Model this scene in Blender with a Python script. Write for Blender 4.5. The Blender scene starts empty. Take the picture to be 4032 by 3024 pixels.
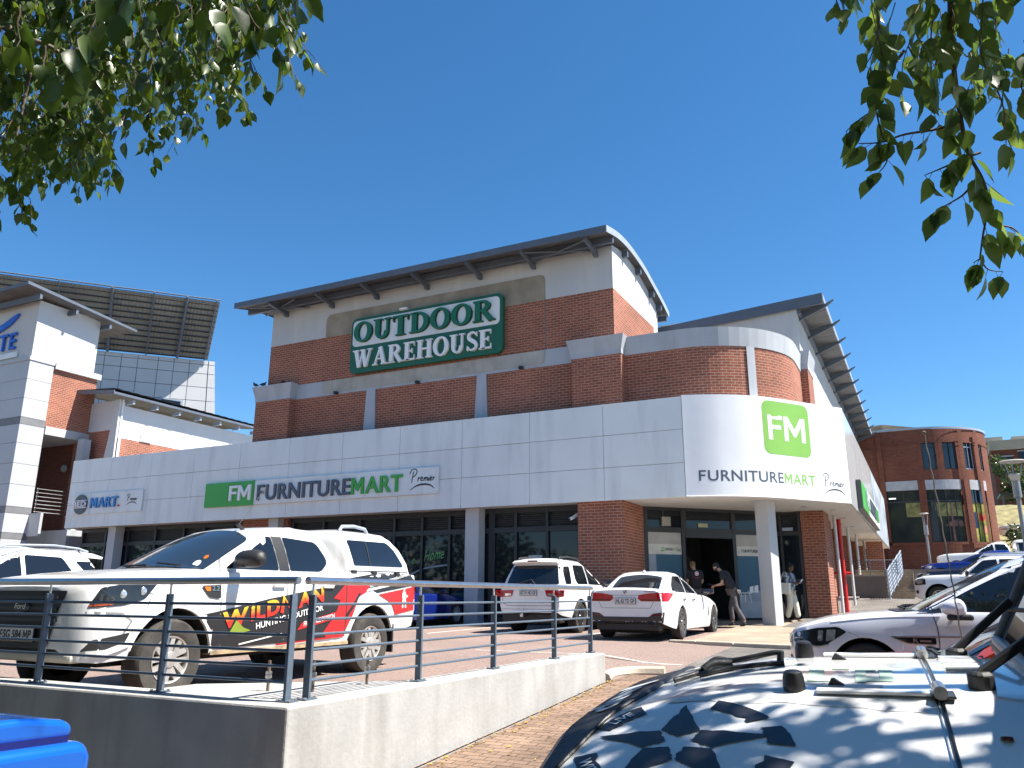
import bpy, bmesh, math, random
import numpy as np
from mathutils import Vector, Matrix
from mathutils.bvhtree import BVHTree
rnd = random.Random(7)
S = bpy.context.scene
COL = S.collection
rad = math.radians

# ---------------------------------------------------------------- camera, sky, sun, exposure
PITCH, YAW, ROLL, FOC, EYE = rad(14.85), rad(26.92), rad(0.254), 3140.0, 1.15
_h = Vector((-math.sin(YAW)*math.cos(PITCH), math.cos(YAW)*math.cos(PITCH), math.sin(PITCH)))
_r = Vector((math.cos(YAW), math.sin(YAW), 0)); _u = _r.cross(_h)
CR = _r*math.cos(ROLL) + _u*math.sin(ROLL); CU = -_r*math.sin(ROLL) + _u*math.cos(ROLL); CH = _h
CAMP = Vector((0, 0, EYE))
cam = bpy.data.cameras.new("camera"); cam_o = bpy.data.objects.new("camera", cam); COL.objects.link(cam_o)
cam.sensor_width = 36; cam.lens = FOC/4032*36; cam.clip_start = 0.05; cam.clip_end = 3000
M = Matrix((CR, CU, -CH)).transposed().to_4x4(); M.translation = CAMP; cam_o.matrix_world = M
S.camera = cam_o

SUN_EL, SUN_AZ = rad(57), rad(14)          # azimuth from +X towards +Y
w = bpy.data.worlds.new("World"); S.world = w; w.use_nodes = True
nt = w.node_tree; nt.nodes.clear()
sky = nt.nodes.new('ShaderNodeTexSky'); sky.sky_type = 'NISHITA'; sky.sun_disc = False
sky.sun_elevation = SUN_EL; sky.sun_rotation = math.pi/2 - SUN_AZ
sky.altitude = 1400; sky.air_density = 1.0; sky.dust_density = 0.1; sky.ozone_density = 4.0
bg = nt.nodes.new('ShaderNodeBackground'); bg.inputs[1].default_value = 0.065
wo = nt.nodes.new('ShaderNodeOutputWorld')
hs = nt.nodes.new('ShaderNodeHueSaturation'); hs.inputs['Saturation'].default_value = 1.22; hs.inputs['Value'].default_value = 1.2; hs.inputs['Hue'].default_value = .496
nt.links.new(sky.outputs[0], hs.inputs['Color']); nt.links.new(hs.outputs[0], bg.inputs[0]); nt.links.new(bg.outputs[0], wo.inputs[0])
sl = bpy.data.lights.new("sun", 'SUN'); sl.energy = 5.0; sl.angle = rad(0.5); sl.color = (1, .95, .87)
so = bpy.data.objects.new("sun", sl); COL.objects.link(so)
SUND = Vector((math.cos(SUN_EL)*math.cos(SUN_AZ), math.cos(SUN_EL)*math.sin(SUN_AZ), math.sin(SUN_EL)))
so.rotation_euler = (-SUND).to_track_quat('-Z', 'Y').to_euler(); so.location = SUND*60
S.view_settings.view_transform = 'Standard'; S.view_settings.look = 'None'
S.view_settings.exposure = 1.35; S.view_settings.gamma = 1.0

# ---------------------------------------------------------------- helpers
def ray(x, y): return CR*((x-2016)/FOC) + CU*(-(y-1512)/FOC) + CH
def at(x, y, d): return CAMP + ray(x, y)*d                     # photo pixel at a depth
def atz(x, y, z):
    d = ray(x, y); return CAMP + d*((z-EYE)/d.z)
def aty(x, y, Y):
    d = ray(x, y); return CAMP + d*(Y/d.y)
def pix(p):
    v = Vector(p)-CAMP; c = v.dot(CH)
    return (2016+FOC*v.dot(CR)/c, 1512-FOC*v.dot(CU)/c, c)

def wloc(o):
    l = Vector((0, 0, 0))
    while o is not None: l = l + Vector(o.location); o = o.parent
    return l
def props(o, label=None, cat=None, group=None, kind=None):
    if label: o['label'] = label
    if cat: o['category'] = cat
    if group: o['group'] = group
    if kind: o['kind'] = kind
    return o
def thing(name, label, cat, loc=(0, 0, 0), rz=0, group=None):
    o = bpy.data.objects.new(name, None); COL.objects.link(o); o.empty_display_size = .2
    o.location = loc; o.rotation_euler = (0, 0, rz)
    return props(o, label, cat, group)

class MB:
    def __init__(s): s.v = []; s.f = []; s.uv = {}; s.mi = {}
    def add(s, p): s.v.append(tuple(p)); return len(s.v)-1
    def poly(s, pts, uv=None, mi=0):
        i = [s.add(p) for p in pts]; s.f.append(i)
        if uv: s.uv[len(s.f)-1] = uv
        if mi: s.mi[len(s.f)-1] = mi
        return i
    def box(s, a, b, mi=0):
        x0, y0, z0 = [min(p, q) for p, q in zip(a, b)]; x1, y1, z1 = [max(p, q) for p, q in zip(a, b)]
        s.obox(((x0+x1)/2, (y0+y1)/2, (z0+z1)/2), (1, 0, 0), (0, 1, 0), (0, 0, 1), x1-x0, y1-y0, z1-z0, mi)
    def obox(s, c, ax, ay, az, lx, ly, lz, mi=0):
        c = Vector(c); ax = Vector(ax)*lx/2; ay = Vector(ay)*ly/2; az = Vector(az)*lz/2
        k = len(s.v)
        for dx, dy, dz in ((-1,-1,-1),(1,-1,-1),(1,1,-1),(-1,1,-1),(-1,-1,1),(1,-1,1),(1,1,1),(-1,1,1)):
            s.add(c+ax*dx+ay*dy+az*dz)
        for q in ((0,3,2,1),(4,5,6,7),(0,1,5,4),(1,2,6,5),(2,3,7,6),(3,0,4,7)):
            s.f.append([k+j for j in q])
            if mi: s.mi[len(s.f)-1] = mi
    def prism(s, pts, o, r, u, n, d0, d1, mi=0, back=True):
        """2D polygon in frame (o,r,u), from depth d0 to d1 along n"""
        o, r, u, n = Vector(o), Vector(r), Vector(u), Vector(n); k = len(s.v); N = len(pts)
        for d in (d0, d1):
            for x, y in pts: s.add(o+r*x+u*y+n*d)
        a = sum(pts[i][0]*pts[(i+1) % N][1]-pts[(i+1) % N][0]*pts[i][1] for i in range(N))
        flip = (a < 0) != (r.cross(u).dot(n)*(d1-d0) < 0)
        def F(l): s.f.append(l[::-1] if flip else l); s.mi[len(s.f)-1] = mi
        F([k+N+i for i in range(N)])
        if back: F([k+N-1-i for i in range(N)])
        for i in range(N): j = (i+1) % N; F([k+i, k+j, k+N+j, k+N+i])
    def strip(s, path, z0, z1, mi=0, u0=0.0, flip=False):
        """vertical wall along a plan path with running-length UVs"""
        u = u0
        for a, b in zip(path[:-1], path[1:]):
            L = math.hypot(b[0]-a[0], b[1]-a[1])
            q = [(a[0],a[1],z0),(b[0],b[1],z0),(b[0],b[1],z1),(a[0],a[1],z1)]; t = [(u,z0),(u+L,z0),(u+L,z1),(u,z1)]
            if flip: q.reverse(); t.reverse()
            s.poly(q, t, mi); u += L
    def tube(s, path, r, n=10, mi=0, caps=True):
        P = [Vector(p) for p in path]; rs = r if hasattr(r, '__len__') else [r]*len(P); rings = []
        up = None
        for i, p in enumerate(P):
            t = (P[min(i+1, len(P)-1)]-P[max(i-1, 0)]).normalized()
            if up is None: up = Vector((0, 0, 1)) if abs(t.z) < .9 else Vector((1, 0, 0))
            a = t.cross(up)
            if a.length < 1e-5: a = t.orthogonal()
            a.normalize(); b = a.cross(t).normalized(); up = b
            rings.append([s.add(p+(a*math.cos(2*math.pi*k/n)+b*math.sin(2*math.pi*k/n))*rs[i]) for k in range(n)])
        for A, B in zip(rings[:-1], rings[1:]):
            for k in range(n):
                s.f.append([A[k], B[k], B[(k+1) % n], A[(k+1) % n]]); s.mi[len(s.f)-1] = mi
        if caps:
            s.f.append(rings[0]); s.mi[len(s.f)-1] = mi
            s.f.append(rings[-1][::-1]); s.mi[len(s.f)-1] = mi
    def lathe(s, prof, c, ax, n=24, mi=0, cap=False):
        """profile of (radius, along) around axis ax through c"""
        ax = Vector(ax).normalized(); c = Vector(c); a = ax.orthogonal().normalized(); b = ax.cross(a); R = []
        for r, t in prof: R.append([s.add(c+ax*t+(a*math.cos(2*math.pi*k/n)+b*math.sin(2*math.pi*k/n))*r) for k in range(n)])
        for A, B in zip(R[:-1], R[1:]):
            for k in range(n): s.f.append([A[k], A[(k+1) % n], B[(k+1) % n], B[k]]); s.mi[len(s.f)-1] = mi
        if cap:
            s.f.append(R[0][::-1]); s.f.append(R[-1]); s.mi[len(s.f)-1] = mi; s.mi[len(s.f)-2] = mi
    def grid(s, rows, mi=0, close=False):
        ids = [[s.add(p) for p in r] for r in rows]
        for A, B in zip(ids[:-1], ids[1:]):
            n = len(A)
            for k in range(n if close else n-1):
                s.f.append([A[k], A[(k+1) % n], B[(k+1) % n], B[k]]); s.mi[len(s.f)-1] = mi
        return ids
    def mesh(s, name, mats, off=(0, 0, 0), smooth=None, recalc=False):
        me = bpy.data.meshes.new(name); off = Vector(off)
        me.from_pydata([Vector(p)-off for p in s.v], [], s.f)
        for m in (mats if isinstance(mats, (list, tuple)) else [mats]): me.materials.append(m)
        uvl = me.uv_layers.new(name='UVMap')
        for i, p in enumerate(me.polygons):
            p.material_index = s.mi.get(i, 0); t = s.uv.get(i)
            if t is None:
                n = p.normal
                if abs(n.z) > .75: t = [(s.v[j][0], s.v[j][1]) for j in s.f[i]]
                else:
                    l = math.hypot(n.x, n.y) or 1; tx, ty = -n.y/l, n.x/l
                    t = [(s.v[j][0]*tx+s.v[j][1]*ty, s.v[j][2]) for j in s.f[i]]
            for k, li in enumerate(p.loop_indices): uvl.data[li].uv = t[k]
        if recalc:
            bm = bmesh.new(); bm.from_mesh(me); bmesh.ops.remove_doubles(bm, verts=bm.verts, dist=1e-5)
            bmesh.ops.recalc_face_normals(bm, faces=bm.faces); bm.to_mesh(me); bm.free()
        if smooth is not None:
            me.shade_smooth(); me.set_sharp_from_angle(angle=rad(smooth))
        me.update(); return me
    def build(s, name, mats, parent=None, world=True, smooth=None, bevel=0, recalc=False):
        me = s.mesh(name, mats, wloc(parent) if (parent is not None and world) else (0, 0, 0), smooth, recalc)
        o = bpy.data.objects.new(name, me); COL.objects.link(o)
        if parent is not None: o.parent = parent
        if bevel:
            m = o.modifiers.new('bevel', 'BEVEL'); m.width = bevel; m.segments = 2; m.limit_method = 'ANGLE'; m.angle_limit = rad(40)
        return o

def smooth_path(pts, n=6):
    out = []; P = [Vector(p) for p in pts]
    for i in range(len(P)-1):
        p0 = P[max(i-1, 0)]; p1 = P[i]; p2 = P[i+1]; p3 = P[min(i+2, len(P)-1)]
        for k in range(n):
            t = k/n; out.append(.5*((2*p1)+(p2-p0)*t+(2*p0-5*p1+4*p2-p3)*t*t+(3*p1-p0-3*p2+p3)*t**3))
    out.append(P[-1]); return out

# ---------------------------------------------------------------- materials
def mat(name, col, rough=.6, metal=0.0, var=.12, vs=3.0, bump=0.0, bs=40.0, spec=.5, coat=0.0, stretch=(1, 1, 1), uv=False, dirt=None, ds=1.0, emit=None, detail=4.0):
    m = bpy.data.materials.new(name); m.use_nodes = True; t = m.node_tree; N = t.nodes; L = t.links
    b = N['Principled BSDF']; b.inputs['Roughness'].default_value = rough; b.inputs['Metallic'].default_value = metal
    b.inputs['Specular IOR Level'].default_value = spec; b.inputs['Coat Weight'].default_value = coat; b.inputs['Coat Roughness'].default_value = .04
    tc = N.new('ShaderNodeTexCoord'); mp = N.new('ShaderNodeMapping'); mp.inputs['Scale'].default_value = stretch
    L.new(tc.outputs['UV' if uv else 'Object'], mp.inputs[0])
    c = (*col, 1)
    b.inputs['Base Color'].default_value = c
    src = None
    if var:
        nz = N.new('ShaderNodeTexNoise'); nz.inputs['Scale'].default_value = vs; nz.inputs['Detail'].default_value = detail; L.new(mp.outputs[0], nz.inputs[0])
        r = N.new('ShaderNodeValToRGB'); r.color_ramp.elements[0].position = .3; r.color_ramp.elements[1].position = .7
        r.color_ramp.elements[0].color = (*[x*(1-var) for x in col], 1); r.color_ramp.elements[1].color = (*[min(1, x*(1+var)) for x in col], 1)
        L.new(nz.outputs[0], r.inputs[0]); src = r.outputs[0]
    if dirt:
        dm = N.new('ShaderNodeMapping'); dm.inputs['Scale'].default_value = (ds*2.2, ds*2.2, ds*.35); L.new(tc.outputs['Object'], dm.inputs[0])
        nz = N.new('ShaderNodeTexNoise'); nz.inputs['Scale'].default_value = 1.6; nz.inputs['Detail'].default_value = 7; L.new(dm.outputs[0], nz.inputs[0])
        r = N.new('ShaderNodeValToRGB'); r.color_ramp.elements[0].position = .48; r.color_ramp.elements[1].position = .78
        r.color_ramp.elements[0].color = (0, 0, 0, 1); r.color_ramp.elements[1].color = (.75, .75, .75, 1); L.new(nz.outputs[0], r.inputs[0])
        mx = N.new('ShaderNodeMixRGB'); mx.inputs[2].default_value = (*dirt, 1); L.new(r.outputs[0], mx.inputs[0])
        if src: L.new(src, mx.inputs[1])
        else: mx.inputs[1].default_value = c
        src = mx.outputs[0]
    if src: L.new(src, b.inputs['Base Color'])
    if bump:
        nz = N.new('ShaderNodeTexNoise'); nz.inputs['Scale'].default_value = bs; nz.inputs['Detail'].default_value = 5; L.new(mp.outputs[0], nz.inputs[0])
        bp = N.new('ShaderNodeBump'); bp.inputs['Strength'].default_value = bump; bp.inputs['Distance'].default_value = .02
        L.new(nz.outputs[0], bp.inputs['Height']); L.new(bp.outputs[0], b.inputs['Normal'])
    if emit: b.inputs['Emission Color'].default_value = c; b.inputs['Emission Strength'].default_value = emit
    return m
def brickmat(name, c1, c2, mortar, bw=.232, bh=.0857, ms=.011, rough=.85, offset=.5, bump=.5, scale2=.5, var=.35, fine=60):
    m = bpy.data.materials.new(name); m.use_nodes = True; t = m.node_tree; N = t.nodes; L = t.links
    b = N['Principled BSDF']; b.inputs['Roughness'].default_value = rough; b.inputs['Specular IOR Level'].default_value = .3
    tc = N.new('ShaderNodeTexCoord'); br = N.new('ShaderNodeTexBrick'); br.offset = offset
    br.inputs['Scale'].default_value = 1; br.inputs['Brick Width'].default_value = bw; br.inputs['Row Height'].default_value = bh
    br.inputs['Mortar Size'].default_value = ms; br.inputs['Mortar Smooth'].default_value = .25; br.inputs['Bias'].default_value = -.2
    br.inputs['Color1'].default_value = (*c1, 1); br.inputs['Color2'].default_value = (*c2, 1); br.inputs['Mortar'].default_value = (*mortar, 1)
    wn = N.new('ShaderNodeTexNoise'); wn.inputs['Scale'].default_value = 7; wn.inputs['Detail'].default_value = 3; L.new(tc.outputs['UV'], wn.inputs[0])
    wm = N.new('ShaderNodeMixRGB'); wm.blend_type = 'ADD'; wm.inputs[0].default_value = .012; L.new(tc.outputs['UV'], wm.inputs[1]); L.new(wn.outputs['Color'], wm.inputs[2])
    L.new(wm.outputs[0], br.inputs[0])
    nz = N.new('ShaderNodeTexNoise'); nz.inputs['Scale'].default_value = scale2; nz.inputs['Detail'].default_value = 8; nz.inputs['Roughness'].default_value = .65; L.new(tc.outputs['UV'], nz.inputs[0])
    r = N.new('ShaderNodeValToRGB'); r.color_ramp.elements[0].position = .3; r.color_ramp.elements[1].position = .72
    r.color_ramp.elements[0].color = (1-var, 1-var, 1-var, 1); r.color_ramp.elements[1].color = (1+var*.4, 1+var*.4, 1+var*.4, 1); L.new(nz.outputs[0], r.inputs[0])
    mx = N.new('ShaderNodeMixRGB'); mx.blend_type = 'MULTIPLY'; mx.inputs[0].default_value = 1; L.new(br.outputs[0], mx.inputs[1]); L.new(r.outputs[0], mx.inputs[2])
    n2 = N.new('ShaderNodeTexNoise'); n2.inputs['Scale'].default_value = fine; n2.inputs['Detail'].default_value = 4; L.new(tc.outputs['UV'], n2.inputs[0])
    r2 = N.new('ShaderNodeValToRGB'); r2.color_ramp.elements[0].position = .25; r2.color_ramp.elements[1].position = .75
    r2.color_ramp.elements[0].color = (.72, .72, .72, 1); r2.color_ramp.elements[1].color = (1.2, 1.2, 1.2, 1); L.new(n2.outputs[0], r2.inputs[0])
    m2 = N.new('ShaderNodeMixRGB'); m2.blend_type = 'MULTIPLY'; m2.inputs[0].default_value = .8; L.new(mx.outputs[0], m2.inputs[1]); L.new(r2.outputs[0], m2.inputs[2])
    L.new(m2.outputs[0], b.inputs['Base Color'])
    iv = N.new('ShaderNodeMath'); iv.operation = 'SUBTRACT'; iv.inputs[0].default_value = 1; L.new(br.outputs['Fac'], iv.inputs[1])
    ad = N.new('ShaderNodeMath'); ad.operation = 'MULTIPLY_ADD'; L.new(n2.outputs[0], ad.inputs[0]); ad.inputs[1].default_value = .35; L.new(iv.outputs[0], ad.inputs[2])
    bp = N.new('ShaderNodeBump'); bp.inputs['Strength'].default_value = bump; bp.inputs['Distance'].default_value = .012
    L.new(ad.outputs[0], bp.inputs['Height']); L.new(bp.outputs[0], b.inputs['Normal'])
    return m
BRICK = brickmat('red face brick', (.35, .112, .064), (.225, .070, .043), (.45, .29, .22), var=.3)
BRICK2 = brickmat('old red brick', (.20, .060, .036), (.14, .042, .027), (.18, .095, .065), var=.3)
PAVER = brickmat('brick path pavers', (.28, .185, .13), (.20, .13, .09), (.08, .06, .045), bw=.21, bh=.105, ms=.006, scale2=1.4, var=.5, bump=.8, fine=45)
COBBLE = brickmat('grey road pavers', (.22, .20, .18), (.165, .148, .133), (.07, .06, .055), bw=.21, bh=.105, ms=.007, scale2=.8, var=.45, bump=.8)
BEIGE = brickmat('beige pavers', (.38, .31, .23), (.315, .255, .185), (.20, .16, .12), bw=.2, bh=.1, ms=.005, scale2=.9, var=.35, bump=.5)
PANEL = mat('white cladding panel', (.72, .735, .725), .38, var=.04, vs=.7, dirt=(.55, .555, .55), ds=.7)
JOINT = mat('dark joint', (.13, .13, .14), .8, var=0)
VINYL = mat('white printed vinyl', (.76, .76, .77), .35, var=.03, vs=1.2, bump=.25, bs=1.5)
WHITEP = mat('white plaster', (.47, .475, .485), .8, var=.05, vs=.8, bump=.1, bs=60, dirt=(.58, .57, .55), ds=.6)
GREYP = mat('grey plaster', (.40, .425, .46), .8, var=.06, vs=1, bump=.12, bs=60, dirt=(.30, .31, .33), ds=.7)
SOFF = mat('soffit board', (.62, .60, .57), .8, var=.05)
PATCH = mat('old sign plaster patch', (.30, .255, .20), .9, var=.22, vs=1.6, bump=.2, bs=30, dirt=(.21, .18, .14), ds=.9)
PATCHL = mat('pale plaster patch', (.40, .375, .33), .9, var=.15, vs=1.6, bump=.2, bs=30, dirt=(.30, .27, .22), ds=.9)
STEEL = mat('dark blue grey steel', (.095, .115, .15), .5, var=.08)
STEELL = mat('grey blue steel edge', (.30, .34, .40), .45, var=.06)
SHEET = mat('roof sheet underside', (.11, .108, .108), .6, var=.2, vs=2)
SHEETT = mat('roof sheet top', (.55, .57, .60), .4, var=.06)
DARKG = mat('dark window frame', (.022, .024, .028), .45, var=0)
GLASS = mat('shop glass', (.010, .014, .020), .03, var=0, spec=.4)
GLASSB = mat('bluish tower glass', (.016, .022, .03), .05, var=0, spec=.8)
CONC = mat('painted concrete', (.36, .355, .34), .85, var=.12, vs=2.5, bump=.2, bs=25, dirt=(.22, .212, .195), ds=1.3)
CONCF = mat('grey column paint', (.46, .47, .48), .75, var=.05, vs=1.5, bump=.15, bs=50)
KERB = mat('kerb concrete', (.42, .36, .28), .9, var=.12, vs=4, bump=.3, bs=40)
RED = mat('red painted pipe', (.55, .015, .015), .4, var=.05)
GRASS = mat('dry grass', (.21, .18, .08), .95, var=.4, vs=1.5, bump=.5, bs=8)
RAILM = mat('railing paint', (.085, .115, .15), .42, var=.1, vs=20)
CHROME = mat('brushed stainless', (.56, .56, .57), .28, metal=1, var=.08, vs=8)
def asphalt():
    m = mat('pinkish asphalt', (.25, .185, .158), .92, var=.10, vs=.5, bump=.7, bs=160)
    t = m.node_tree; N = t.nodes; L = t.links; b = N['Principled BSDF']
    src = b.inputs['Base Color'].links[0].from_socket
    tc = N.new('ShaderNodeTexCoord'); v = N.new('ShaderNodeTexNoise'); v.inputs['Scale'].default_value = 38; v.inputs['Detail'].default_value = 6; v.inputs['Roughness'].default_value = .7; L.new(tc.outputs['Object'], v.inputs[0])
    r = N.new('ShaderNodeValToRGB'); e = r.color_ramp.elements; e[0].position = .36; e[1].position = .64
    e[0].color = (.55, .53, .52, 1); e[1].color = (1.45, 1.4, 1.38, 1); L.new(v.outputs[0], r.inputs[0])
    mx = N.new('ShaderNodeMixRGB'); mx.blend_type = 'MULTIPLY'; mx.inputs[0].default_value = 1; L.new(src, mx.inputs[1]); L.new(r.outputs[0], mx.inputs[2])
    L.new(mx.outputs[0], b.inputs['Base Color']); return m
ASPH = asphalt()

# ---------------------------------------------------------------- text
TXT = {}
def text2d(s, bold=0.0, spacing=1.0, res=4):
    """built-in font outline as a flat mesh: verts (x,y), faces; cap height 1, starts at x=0"""
    key = (s, bold, spacing)
    if key in TXT: return TXT[key]
    if bold and ('M' in s or 'F' in s) and len(s) < 16:      # the offset outlines of M and F close up: draw these letters by hand
        V, F, B, x, gap, i = [], [], [], 0.0, .13*spacing, 0
        while i < len(s):
            if s[i] == 'M':
                t = .16+bold; q = [(0, 0), (0, 1), (t*1.1, 1), (.46, .50), (.92-t*1.1, 1), (.92, 1), (.92, 0), (.92-t, 0), (.92-t, .66), (.50, .20), (.42, .20), (t, .66), (t, 0)]
                k = len(V); V += [(x+a, b) for a, b in q]; tri = [(0, 1, 11, 12), (1, 2, 11), (2, 3, 10, 11), (3, 9, 10), (3, 4, 8, 9), (4, 5, 8), (5, 6, 7, 8)]
                F += [[k+j for j in f][::-1] for f in tri]; B += [(k+(j+1) % 13, k+j) for j in range(13)]; x += .92; i += 1
            elif s[i] == 'F':
                t = .15+bold; q = [(0, 0), (0, 1), (.60, 1), (.60, 1-t), (t, 1-t), (t, .60), (.53, .60), (.53, .60-t), (t, .60-t), (t, 0)]; k = len(V); V += [(x+a, b) for a, b in q]
                F += [[k+j for j in f][::-1] for f in ((0, 1, 4, 5, 8, 9), (1, 2, 3, 4), (5, 6, 7, 8))]; B += [(k+(j+1) % 10, k+j) for j in range(10)]; x += .60; i += 1
            elif s[i] == ' ': x += .3; i += 1; continue
            else:
                j = i
                while j < len(s) and s[j] not in 'MF ': j += 1
                v, f, b, w_ = text2d(s[i:j], bold, spacing); k = len(V); V += [(x+a, c) for a, c in v]; F += [[k+q for q in p] for p in f]; B += [(k+p, k+q) for p, q in b]; x += w_; i = j
            if i < len(s): x += gap
        TXT[key] = (V, F, B, x); return TXT[key]
    c = bpy.data.curves.new('t', 'FONT'); c.body = s; c.size = 1; c.offset = bold; c.space_character = spacing; c.resolution_u = res
    c.fill_mode = 'FRONT'
    o = bpy.data.objects.new('t', c); me = bpy.data.meshes.new_from_object(o)
    V = [(v.co.x, v.co.y) for v in me.vertices]; F = [list(p.vertices) for p in me.polygons]
    E = {}
    for f in F:
        for i in range(len(f)):
            k = (f[i], f[(i+1) % len(f)]); E[k] = E.get(k, 0)+1
    B = [k for k in E if (k[1], k[0]) not in E]
    bpy.data.objects.remove(o); bpy.data.curves.remove(c); bpy.data.meshes.remove(me)
    cH = CAPH[bold] if bold in CAPH else None
    x0 = min(v[0] for v in V); x1 = max(v[0] for v in V)
    if cH is None:
        CAPH[bold] = 1; hv, _, _, _ = text2d('H', bold); cH = max(v[1] for v in hv)-min(v[1] for v in hv); CAPH[bold] = cH
        y0 = min(v[1] for v in hv); TXT.clear(); CAPY[bold] = y0
    V = [((v[0]-x0)/cH, (v[1]-CAPY.get(bold, 0))/cH) for v in V]
    TXT[key] = (V, F, B, (x1-x0)/cH); return TXT[key]
CAPH = {}; CAPY = {}
text2d('A', 0.0)
def put_text(mb, s, fn, W=None, H=1.0, d0=0.0, d1=None, bold=0.0, spacing=1.0, mi=0, shear=0.0, center=False):
    """fn(x,y,d)->3D; text scaled to cap height H and total width W; d1 gives it thickness"""
    V, F, B, w0 = text2d(s, bold, spacing); sx = (W/w0) if W else H
    k = len(mb.v); top = d1 if d1 is not None else d0; ox = -w0*sx/2 if center else 0
    for x, y in V: mb.add(fn(ox+x*sx+y*H*shear, y*H, top))
    for f in F: mb.f.append([k+i for i in f]); mb.mi[len(mb.f)-1] = mi
    if d1 is not None:
        q = len(mb.v)
        for x, y in V: mb.add(fn(ox+x*sx+y*H*shear, y*H, d0))
        for a, b in B: mb.f.append([k+b, k+a, q+a, q+b]); mb.mi[len(mb.f)-1] = mi
    return w0*sx
def flat(o, r, u):
    o, r, u = Vector(o), Vector(r).normalized(), Vector(u).normalized(); n = r.cross(u)
    return lambda x, y, d: o+r*x+u*y+n*d
def ribbon(mb, pts, wd, fn, d0, d1, mi=0):
    """thick stroke along 2D pts; wd scalar or list"""
    P = [Vector((p[0], p[1])) for p in pts]; W = wd if hasattr(wd, '__len__') else [wd]*len(P); Lf = []; Rt = []
    for i, p in enumerate(P):
        t = P[min(i+1, len(P)-1)]-P[max(i-1, 0)]; t.normalize(); nn = Vector((-t.y, t.x))*W[i]/2
        Lf.append(p+nn); Rt.append(p-nn)
    rows = []
    for d in (d0, d1):
        rows.append([mb.add(fn(q.x, q.y, d)) for q in Lf]); rows.append([mb.add(fn(q.x, q.y, d)) for q in Rt])
    l0, r0, l1, r1 = rows
    for i in range(len(P)-1):
        for q in ([r1[i], r1[i+1], l1[i+1], l1[i]], [l0[i], l1[i], l1[i+1], l0[i+1]], [r0[i], r0[i+1], r1[i+1], r1[i]]):
            mb.f.append(q); mb.mi[len(mb.f)-1] = mi
    mb.f.append([l0[0], r0[0], r1[0], l1[0]]); mb.f.append([l0[-1], l1[-1], r1[-1], r0[-1]])
    mb.mi[len(mb.f)-1] = mi; mb.mi[len(mb.f)-2] = mi
def premier(mb, fn, W, d0, d1, mi=0, t=.018):
    """the handwritten word and its swoosh, W wide"""
    k = W; st = [
     [(.10, .10), (.13, .30), (.17, .48)], [(.02, .40), (.08, .52), (.20, .56), (.30, .50), (.27, .38), (.17, .30), (.13, .31)],
     [(.34, .14), (.37, .27), (.37, .22), (.43, .27)], [(.46, .20), (.53, .23), (.50, .28), (.46, .23), (.48, .15), (.55, .17)],
     [(.58, .14), (.60, .26), (.61, .21), (.66, .26), (.66, .14), (.67, .22), (.72, .25), (.73, .13)], [(.77, .24), (.77, .15), (.80, .16)], [(.78, .31), (.785, .325)],
     [(.82, .19), (.88, .22), (.86, .27), (.82, .22), (.84, .14), (.90, .17)], [(.93, .14), (.95, .26), (.95, .21), (1.0, .25)]]
    for s in st:
        q = [(v.x, v.y) for v in smooth_path([(x*k, y*k, 0) for x, y in s], 4)]; ribbon(mb, q, t*k, fn, d0, d1, mi)
    sw = [(v.x, v.y) for v in smooth_path([(.04*k, -.14*k, 0), (.3*k, -.01*k, 0), (.6*k, .03*k, 0), (.85*k, -.02*k, 0), (1.0*k, -.13*k, 0)], 6)]
    ribbon(mb, sw, [t*k*(.4+1.6*math.sin(math.pi*i/(len(sw)-1))) for i in range(len(sw))], fn, d0, d1, mi)
def rrect(x0, y0, x1, y1, r, n=5):
    out = []
    for cx, cy, a in ((x1-r, y0+r, -90), (x1-r, y1-r, 0), (x0+r, y1-r, 90), (x0+r, y0+r, 180)):
        for k in range(n+1): t = rad(a+90*k/n); out.append((cx+r*math.cos(t), cy+r*math.sin(t)))
    return out
def roundpoly(pts, r, n=4):
    out = []; N = len(pts)
    for i in range(N):
        p = Vector(pts[i][:2]); a = Vector(pts[i-1][:2])-p; b = Vector(pts[(i+1) % N][:2])-p
        rr = pts[i][2] if len(pts[i]) > 2 else r
        rr = min(rr, a.length*.45, b.length*.45); A = p+a.normalized()*rr; B = p+b.normalized()*rr
        for k in range(n+1):
            t = k/n; q = A*(1-t)**2+p*2*t*(1-t)+B*t*t; out.append((q.x, q.y))
    return out
# ---------------------------------------------------------------- ground
def z_lot(y): return .11+.012*(y-7)
def z_lane(y):
    if y < 11: return -.68+.062*y
    if y < 32: return .002+.03*(y-11)
    return .632+.08*(y-32)
def sstep(a, b, x): t = min(1, max(0, (x-a)/(b-a))); return t*t*(3-2*t)
def z_at(x, y):
    if y < 4.8 or (y < 11.15 and x > -4.1): return z_lane(y)
    return z_lot(y)+(z_lane(y)-z_lot(y))*sstep(-5.2, -4.05, x)
def frange(a, b, n): return [a+(b-a)*i/n for i in range(n+1)]
def sheet(name, xs, ys, m, dz, zf=z_at, lim=None):
    mb = MB(); mb.grid([[(x, y, zf(x, y)+dz) for x in xs] for y in ys]); 
    if lim: mb.f = [f for f in mb.f if lim(*[sum(mb.v[i][k] for i in f)/4 for k in (0, 1)])]
    me_o = mb.build(name, m, smooth=60); return props(me_o, kind='structure')
GROUND = mat('far ground', (.19, .155, .095), .95, var=.35, vs=.4, bump=.3, bs=5)
def z_far(x, y):
    z = min(z_lot(min(y, 22)), z_lane(y)) if x < 0 else z_lane(min(y, 75))
    if x < -4: z = min(z, .29)
    d = max(0, y-75); hill = 9*sstep(78, 150, y)*sstep(-20, 30, x) + 5*sstep(150, 400, y)
    return z+hill-.30
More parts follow.
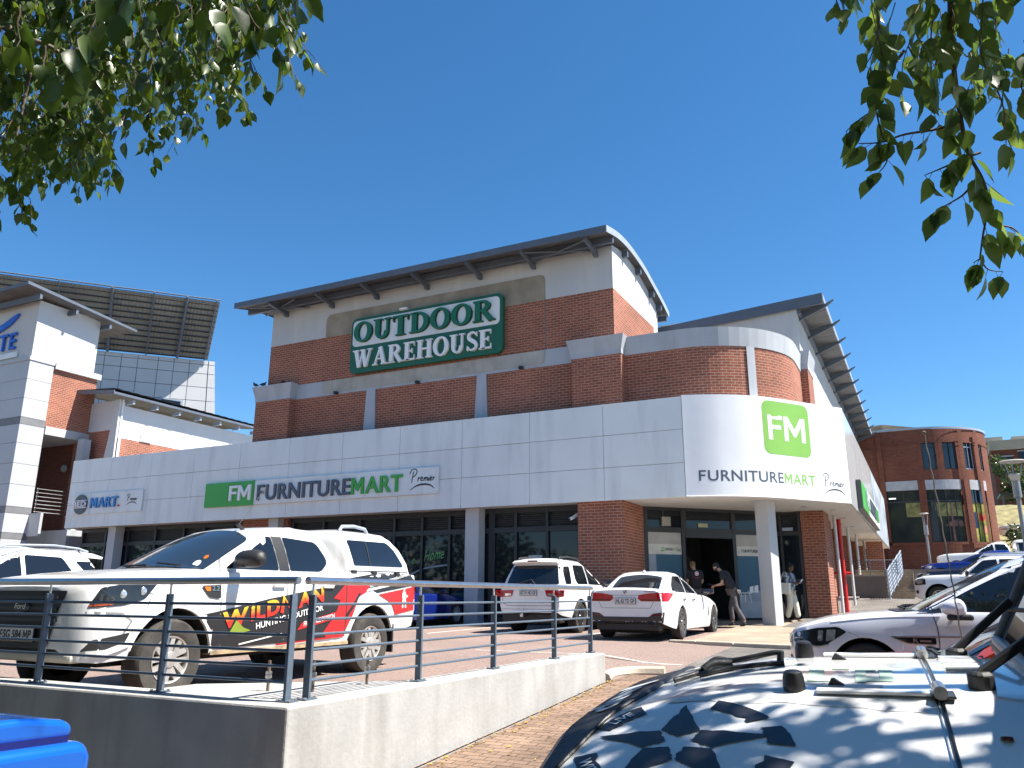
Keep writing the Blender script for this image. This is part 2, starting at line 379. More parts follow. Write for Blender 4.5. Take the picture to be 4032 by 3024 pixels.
gx = [-900, -300, -120]+frange(-70, 70, 35)+[120, 300, 900]; gy = [-600, -200, -60]+frange(-20, 170, 38)+[230, 400, 900, 1600]
sheet('ground', gx, gy, GROUND, -.02, z_far)
sheet('parking_lot', frange(-60, -4.12, 40)+[-3.86, -3.62], frange(4.9, 11.2, 14)+frange(11.4, 23, 26), ASPH, 0, z_at, lambda x, y: not (x > -4.1 and y < 11.2))
sheet('road', frange(-3.62, 9, 30), frange(4.7, 75, 120), COBBLE, 0.002, lambda x, y: z_at(x, y) if y > 11.15 else z_lane(y))
sheet('lower_road', frange(-60, 9, 60), frange(-25, 4.7, 30), mat('dark asphalt', (.075, .072, .07), .9, var=.25, vs=2, bump=.5, bs=120), -.002, lambda x, y: z_lane(y))  # unseen road, kept dark to cut light bounced onto the wall
sheet('footpath', frange(-4.06, -1.5, 10), frange(1.0, 11.9, 40), PAVER, .008, lambda x, y: z_lane(y))
# raised pavement in front of the shop and its kerb
pv = [(-4.55, 17.2), (-2.3, 16.75), (-1.5, 18.5), (-1.3, 52), (-34, 52), (-34, 22.9), (-4.75, 22.7)]
def z_pv(y): return .25+.019*(y-17)
mb = MB(); mb.poly([(x, y, z_pv(y)) for x, y in pv]); props(mb.build('pavement', BEIGE), kind='structure')
mb = MB()
kp = [(-5.0, 17.25), (-4.4, 17.17), (-3.6, 17.0), (-2.3, 16.72), (-1.55, 18.2), (-1.42, 30)]
for (a, b) in zip(kp[:-1], kp[1:]):
    n = max(1, int(math.hypot(b[0]-a[0], b[1]-a[1])/.95)); dx, dy = b[0]-a[0], b[1]-a[1]; L = math.hypot(dx, dy)
    for i in range(n):
        t0, t1 = (i+.006)/n, (i+.994)/n; p = (a[0]+dx*(t0+t1)/2, a[1]+dy*(t0+t1)/2)
        mb.obox((p[0], p[1], z_pv(p[1])-.075), (dx/L, dy/L, .0), (-dy/L, dx/L, 0), (0, 0, 1), L*(t1-t0), .16, .17)
props(mb.build('kerb', KERB, bevel=.02), kind='structure')
mb = MB()
for x0 in (-24, -21.4, -18.8, -16.2, -13.7, -11.2, -7.4):
    mb.grid([[(x0+dx, y, z_lot(y)+.004) for dx in (0, .1)] for y in frange(17.4, 22.3, 6)])
mb.grid([[(x, y, z_at(x, y)+.004) for y in (13.3+.02*(x+8)**2*.2, 13.38+.02*(x+8)**2*.2)] for x in frange(-7.5, -3.7, 12)])
LINEM = mat('worn road paint', (.55, .52, .47), .9, var=.3, vs=6)
props(mb.build('road_markings', LINEM), kind='structure')
# kerb end piece at the wall's end
mb = MB(); mb.tube(smooth_path([(-4.15, 11.05, .03), (-4.25, 11.6, .04), (-4.05, 12.0, .05), (-3.6, 12.1, .06)], 5), .09, 8)
props(mb.build('kerb_end', KERB, smooth=40), kind='structure')

# ---------------------------------------------------------------- furniture store
ST = thing('furniture_store', 'large red brick store with white panel fascia, rounded corner and curved metal roof', 'building', (-15, 25, .3))
FZ0, FZ1, FY = 3.81, 6.67, 21.87
cpath = smooth_path([(-5.69, FY, 0), (-4.7, 22.25, 0), (-3.7, 22.98, 0), (-2.77, 24.22, 0), (-1.75, 25.6, 0)], 8)
cpath = [(p.x, p.y) for p in cpath]
# fascia panels front (twelve columns of three) and backing
mb = MB(); g = .006; PW = 2.413
xs = [-32.28]+[-32.25+PW*i+.04 for i in range(1, 11)]+[-5.70]
for a, b in zip(xs[:-1], xs[1:]):
    for k in range(3):
        h = (FZ1-FZ0)/3; mb.box((a+g, FY, FZ0+h*k+(g if k else 0)), (b-g, FY+.04, FZ0+h*(k+1)-g))
mb.box((-32.30, FY+.04, FZ0), (-32.24, FY+.9, FZ1))
mb.build('front_fascia', PANEL, ST, bevel=.004)
mb = MB(); mb.box((-32.2, FY+.03, FZ0+.03), (-5.7, FY+.10, FZ1-.03)); mb.build('fascia_backing', JOINT, ST)
mb = MB(); ys = [25.6]+frange(27.5, 51.1, 9)
for a, b in zip(ys[:-1], ys[1:]):
    for k in range(3):
        h = (FZ1-FZ0)/3; mb.box((-1.79, a+g, FZ0+h*k+(g if k else 0)), (-1.75, b-g, FZ0+h*(k+1)-g))
GLOSS = mat('glossy white side panel', (.66, .67, .68), .12, var=.05, vs=.5, dirt=(.5, .5, .5), ds=.8)
mb.build('side_fascia', GLOSS, ST)
mb = MB(); mb.box((-1.83, 25.7, FZ0+.03), (-1.785, 51.05, FZ1-.03)); mb.build('fascia_backing', JOINT, ST)
# curved corner skin, slightly wavy vinyl
def offs(path, d):
    out = []
    for i, p in enumerate(path):
        a = path[max(i-1, 0)]; b = path[min(i+1, len(path)-1)]; tx, ty = b[0]-a[0], b[1]-a[1]; l = math.hypot(tx, ty)
        out.append((p[0]+ty/l*d, p[1]-tx/l*d))
    return out
mb = MB(); rows = []
for k in range(13):
    z = FZ0+(FZ1+.03-FZ0)*k/12; rows.append([(x, y, z) for x, y in cpath])
mb.grid(rows); mb.grid([[(x, y, FZ1+.03) for x, y in cpath], [(x, y, FZ1+.03) for x, y in offs(cpath, -.2)]])
mb.build('corner_fascia', VINYL, ST, smooth=30)
mb = MB(); mb.tube([(x, y, FZ0+.005) for x, y in offs(cpath, .01)], .018, 6); mb.build('edge_trim', SOFF, ST)
# functions on the curved corner
cum = [0]
for a, b in zip(cpath[:-1], cpath[1:]): cum.append(cum[-1]+math.hypot(b[0]-a[0], b[1]-a[1]))
def oncorner(s0, z0):
    def fn(x, y, d):
        s = s0+x; i = 0
        while i < len(cum)-2 and cum[i+1] < s: i += 1
        a, b = cpath[i], cpath[i+1]; t = (s-cum[i])/(cum[i+1]-cum[i]); L = cum[i+1]-cum[i]; nx, ny = (b[1]-a[1])/L, -(b[0]-a[0])/L
        return Vector((a[0]+(b[0]-a[0])*t+nx*(d+.003), a[1]+(b[1]-a[1])*t+ny*(d+.003), z0+y))
    return fn
def wrap(mb, pts, fn, d, mi=0, step=.12):
    bm = bmesh.new(); bm.faces.new([bm.verts.new((x, y, 0)) for x, y in pts]); bmesh.ops.triangulate(bm, faces=bm.faces)
    for _ in range(6):
        e = [e for e in bm.edges if e.calc_length() > step]
        if not e: break
        bmesh.ops.subdivide_edges(bm, edges=e, cuts=1); bmesh.ops.triangulate(bm, faces=bm.faces)
    bm.verts.ensure_lookup_table(); k = len(mb.v)
    for i, v in enumerate(bm.verts): v.index = i; mb.add(fn(v.co.x, v.co.y, d))
    for f in bm.faces:
        q = [k+v.index for v in f.verts]; mb.f.append(q if f.normal.z > 0 else q[::-1]); mb.mi[len(mb.f)-1] = mi
    bm.free()
LGREEN = mat('fresh green print', (.20, .42, .075), .45, var=.03); SLATE = mat('slate blue print', (.075, .095, .13), .45, var=.03)
BGREEN = mat('bright green sign face', (.05, .36, .05), .4, var=.03); INK = mat('black ink', (.03, .03, .035), .5, var=0); PWHITE = mat('white print', (.78, .78, .78), .4, var=0)
lg = MB(); wrap(lg, rrect(2.32, 5.04, 4.12, 6.60, .22), oncorner(0, 0), 0)
LG = lg.build('corner_logo', LGREEN, ST)
mb = MB(); put_text(mb, 'F', oncorner(2.50, 5.46), W=.55, H=.72, d0=.004, bold=.012); put_text(mb, 'M', oncorner(3.10, 5.46), W=.84, H=.72, d0=.004, bold=.012); mb.build('lettering', PWHITE, LG)
mb = MB(); put_text(mb, 'FURNITURE', oncorner(.37, 4.235), W=2.56, H=.30, d0=0, bold=.013, spacing=1.06); mb.build('corner_lettering', SLATE, ST)
mb = MB(); put_text(mb, 'MART', oncorner(2.97, 4.235), W=1.21, H=.30, d0=0, bold=.013, spacing=1.06); mb.build('corner_lettering', LGREEN, ST)
mb = MB(); premier(mb, oncorner(4.47, 4.16), .86, 0, .002, t=.022); mb.build('corner_lettering', INK, ST)
# soffit and canopy roof
mb = MB(); mb.poly([(x, y, FZ0+.025) for x, y in [(-32.2, FY+.05)]+offs(cpath, -.03)+[(-1.8, 51), (-9, 51), (-9, 30), (-32.2, 30)]][::-1]); mb.build('soffit', SOFF, ST)
mb = MB(); mb.poly([(x, y, 6.5) for x, y in [(-32.2, FY+.1)]+offs(cpath, -.1)+[(-1.9, 51), (-32.2, 51)]]); mb.build('canopy_roof', GREYP, ST)
mb = MB()
for x, y in ((-3.15, 26.1), (-2.45, 27.5), (-2.4, 30.5), (-2.4, 34.5)): mb.lathe([(0, -.001), (.09, 0), (.10, .012)], (x, y, FZ0+.012), (0, 0, 1), 14)
mb.build('downlights', mat('downlight', (.3, .3, .3), .4), ST)
# brick tiers
PYF, WYF = 22.10, 22.40
arc = [(-5.9+2.93*math.sin(t), 25.33-2.93*math.cos(t)) for t in [rad(a) for a in range(0, 91, 6)]]
tier = [(-7.56, WYF)]+arc+[(-2.97, 26.75)]
low = MB()
low.strip([(-22.25, 30), (-22.25, PYF), (-20.55, PYF), (-20.55, WYF), (-9.15, WYF), (-9.15, PYF), (-7.53, PYF), (-7.53, WYF)], 6.3, 8.27)
low.strip(tier, 6.3, 8.27, u0=.4)
low.strip([(-2.97, 26.75), (-3.2, 26.75)], 6.3, 8.27); low.strip([(-3.2, 26.75), (-2.74, 26.75), (-2.74, 28.2)], 6.3, 8.37, u0=.1)
low.build('lower_brick_wall', BRICK, ST)
mb = MB(); d = .025
def coping(path, z0, z1, flare):
    q0 = offs(path, d); q1 = offs(path, d+flare)
    mb.grid([[(x, y, z0) for x, y in path], [(x, y, z0) for x, y in q0], [(x, y, z1) for x, y in q1], [(x, y, z1) for x, y in offs(path, -.35)]])
mb.strip([(-20.5, WYF-.022), (-9.2, WYF-.022)], 8.25, 8.81); mb.poly([(-20.5, WYF-.022, 8.81), (-9.2, WYF-.022, 8.81), (-9.2, WYF+.05, 8.81), (-20.5, WYF+.05, 8.81)])
coping(tier, 8.26, 8.83, .05)
def cap(x0, x1, y0, y1, z0, z1, f):
    b = [(x0-.02, y0-.02), (x1+.02, y0-.02), (x1+.02, y1), (x0-.02, y1)]; t = [(x0-f, y0-f), (x1+f, y0-f), (x1+f, y1), (x0-f, y1)]
    zm = z0+(z1-z0)*.25; b2 = b
    R = [[(*p, z0) for p in b], [(*p, zm) for p in b2], [(*p, z1) for p in t]]
    mb.grid(R, close=True); mb.poly([(*p, z1) for p in t]); mb.poly([(*p, z0) for p in b][::-1])
cap(-22.25, -20.55, PYF, PYF+.6, 8.255, 8.845, .13); cap(-9.15, -7.53, PYF, PYF+.55, 8.265, 8.855, .13); cap(-3.2, -2.74, 26.75, 28.2, 8.36, 8.97, .12)
mb.build('coping', GREYP, ST)
mb = MB()
for x0, x1 in ((-17.25, -16.78), (-12.72, -12.27)):
    mb = MB(); mb.prism([(x0-.03, 6.4), (x1+.03, 6.4), (x1-.05, 8.255), (x0+.05, 8.255)], (0, WYF, 0), (1, 0, 0), (0, 0, 1), (0, -1, 0), 0, .05); mb.build('plaster_strip', GREYP, ST)
mb = MB()
def onarc(s, z):  # strip on the curved tier
    t = s/2.93; return (-5.9+2.965*math.sin(t), 25.33-2.965*math.cos(t), z)
s0 = 2.93*math.atan2(-3.99+5.9, 25.33-23.25); mb.grid([[onarc(s0-.13+.26*k/4, z) for k in range(5)] for z in (6.4, 8.265)])
mb.build('plaster_strip', GREYP, ST)
# upper block
up = MB()
up.strip([(-22.0, 27.2), (-22.0, WYF), (-7.82, WYF), (-7.82, 26.7)], 8.75, 10.54); up.build('upper_brick_wall', BRICK, ST)
mb = MB(); mb.strip([(-22.0, 27.2), (-22.0, WYF-.0)], 10.54, 11.9); mb.strip([(-22.0, WYF), (-7.82, WYF)], 10.54, 11.98)
mb.build('upper_plaster_wall', WHITEP, ST)
topc = smooth_path([(22.40, 12.0, 0), (23.43, 12.15, 0), (24.81, 12.07, 0), (26.29, 11.74, 0), (27.2, 11.49, 0)], 5)
mb = MB(); P = [(v.x, v.y) for v in topc]
for a, b in zip(P[:-1], P[1:]): mb.poly([(-7.82, a[0], 10.54), (-7.82, b[0], 10.54), (-7.82, b[0], b[1]), (-7.82, a[0], a[1])]); mb.poly([(-21.98, b[0], 10.54), (-21.98, a[0], 10.54), (-21.98, a[0], a[1]), (-21.98, b[0], b[1])])
mb.poly([(-7.82, 26.7, 8.75), (-7.82, 27.2, 8.75), (-7.82, 27.2, 10.54), (-7.82, 26.7, 10.54)]); mb.poly([(-7.82, 27.2, 8.7), (-22, 27.2, 8.7), (-22, 27.2, 11.5), (-7.82, 27.2, 11.5)])
mb.build('gable_wall', WHITEP, ST)
def patch(x0, x1, z0, z1, m, y, corners):
    pts = roundpoly([(x0, z0, corners[0]), (x1, z0, corners[1]), (x1, z1, corners[2]), (x0, z1, corners[3])], .2)
    q = MB(); q.prism(pts, (0, y, 0), (1, 0, 0), (0, 0, 1), (0, -1, 0), 0, .012); return q.build('old_sign_patch', m, ST)
patch(-19.28, -10.16, 10.52, 11.43, PATCH, WYF-.002, (.01, .01, .22, .3)); patch(-19.26, -10.18, 8.34, 8.80, PATCHL, WYF-.024, (.2, .2, .01, .01))
# thin expansion joint and small floodlights on the band
mb = MB(); mb.box((-10.17, WYF-.006, 8.8), (-10.145, WYF, 10.52)); mb.build('expansion_joint', JOINT, ST)
# curved metal roof
rt = smooth_path([(21.27, 12.14, 0), (22.4, 12.37, 0), (23.6, 12.42, 0), (25.0, 12.28, 0), (26.0, 12.06, 0), (27.2, 11.76, 0), (28.0, 11.5, 0)], 5)
RT = [(v.x, v.y) for v in rt]; X0, X1 = -22.98, -7.60
mb = MB(); n = 90
zz = lambda i: .018 if i % 2 else 0
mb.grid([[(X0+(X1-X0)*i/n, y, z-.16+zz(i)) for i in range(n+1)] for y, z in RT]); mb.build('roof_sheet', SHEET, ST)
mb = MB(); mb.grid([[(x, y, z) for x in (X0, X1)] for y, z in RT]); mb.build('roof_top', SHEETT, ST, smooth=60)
mb = MB(); a = RT
mb.box((X0, 21.25, 11.93), (X1, 21.29, 12.15)); mb.build('eave_fascia', STEEL, ST)
mb = MB()
for xx in (X1, X0): mb = MB(); mb.grid([[(xx+s, y, z+dz) for y, z in RT] for s, dz in ((.02, .015), (.02, -.21))]); mb.grid([[(xx+s, y, z+dz) for y, z in RT] for s, dz in ((-.02, .016), (.02, .016))]); mb.build('verge_trim', STEELL, ST)
mb = MB()
for y, z in ((22.0, 11.98), (23.43, 12.06), (24.81, 11.97), (26.29, 11.64), (27.15, 11.42), (27.85, 11.22)): mb = MB(); mb.box((X0+.05, y-.06, z-.10), (X1-.03, y+.06, z+.10)); mb.build('purlin', STEEL, ST)
mb = MB()
RBm = []
for px, py in ((1780, 215), (1480, 280), (1222, 330), (968, 385), (727, 435), (510, 480), (290, 525)):
    x = aty(900+px/1.2289, 800+py/1.2289, 22.4).x; mb = MB()
    mb.obox((x, 21.95, 11.84), (1, 0, 0), Vector((0, -1, .13)).normalized(), Vector((0, .13, 1)).normalized(), .10, 1.25, .16)
    mb.obox((x, 22.3, 11.72), (1, 0, 0), (0, 1, 0), (0, 0, 1), .12, .24, .12); mb.build('roof_bracket', STEEL, ST)
for x0, x1 in ((-22.3, -20.1), (-10.6, -8.3)):
    mb = MB(); mb.tube([(x0, 22.3, 11.86), (x1, 21.45, 11.90)], .03, 6); mb.tube([(x0, 21.45, 11.90), (x1, 22.3, 11.86)], .03, 6); mb.build('cross_brace', STEEL, ST)
# big side roof over the right hand hall
mb = MB(); HX = -3.05
mb.strip([(-8, 28), (HX, 28), (HX, 58)], 6.4, 11.02); mb.build('hall_wall', WHITEP, ST)
RY0, RY1, EX = 27.9, 58.3, -2.17
def hz(x): return 11.30+(x-EX)*.07
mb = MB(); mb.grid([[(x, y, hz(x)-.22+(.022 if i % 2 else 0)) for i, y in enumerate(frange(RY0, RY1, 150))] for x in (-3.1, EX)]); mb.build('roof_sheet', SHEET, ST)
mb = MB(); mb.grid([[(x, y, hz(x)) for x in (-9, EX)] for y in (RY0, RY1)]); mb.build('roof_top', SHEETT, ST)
mb = MB(); mb.prism([(-9, hz(-9)-.32), (EX, hz(EX)-.38), (EX, hz(EX)+.01), (-9, hz(-9)+.01)], (0, RY0, 0), (1, 0, 0), (0, 0, 1), (0, -1, 0), 0, .05); mb.build('verge_fascia', STEEL, ST)
mb = MB(); mb.box((EX-.03, RY0, hz(EX)-.20), (EX+.03, RY1, hz(EX)+.015)); mb.build('eave_fascia', STEELL, ST)
mb = MB()
for k in range(13):
    y = 28.55+2.36*k; mb = MB()
    mb.prism([(HX, 10.62), (EX+.05, 11.02), (EX+.32, 11.22), (EX+.32, 11.25), (EX+.02, 11.12), (HX, 10.95)], (0, y, 0), (1, 0, 0), (0, 0, 1), (0, -1, 0), -.05, .05); mb.build('eave_bracket', STEEL, ST)
mb = MB(); mb.box((HX-.01, RY1-.1, 10.6), (EX, RY1, 11.1)); mb.box((HX, 28, 10.72), (HX+.12, 58, 10.95)); mb.build('wall_plate', STEEL, ST)
# ground floor: back wall, frames, glass, piers, columns
gz = .33
GW = MB(); GW.box((-32.1, 22.75, gz), (-9.0, 22.85, 3.82)); 
GW.build('shopfront_backing', DARKG, ST)
mb = MB(); fx = [-32.1, -30.6, -29.2, -27.6, -26.0, -24.9, -23.4, -21.9, -20.4, -19.0, -17.4, -15.94, -14.82, -13.76]
mull = fx+[-12.18, -11.34, -10.26, -9.2]
for x in mull: mb.box((x-.045, 22.62, gz), (x+.045, 22.76, 3.8))
mb.box((-32.1, 22.63, 3.06), (-9.0, 22.755, 3.22)); mb.box((-32.1, 22.63, 3.66), (-9.0, 22.755, 3.82)); mb.box((-32.1, 22.63, gz), (-9.0, 22.755, gz+.14))
mb.box((-12.3, 22.635, gz), (-12.08, 22.75, 3.8))
mb.build('shopfront_frame', DARKG, ST)
for a, b in zip(mull[:-1], mull[1:]):
    q = MB(); q.box((a+.045, 22.70, gz+.14), (b-.045, 22.74, 3.06)); q.build('shop_window', GLASS, ST)
LOUV = mat('dark louvre', (.035, .037, .042), .6, var=0)
mb = MB()
for a, b in zip(mull[:-1], mull[1:]):
    for k in range(6): mb.obox(((a+b)/2, 22.72, 3.27+.066*k), (1, 0, 0), Vector((0, 1, .5)).normalized(), Vector((0, -.5, 1)).normalized(), b-a-.1, .06, .012)
mb.build('louvre', LOUV, ST)
for x0, x1, y0 in ((-12.92, -12.43, 22.2), (-21.2, -20.75, 22.2), (-29.9, -29.45, 22.2)):
    q = MB(); q.box((x0, y0, gz-.05), (x1, y0+.42, 3.83)); q.build('column', CONCF, ST, bevel=.01)
for pth, z0, z1 in ([[(-9.0, 23.6), (-9.0, 22.05), (-7.6, 22.05), (-7.6, 23.95)], gz-.1, 3.83], [[(-22.75, 22.95), (-22.75, 22.5), (-20.55, 22.5), (-20.55, 22.95)], 3.3, 3.83], [[(-3.46, 28), (-3.46, 27.5), (-2.76, 27.5), (-2.76, 29.1), (-3.4, 29.1)], gz-.1, 3.83])+tuple([[(-4.4, y+.5), (-4.4, y), (-2.95, y), (-2.95, y+.55), (-4.4, y+.55)], gz, 3.83] for y in (31.2, 35.4, 39.6, 44.0, 48.2)):
    mb = MB(); mb.strip(pth, z0, z1); mb.build('brick_pier', BRICK, ST)
mb = MB(); mb.strip([(-4.3, 29.1), (-4.3, 51)], gz, 3.83); mb.strip([(-2.9, 39.5), (-2.9, 51)], gz, 1.55); mb.build('side_brick_wall', BRICK, ST)
mb = MB()
mb.box((-3.2, 29.15, gz-.1), (-2.72, 38.3, 1.12)); mb.box((-3.25, 29.13, 1.12), (-2.66, 38.4, 1.17)); mb.build('planter_wall', mat('taupe plaster', (.27, .22, .19), .85), ST)
for y in (29.5, 34.64, 38.82, 43.43, 47.7):
    q = MB(); q.tube([(-2.62, y, gz), (-2.62, y, 3.82)], .055, 10); q.build('white_pole', mat('white pole paint', (.62, .62, .62), .5), ST, smooth=50)
mb = MB(); mb.tube([(-2.61, 30.9, gz), (-2.61, 30.9, 3.82)], .075, 12); mb.tube([(-2.61, 30.9, 3.6), (-2.61, 30.9, 3.68)], .10, 12); mb.tube([(-3.0, 30.9, 1.95), (-2.35, 30.9, 1.95)], .05, 8); mb.tube([(-2.61, 30.9, 1.9), (-2.61, 30.9, 2.0)], .10, 12)
mb.build('fire_pipe', RED, ST, smooth=50)
# rotated free-standing column under the corner
q = MB(); e1 = Vector((.39, -.20, 0)).normalized(); e2 = Vector((.2, .39, 0)).normalized(); q.obox((-3.97, 23.97, (gz+3.83)/2), e1, e2, (0, 0, 1), .44, .36, 3.83-gz)
q.build('column', CONCF, ST, bevel=.01)
# angled entrance
A, B = Vector((-7.62, 23.99, 0)), Vector((-4.45, 27.2, 0)); R = (B-A).normalized(); NN = Vector((R.y, -R.x, 0)); s00 = (Vector((-7.19, 24.43, 0))-A).length
ent = flat(A, R, (0, 0, 1)); L = (B-A).length
def ebox(mb, s0, s1, z0, z1, d0, d1, mi=0): mb.obox(A+R*(s0+s1)/2+NN*(d0+d1)/2+Vector((0, 0, (z0+z1)/2)), R, NN, (0, 0, 1), s1-s0, abs(d1-d0), z1-z0, mi)
D0, D1 = s00+.79, s00+2.52
mb = MB()
for s in (.05, D0-.06, D1+.04, L-.04): ebox(mb, s-.06, s+.06, gz, 3.82, -.06, .06)
ebox(mb, 0, L, 3.07, 3.22, -.05, .05); ebox(mb, 0, L, 3.74, 3.83, -.05, .05); ebox(mb, 0, D0, gz, gz+.10, -.05, .05); ebox(mb, D1, L, gz, gz+.10, -.05, .05)
for s in (s00+.05, s00+.83, s00+2.5): ebox(mb, s-.03, s+.03, 3.2, 3.8, -.04, .04)
ebox(mb, D0, D1, 2.92, 3.08, -.12, .07)
mb.build('entrance_frame', DARKG, ST)
q = MB(); ebox(q, 0, D0-.06, gz+.1, 3.07, -.02, .01); q.build('shop_window', GLASS, ST)
q = MB(); ebox(q, D1+.04, L, gz+.1, 3.07, -.02, .01); q.build('shop_window', GLASS, ST)
q = MB(); ebox(q, 0, L, 3.2, 3.75, -.02, .01); q.build('transom_window', GLASS, ST)
DARKI = mat('dark shop interior', (.03, .03, .032), .8, var=.3)  # near-black wall colour stands in for the unlit interior
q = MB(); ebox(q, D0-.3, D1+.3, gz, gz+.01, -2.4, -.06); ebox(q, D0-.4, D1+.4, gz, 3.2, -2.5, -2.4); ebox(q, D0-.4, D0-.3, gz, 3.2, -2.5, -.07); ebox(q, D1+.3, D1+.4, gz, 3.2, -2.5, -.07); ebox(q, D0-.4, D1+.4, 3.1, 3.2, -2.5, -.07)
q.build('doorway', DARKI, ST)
q = MB(); ebox(q, D0+1.05, D0+1.6, 1.9, 2.45, -2.39, -2.37); q.build('interior_notice', mat('dim notice', (.07, .07, .07), .7), ST)
# window graphics on the entrance glass
WGREY = mat('greige window film', (.42, .40, .37), .6); WCREAM = mat('cream window band', (.62, .60, .53), .6); WBLUE = mat('grey blue lower film', (.26, .30, .36), .6)
BLIND = mat('blue slat print', (.035, .11, .17), .6, var=.25, vs=1, stretch=(.001, .001, 60)); FLOORP = mat('grey floor print', (.34, .36, .40), .6)
def graphic(s0, s1, left):
    m_ = [WGREY, WCREAM, WBLUE, BLIND, FLOORP, INK, LGREEN, PWHITE]; q = MB(); d = .012
    def R4(a, b, z0, z1, mi, dd=0): ebox(q, a, b, z0, z1, d, d+.004+dd, mi)
    R4(s0, s1, 2.70, 3.06, 0); R4(s0, s1, 2.395, 2.70, 1, .002)
    if left:
        R4(s0, s0+.28, .44, 2.395, 2); R4(s0+.28, s1, 1.2, 2.395, 3); R4(s0+.28, s1, .44, 1.2, 4)
        ebox(q, s0+.46, s0+.58, 2.485, 2.605, d+.006, d+.008, 6); o_ = s0; s0 = s0+.41
        f = lambda x, y, dd: A+R*(s0+x)+Vector((0, 0, y))+NN*(d+.010+dd)
        put_text(q, 'FM', lambda x, y, dd: f(x+.065, y+2.52, 0), W=.09, H=.06, mi=7); put_text(q, 'FURNITURE', lambda x, y, dd: f(x+.19, y+2.51, 0), W=.245, H=.08, bold=.02, mi=5); put_text(q, 'MART', lambda x, y, dd: f(x+.44, y+2.51, 0), W=.115, H=.08, bold=.02, mi=6)
        premier(q, lambda x, y, dd: f(x+.57, y+2.505, dd), .17, 0, .001, mi=5, t=.045)
    else:
        R4(s0, s1, 1.2, 2.395, 3); R4(s0, s1, .5, 1.2, 4); ebox(q, s0+.3, s0+.85, 1.0, 1.33, d+.002, d+.008, 2)
        for a, b, c in ((.38, .52, 1.47), (.55, .70, 1.50)): q.prism([(s0+a, 1.28), (s0+b, 1.26), (s0+b+.01, c), (s0+a+.02, c-.02)], A, R, (0, 0, 1), NN, d+.009, d+.012, 7)
        R4(s0+.02, s0+.45, 1.245, 1.27, 7, .008)
        for a, b in ((.06, .02), (.2, .2), (.36, .42)): q.prism([(s0+a, 1.25), (s0+a+.02, 1.25), (s0+b+.02, .97), (s0+b, .97)], A, R, (0, 0, 1), NN, d+.009, d+.012, 7)
        put_text(q, 'FURNITUREMART', lambda x, y, dd: A+R*(s0+.18+x)+Vector((0, 0, y+2.505))+NN*(d+.012), W=.85, H=.095, bold=.022, mi=5)
    q.build('window_graphic', m_, ST)
graphic(.10, D0-.13, True); graphic(D1+.12, L-.08, False)
q = MB(); ebox(q, s00+1.28, s00+1.62, 3.25, 3.37, .02, .05); q.build('exit_light', mat('pale exit light', (.40, .40, .24), .5), ST)
q = MB(); ebox(q, s00-.02, s00+.28, 3.25, 3.53, .02, .10); q.build('wall_box', mat('taupe box', (.35, .33, .30), .6), ST)
# side door bay next to the second pier
mb = MB()
for x in (-4.42, -4.1, -3.52): mb.box((x-.04, 27.46, gz), (x+.04, 27.56, 3.83))
mb.box((-4.45, 27.47, 3.07), (-3.46, 27.55, 3.2)); mb.box((-4.4, 27.48, 1.62), (-3.5, 27.54, 1.70)); mb.build('side_door_frame', DARKG, ST)
q = MB(); q.box((-4.4, 27.5, gz), (-3.5, 27.53, 3.75)); q.build('shop_window', GLASS, ST)
q = MB(); q.box((-4.05, 27.47, 3.22), (-3.72, 27.495, 3.32)); q.build('door_notice', mat('pale blue notice', (.35, .42, .52), .4), ST)
q = MB(); put_text(q, 'Home', flat((-14.75, 22.69, 2.22), Vector((1, 0, .12)), (0, 0, 1)), W=.75, H=.34, shear=.25); q.build('window_lettering', mat('neon green film', (.12, .34, .10), .5), ST); q = MB(); put_text(q, 'e', flat((-15.25, 22.69, 2.14), Vector((1, 0, .12)), (0, 0, 1)), W=.12, H=.25, shear=.25); q.build('window_lettering', mat('neon green film', (.12, .34, .10), .5), ST)
q = MB(); ribbon(q, [(v.x, v.y) for v in smooth_path([(-15.4, 1.72, 0), (-14.8, 1.98, 0), (-13.85, 2.1, 0)], 5)], .05, flat((0, 22.69, 0), (1, 0, 0), (0, 0, 1)), 0, .002); q.build('window_lettering', WBLUE, ST)
q = MB(); q.box((-10.9, 22.66, 2.05), (-10.45, 22.695, 2.35)); q.build('window_notice', mat('pale notice', (.35, .42, .45), .4), ST)
# ------------------------------------------------------------- signs on the store (each a thing)
def sign(name, label, loc): return thing(name, label, 'shop sign', loc)
s = sign('shop_sign', 'long white sign reading furniture mart with green squares along the front fascia', (-18.9, FY, 4.3))
mb = MB(); mb.box((-21.6, FY-.10, 4.31), (-13.72, FY-.01, 5.18)); mb.build('sign_board', PANEL, s, bevel=.005)
mb = MB(); mb.box((-24.08, FY-.11, 4.30), (-22.90, FY-.01, 5.19)); mb.box((-22.88, FY-.12, 4.30), (-21.61, FY-.01, 5.19)); mb.build('green_box', BGREEN, s, bevel=.005)
f = flat((0, FY-.12, 0), (1, 0, 0), (0, 0, 1)); up_ = lambda x0, z0: flat((x0, FY-.10, z0), (1, 0, 0), (0, 0, 1))
mb = MB(); put_text(mb, 'F', up_(-22.78, 4.48), W=.42, H=.56, d0=0, d1=.08, bold=.012); put_text(mb, 'M', up_(-22.34, 4.48), W=.62, H=.56, d0=0, d1=.08, bold=.012); mb.build('raised_lettering', PWHITE, s)
mb = MB(); put_text(mb, 'FURNITURE', up_(-21.42, 4.44), W=4.22, H=.56, d0=0, d1=.06, bold=.016, spacing=1.05); mb.build('raised_lettering', SLATE, s)
mb = MB(); put_text(mb, 'MART', up_(-17.15, 4.44), W=2.08, H=.56, d0=0, d1=.06, bold=.016, spacing=1.05); mb.build('raised_lettering', BGREEN, s)
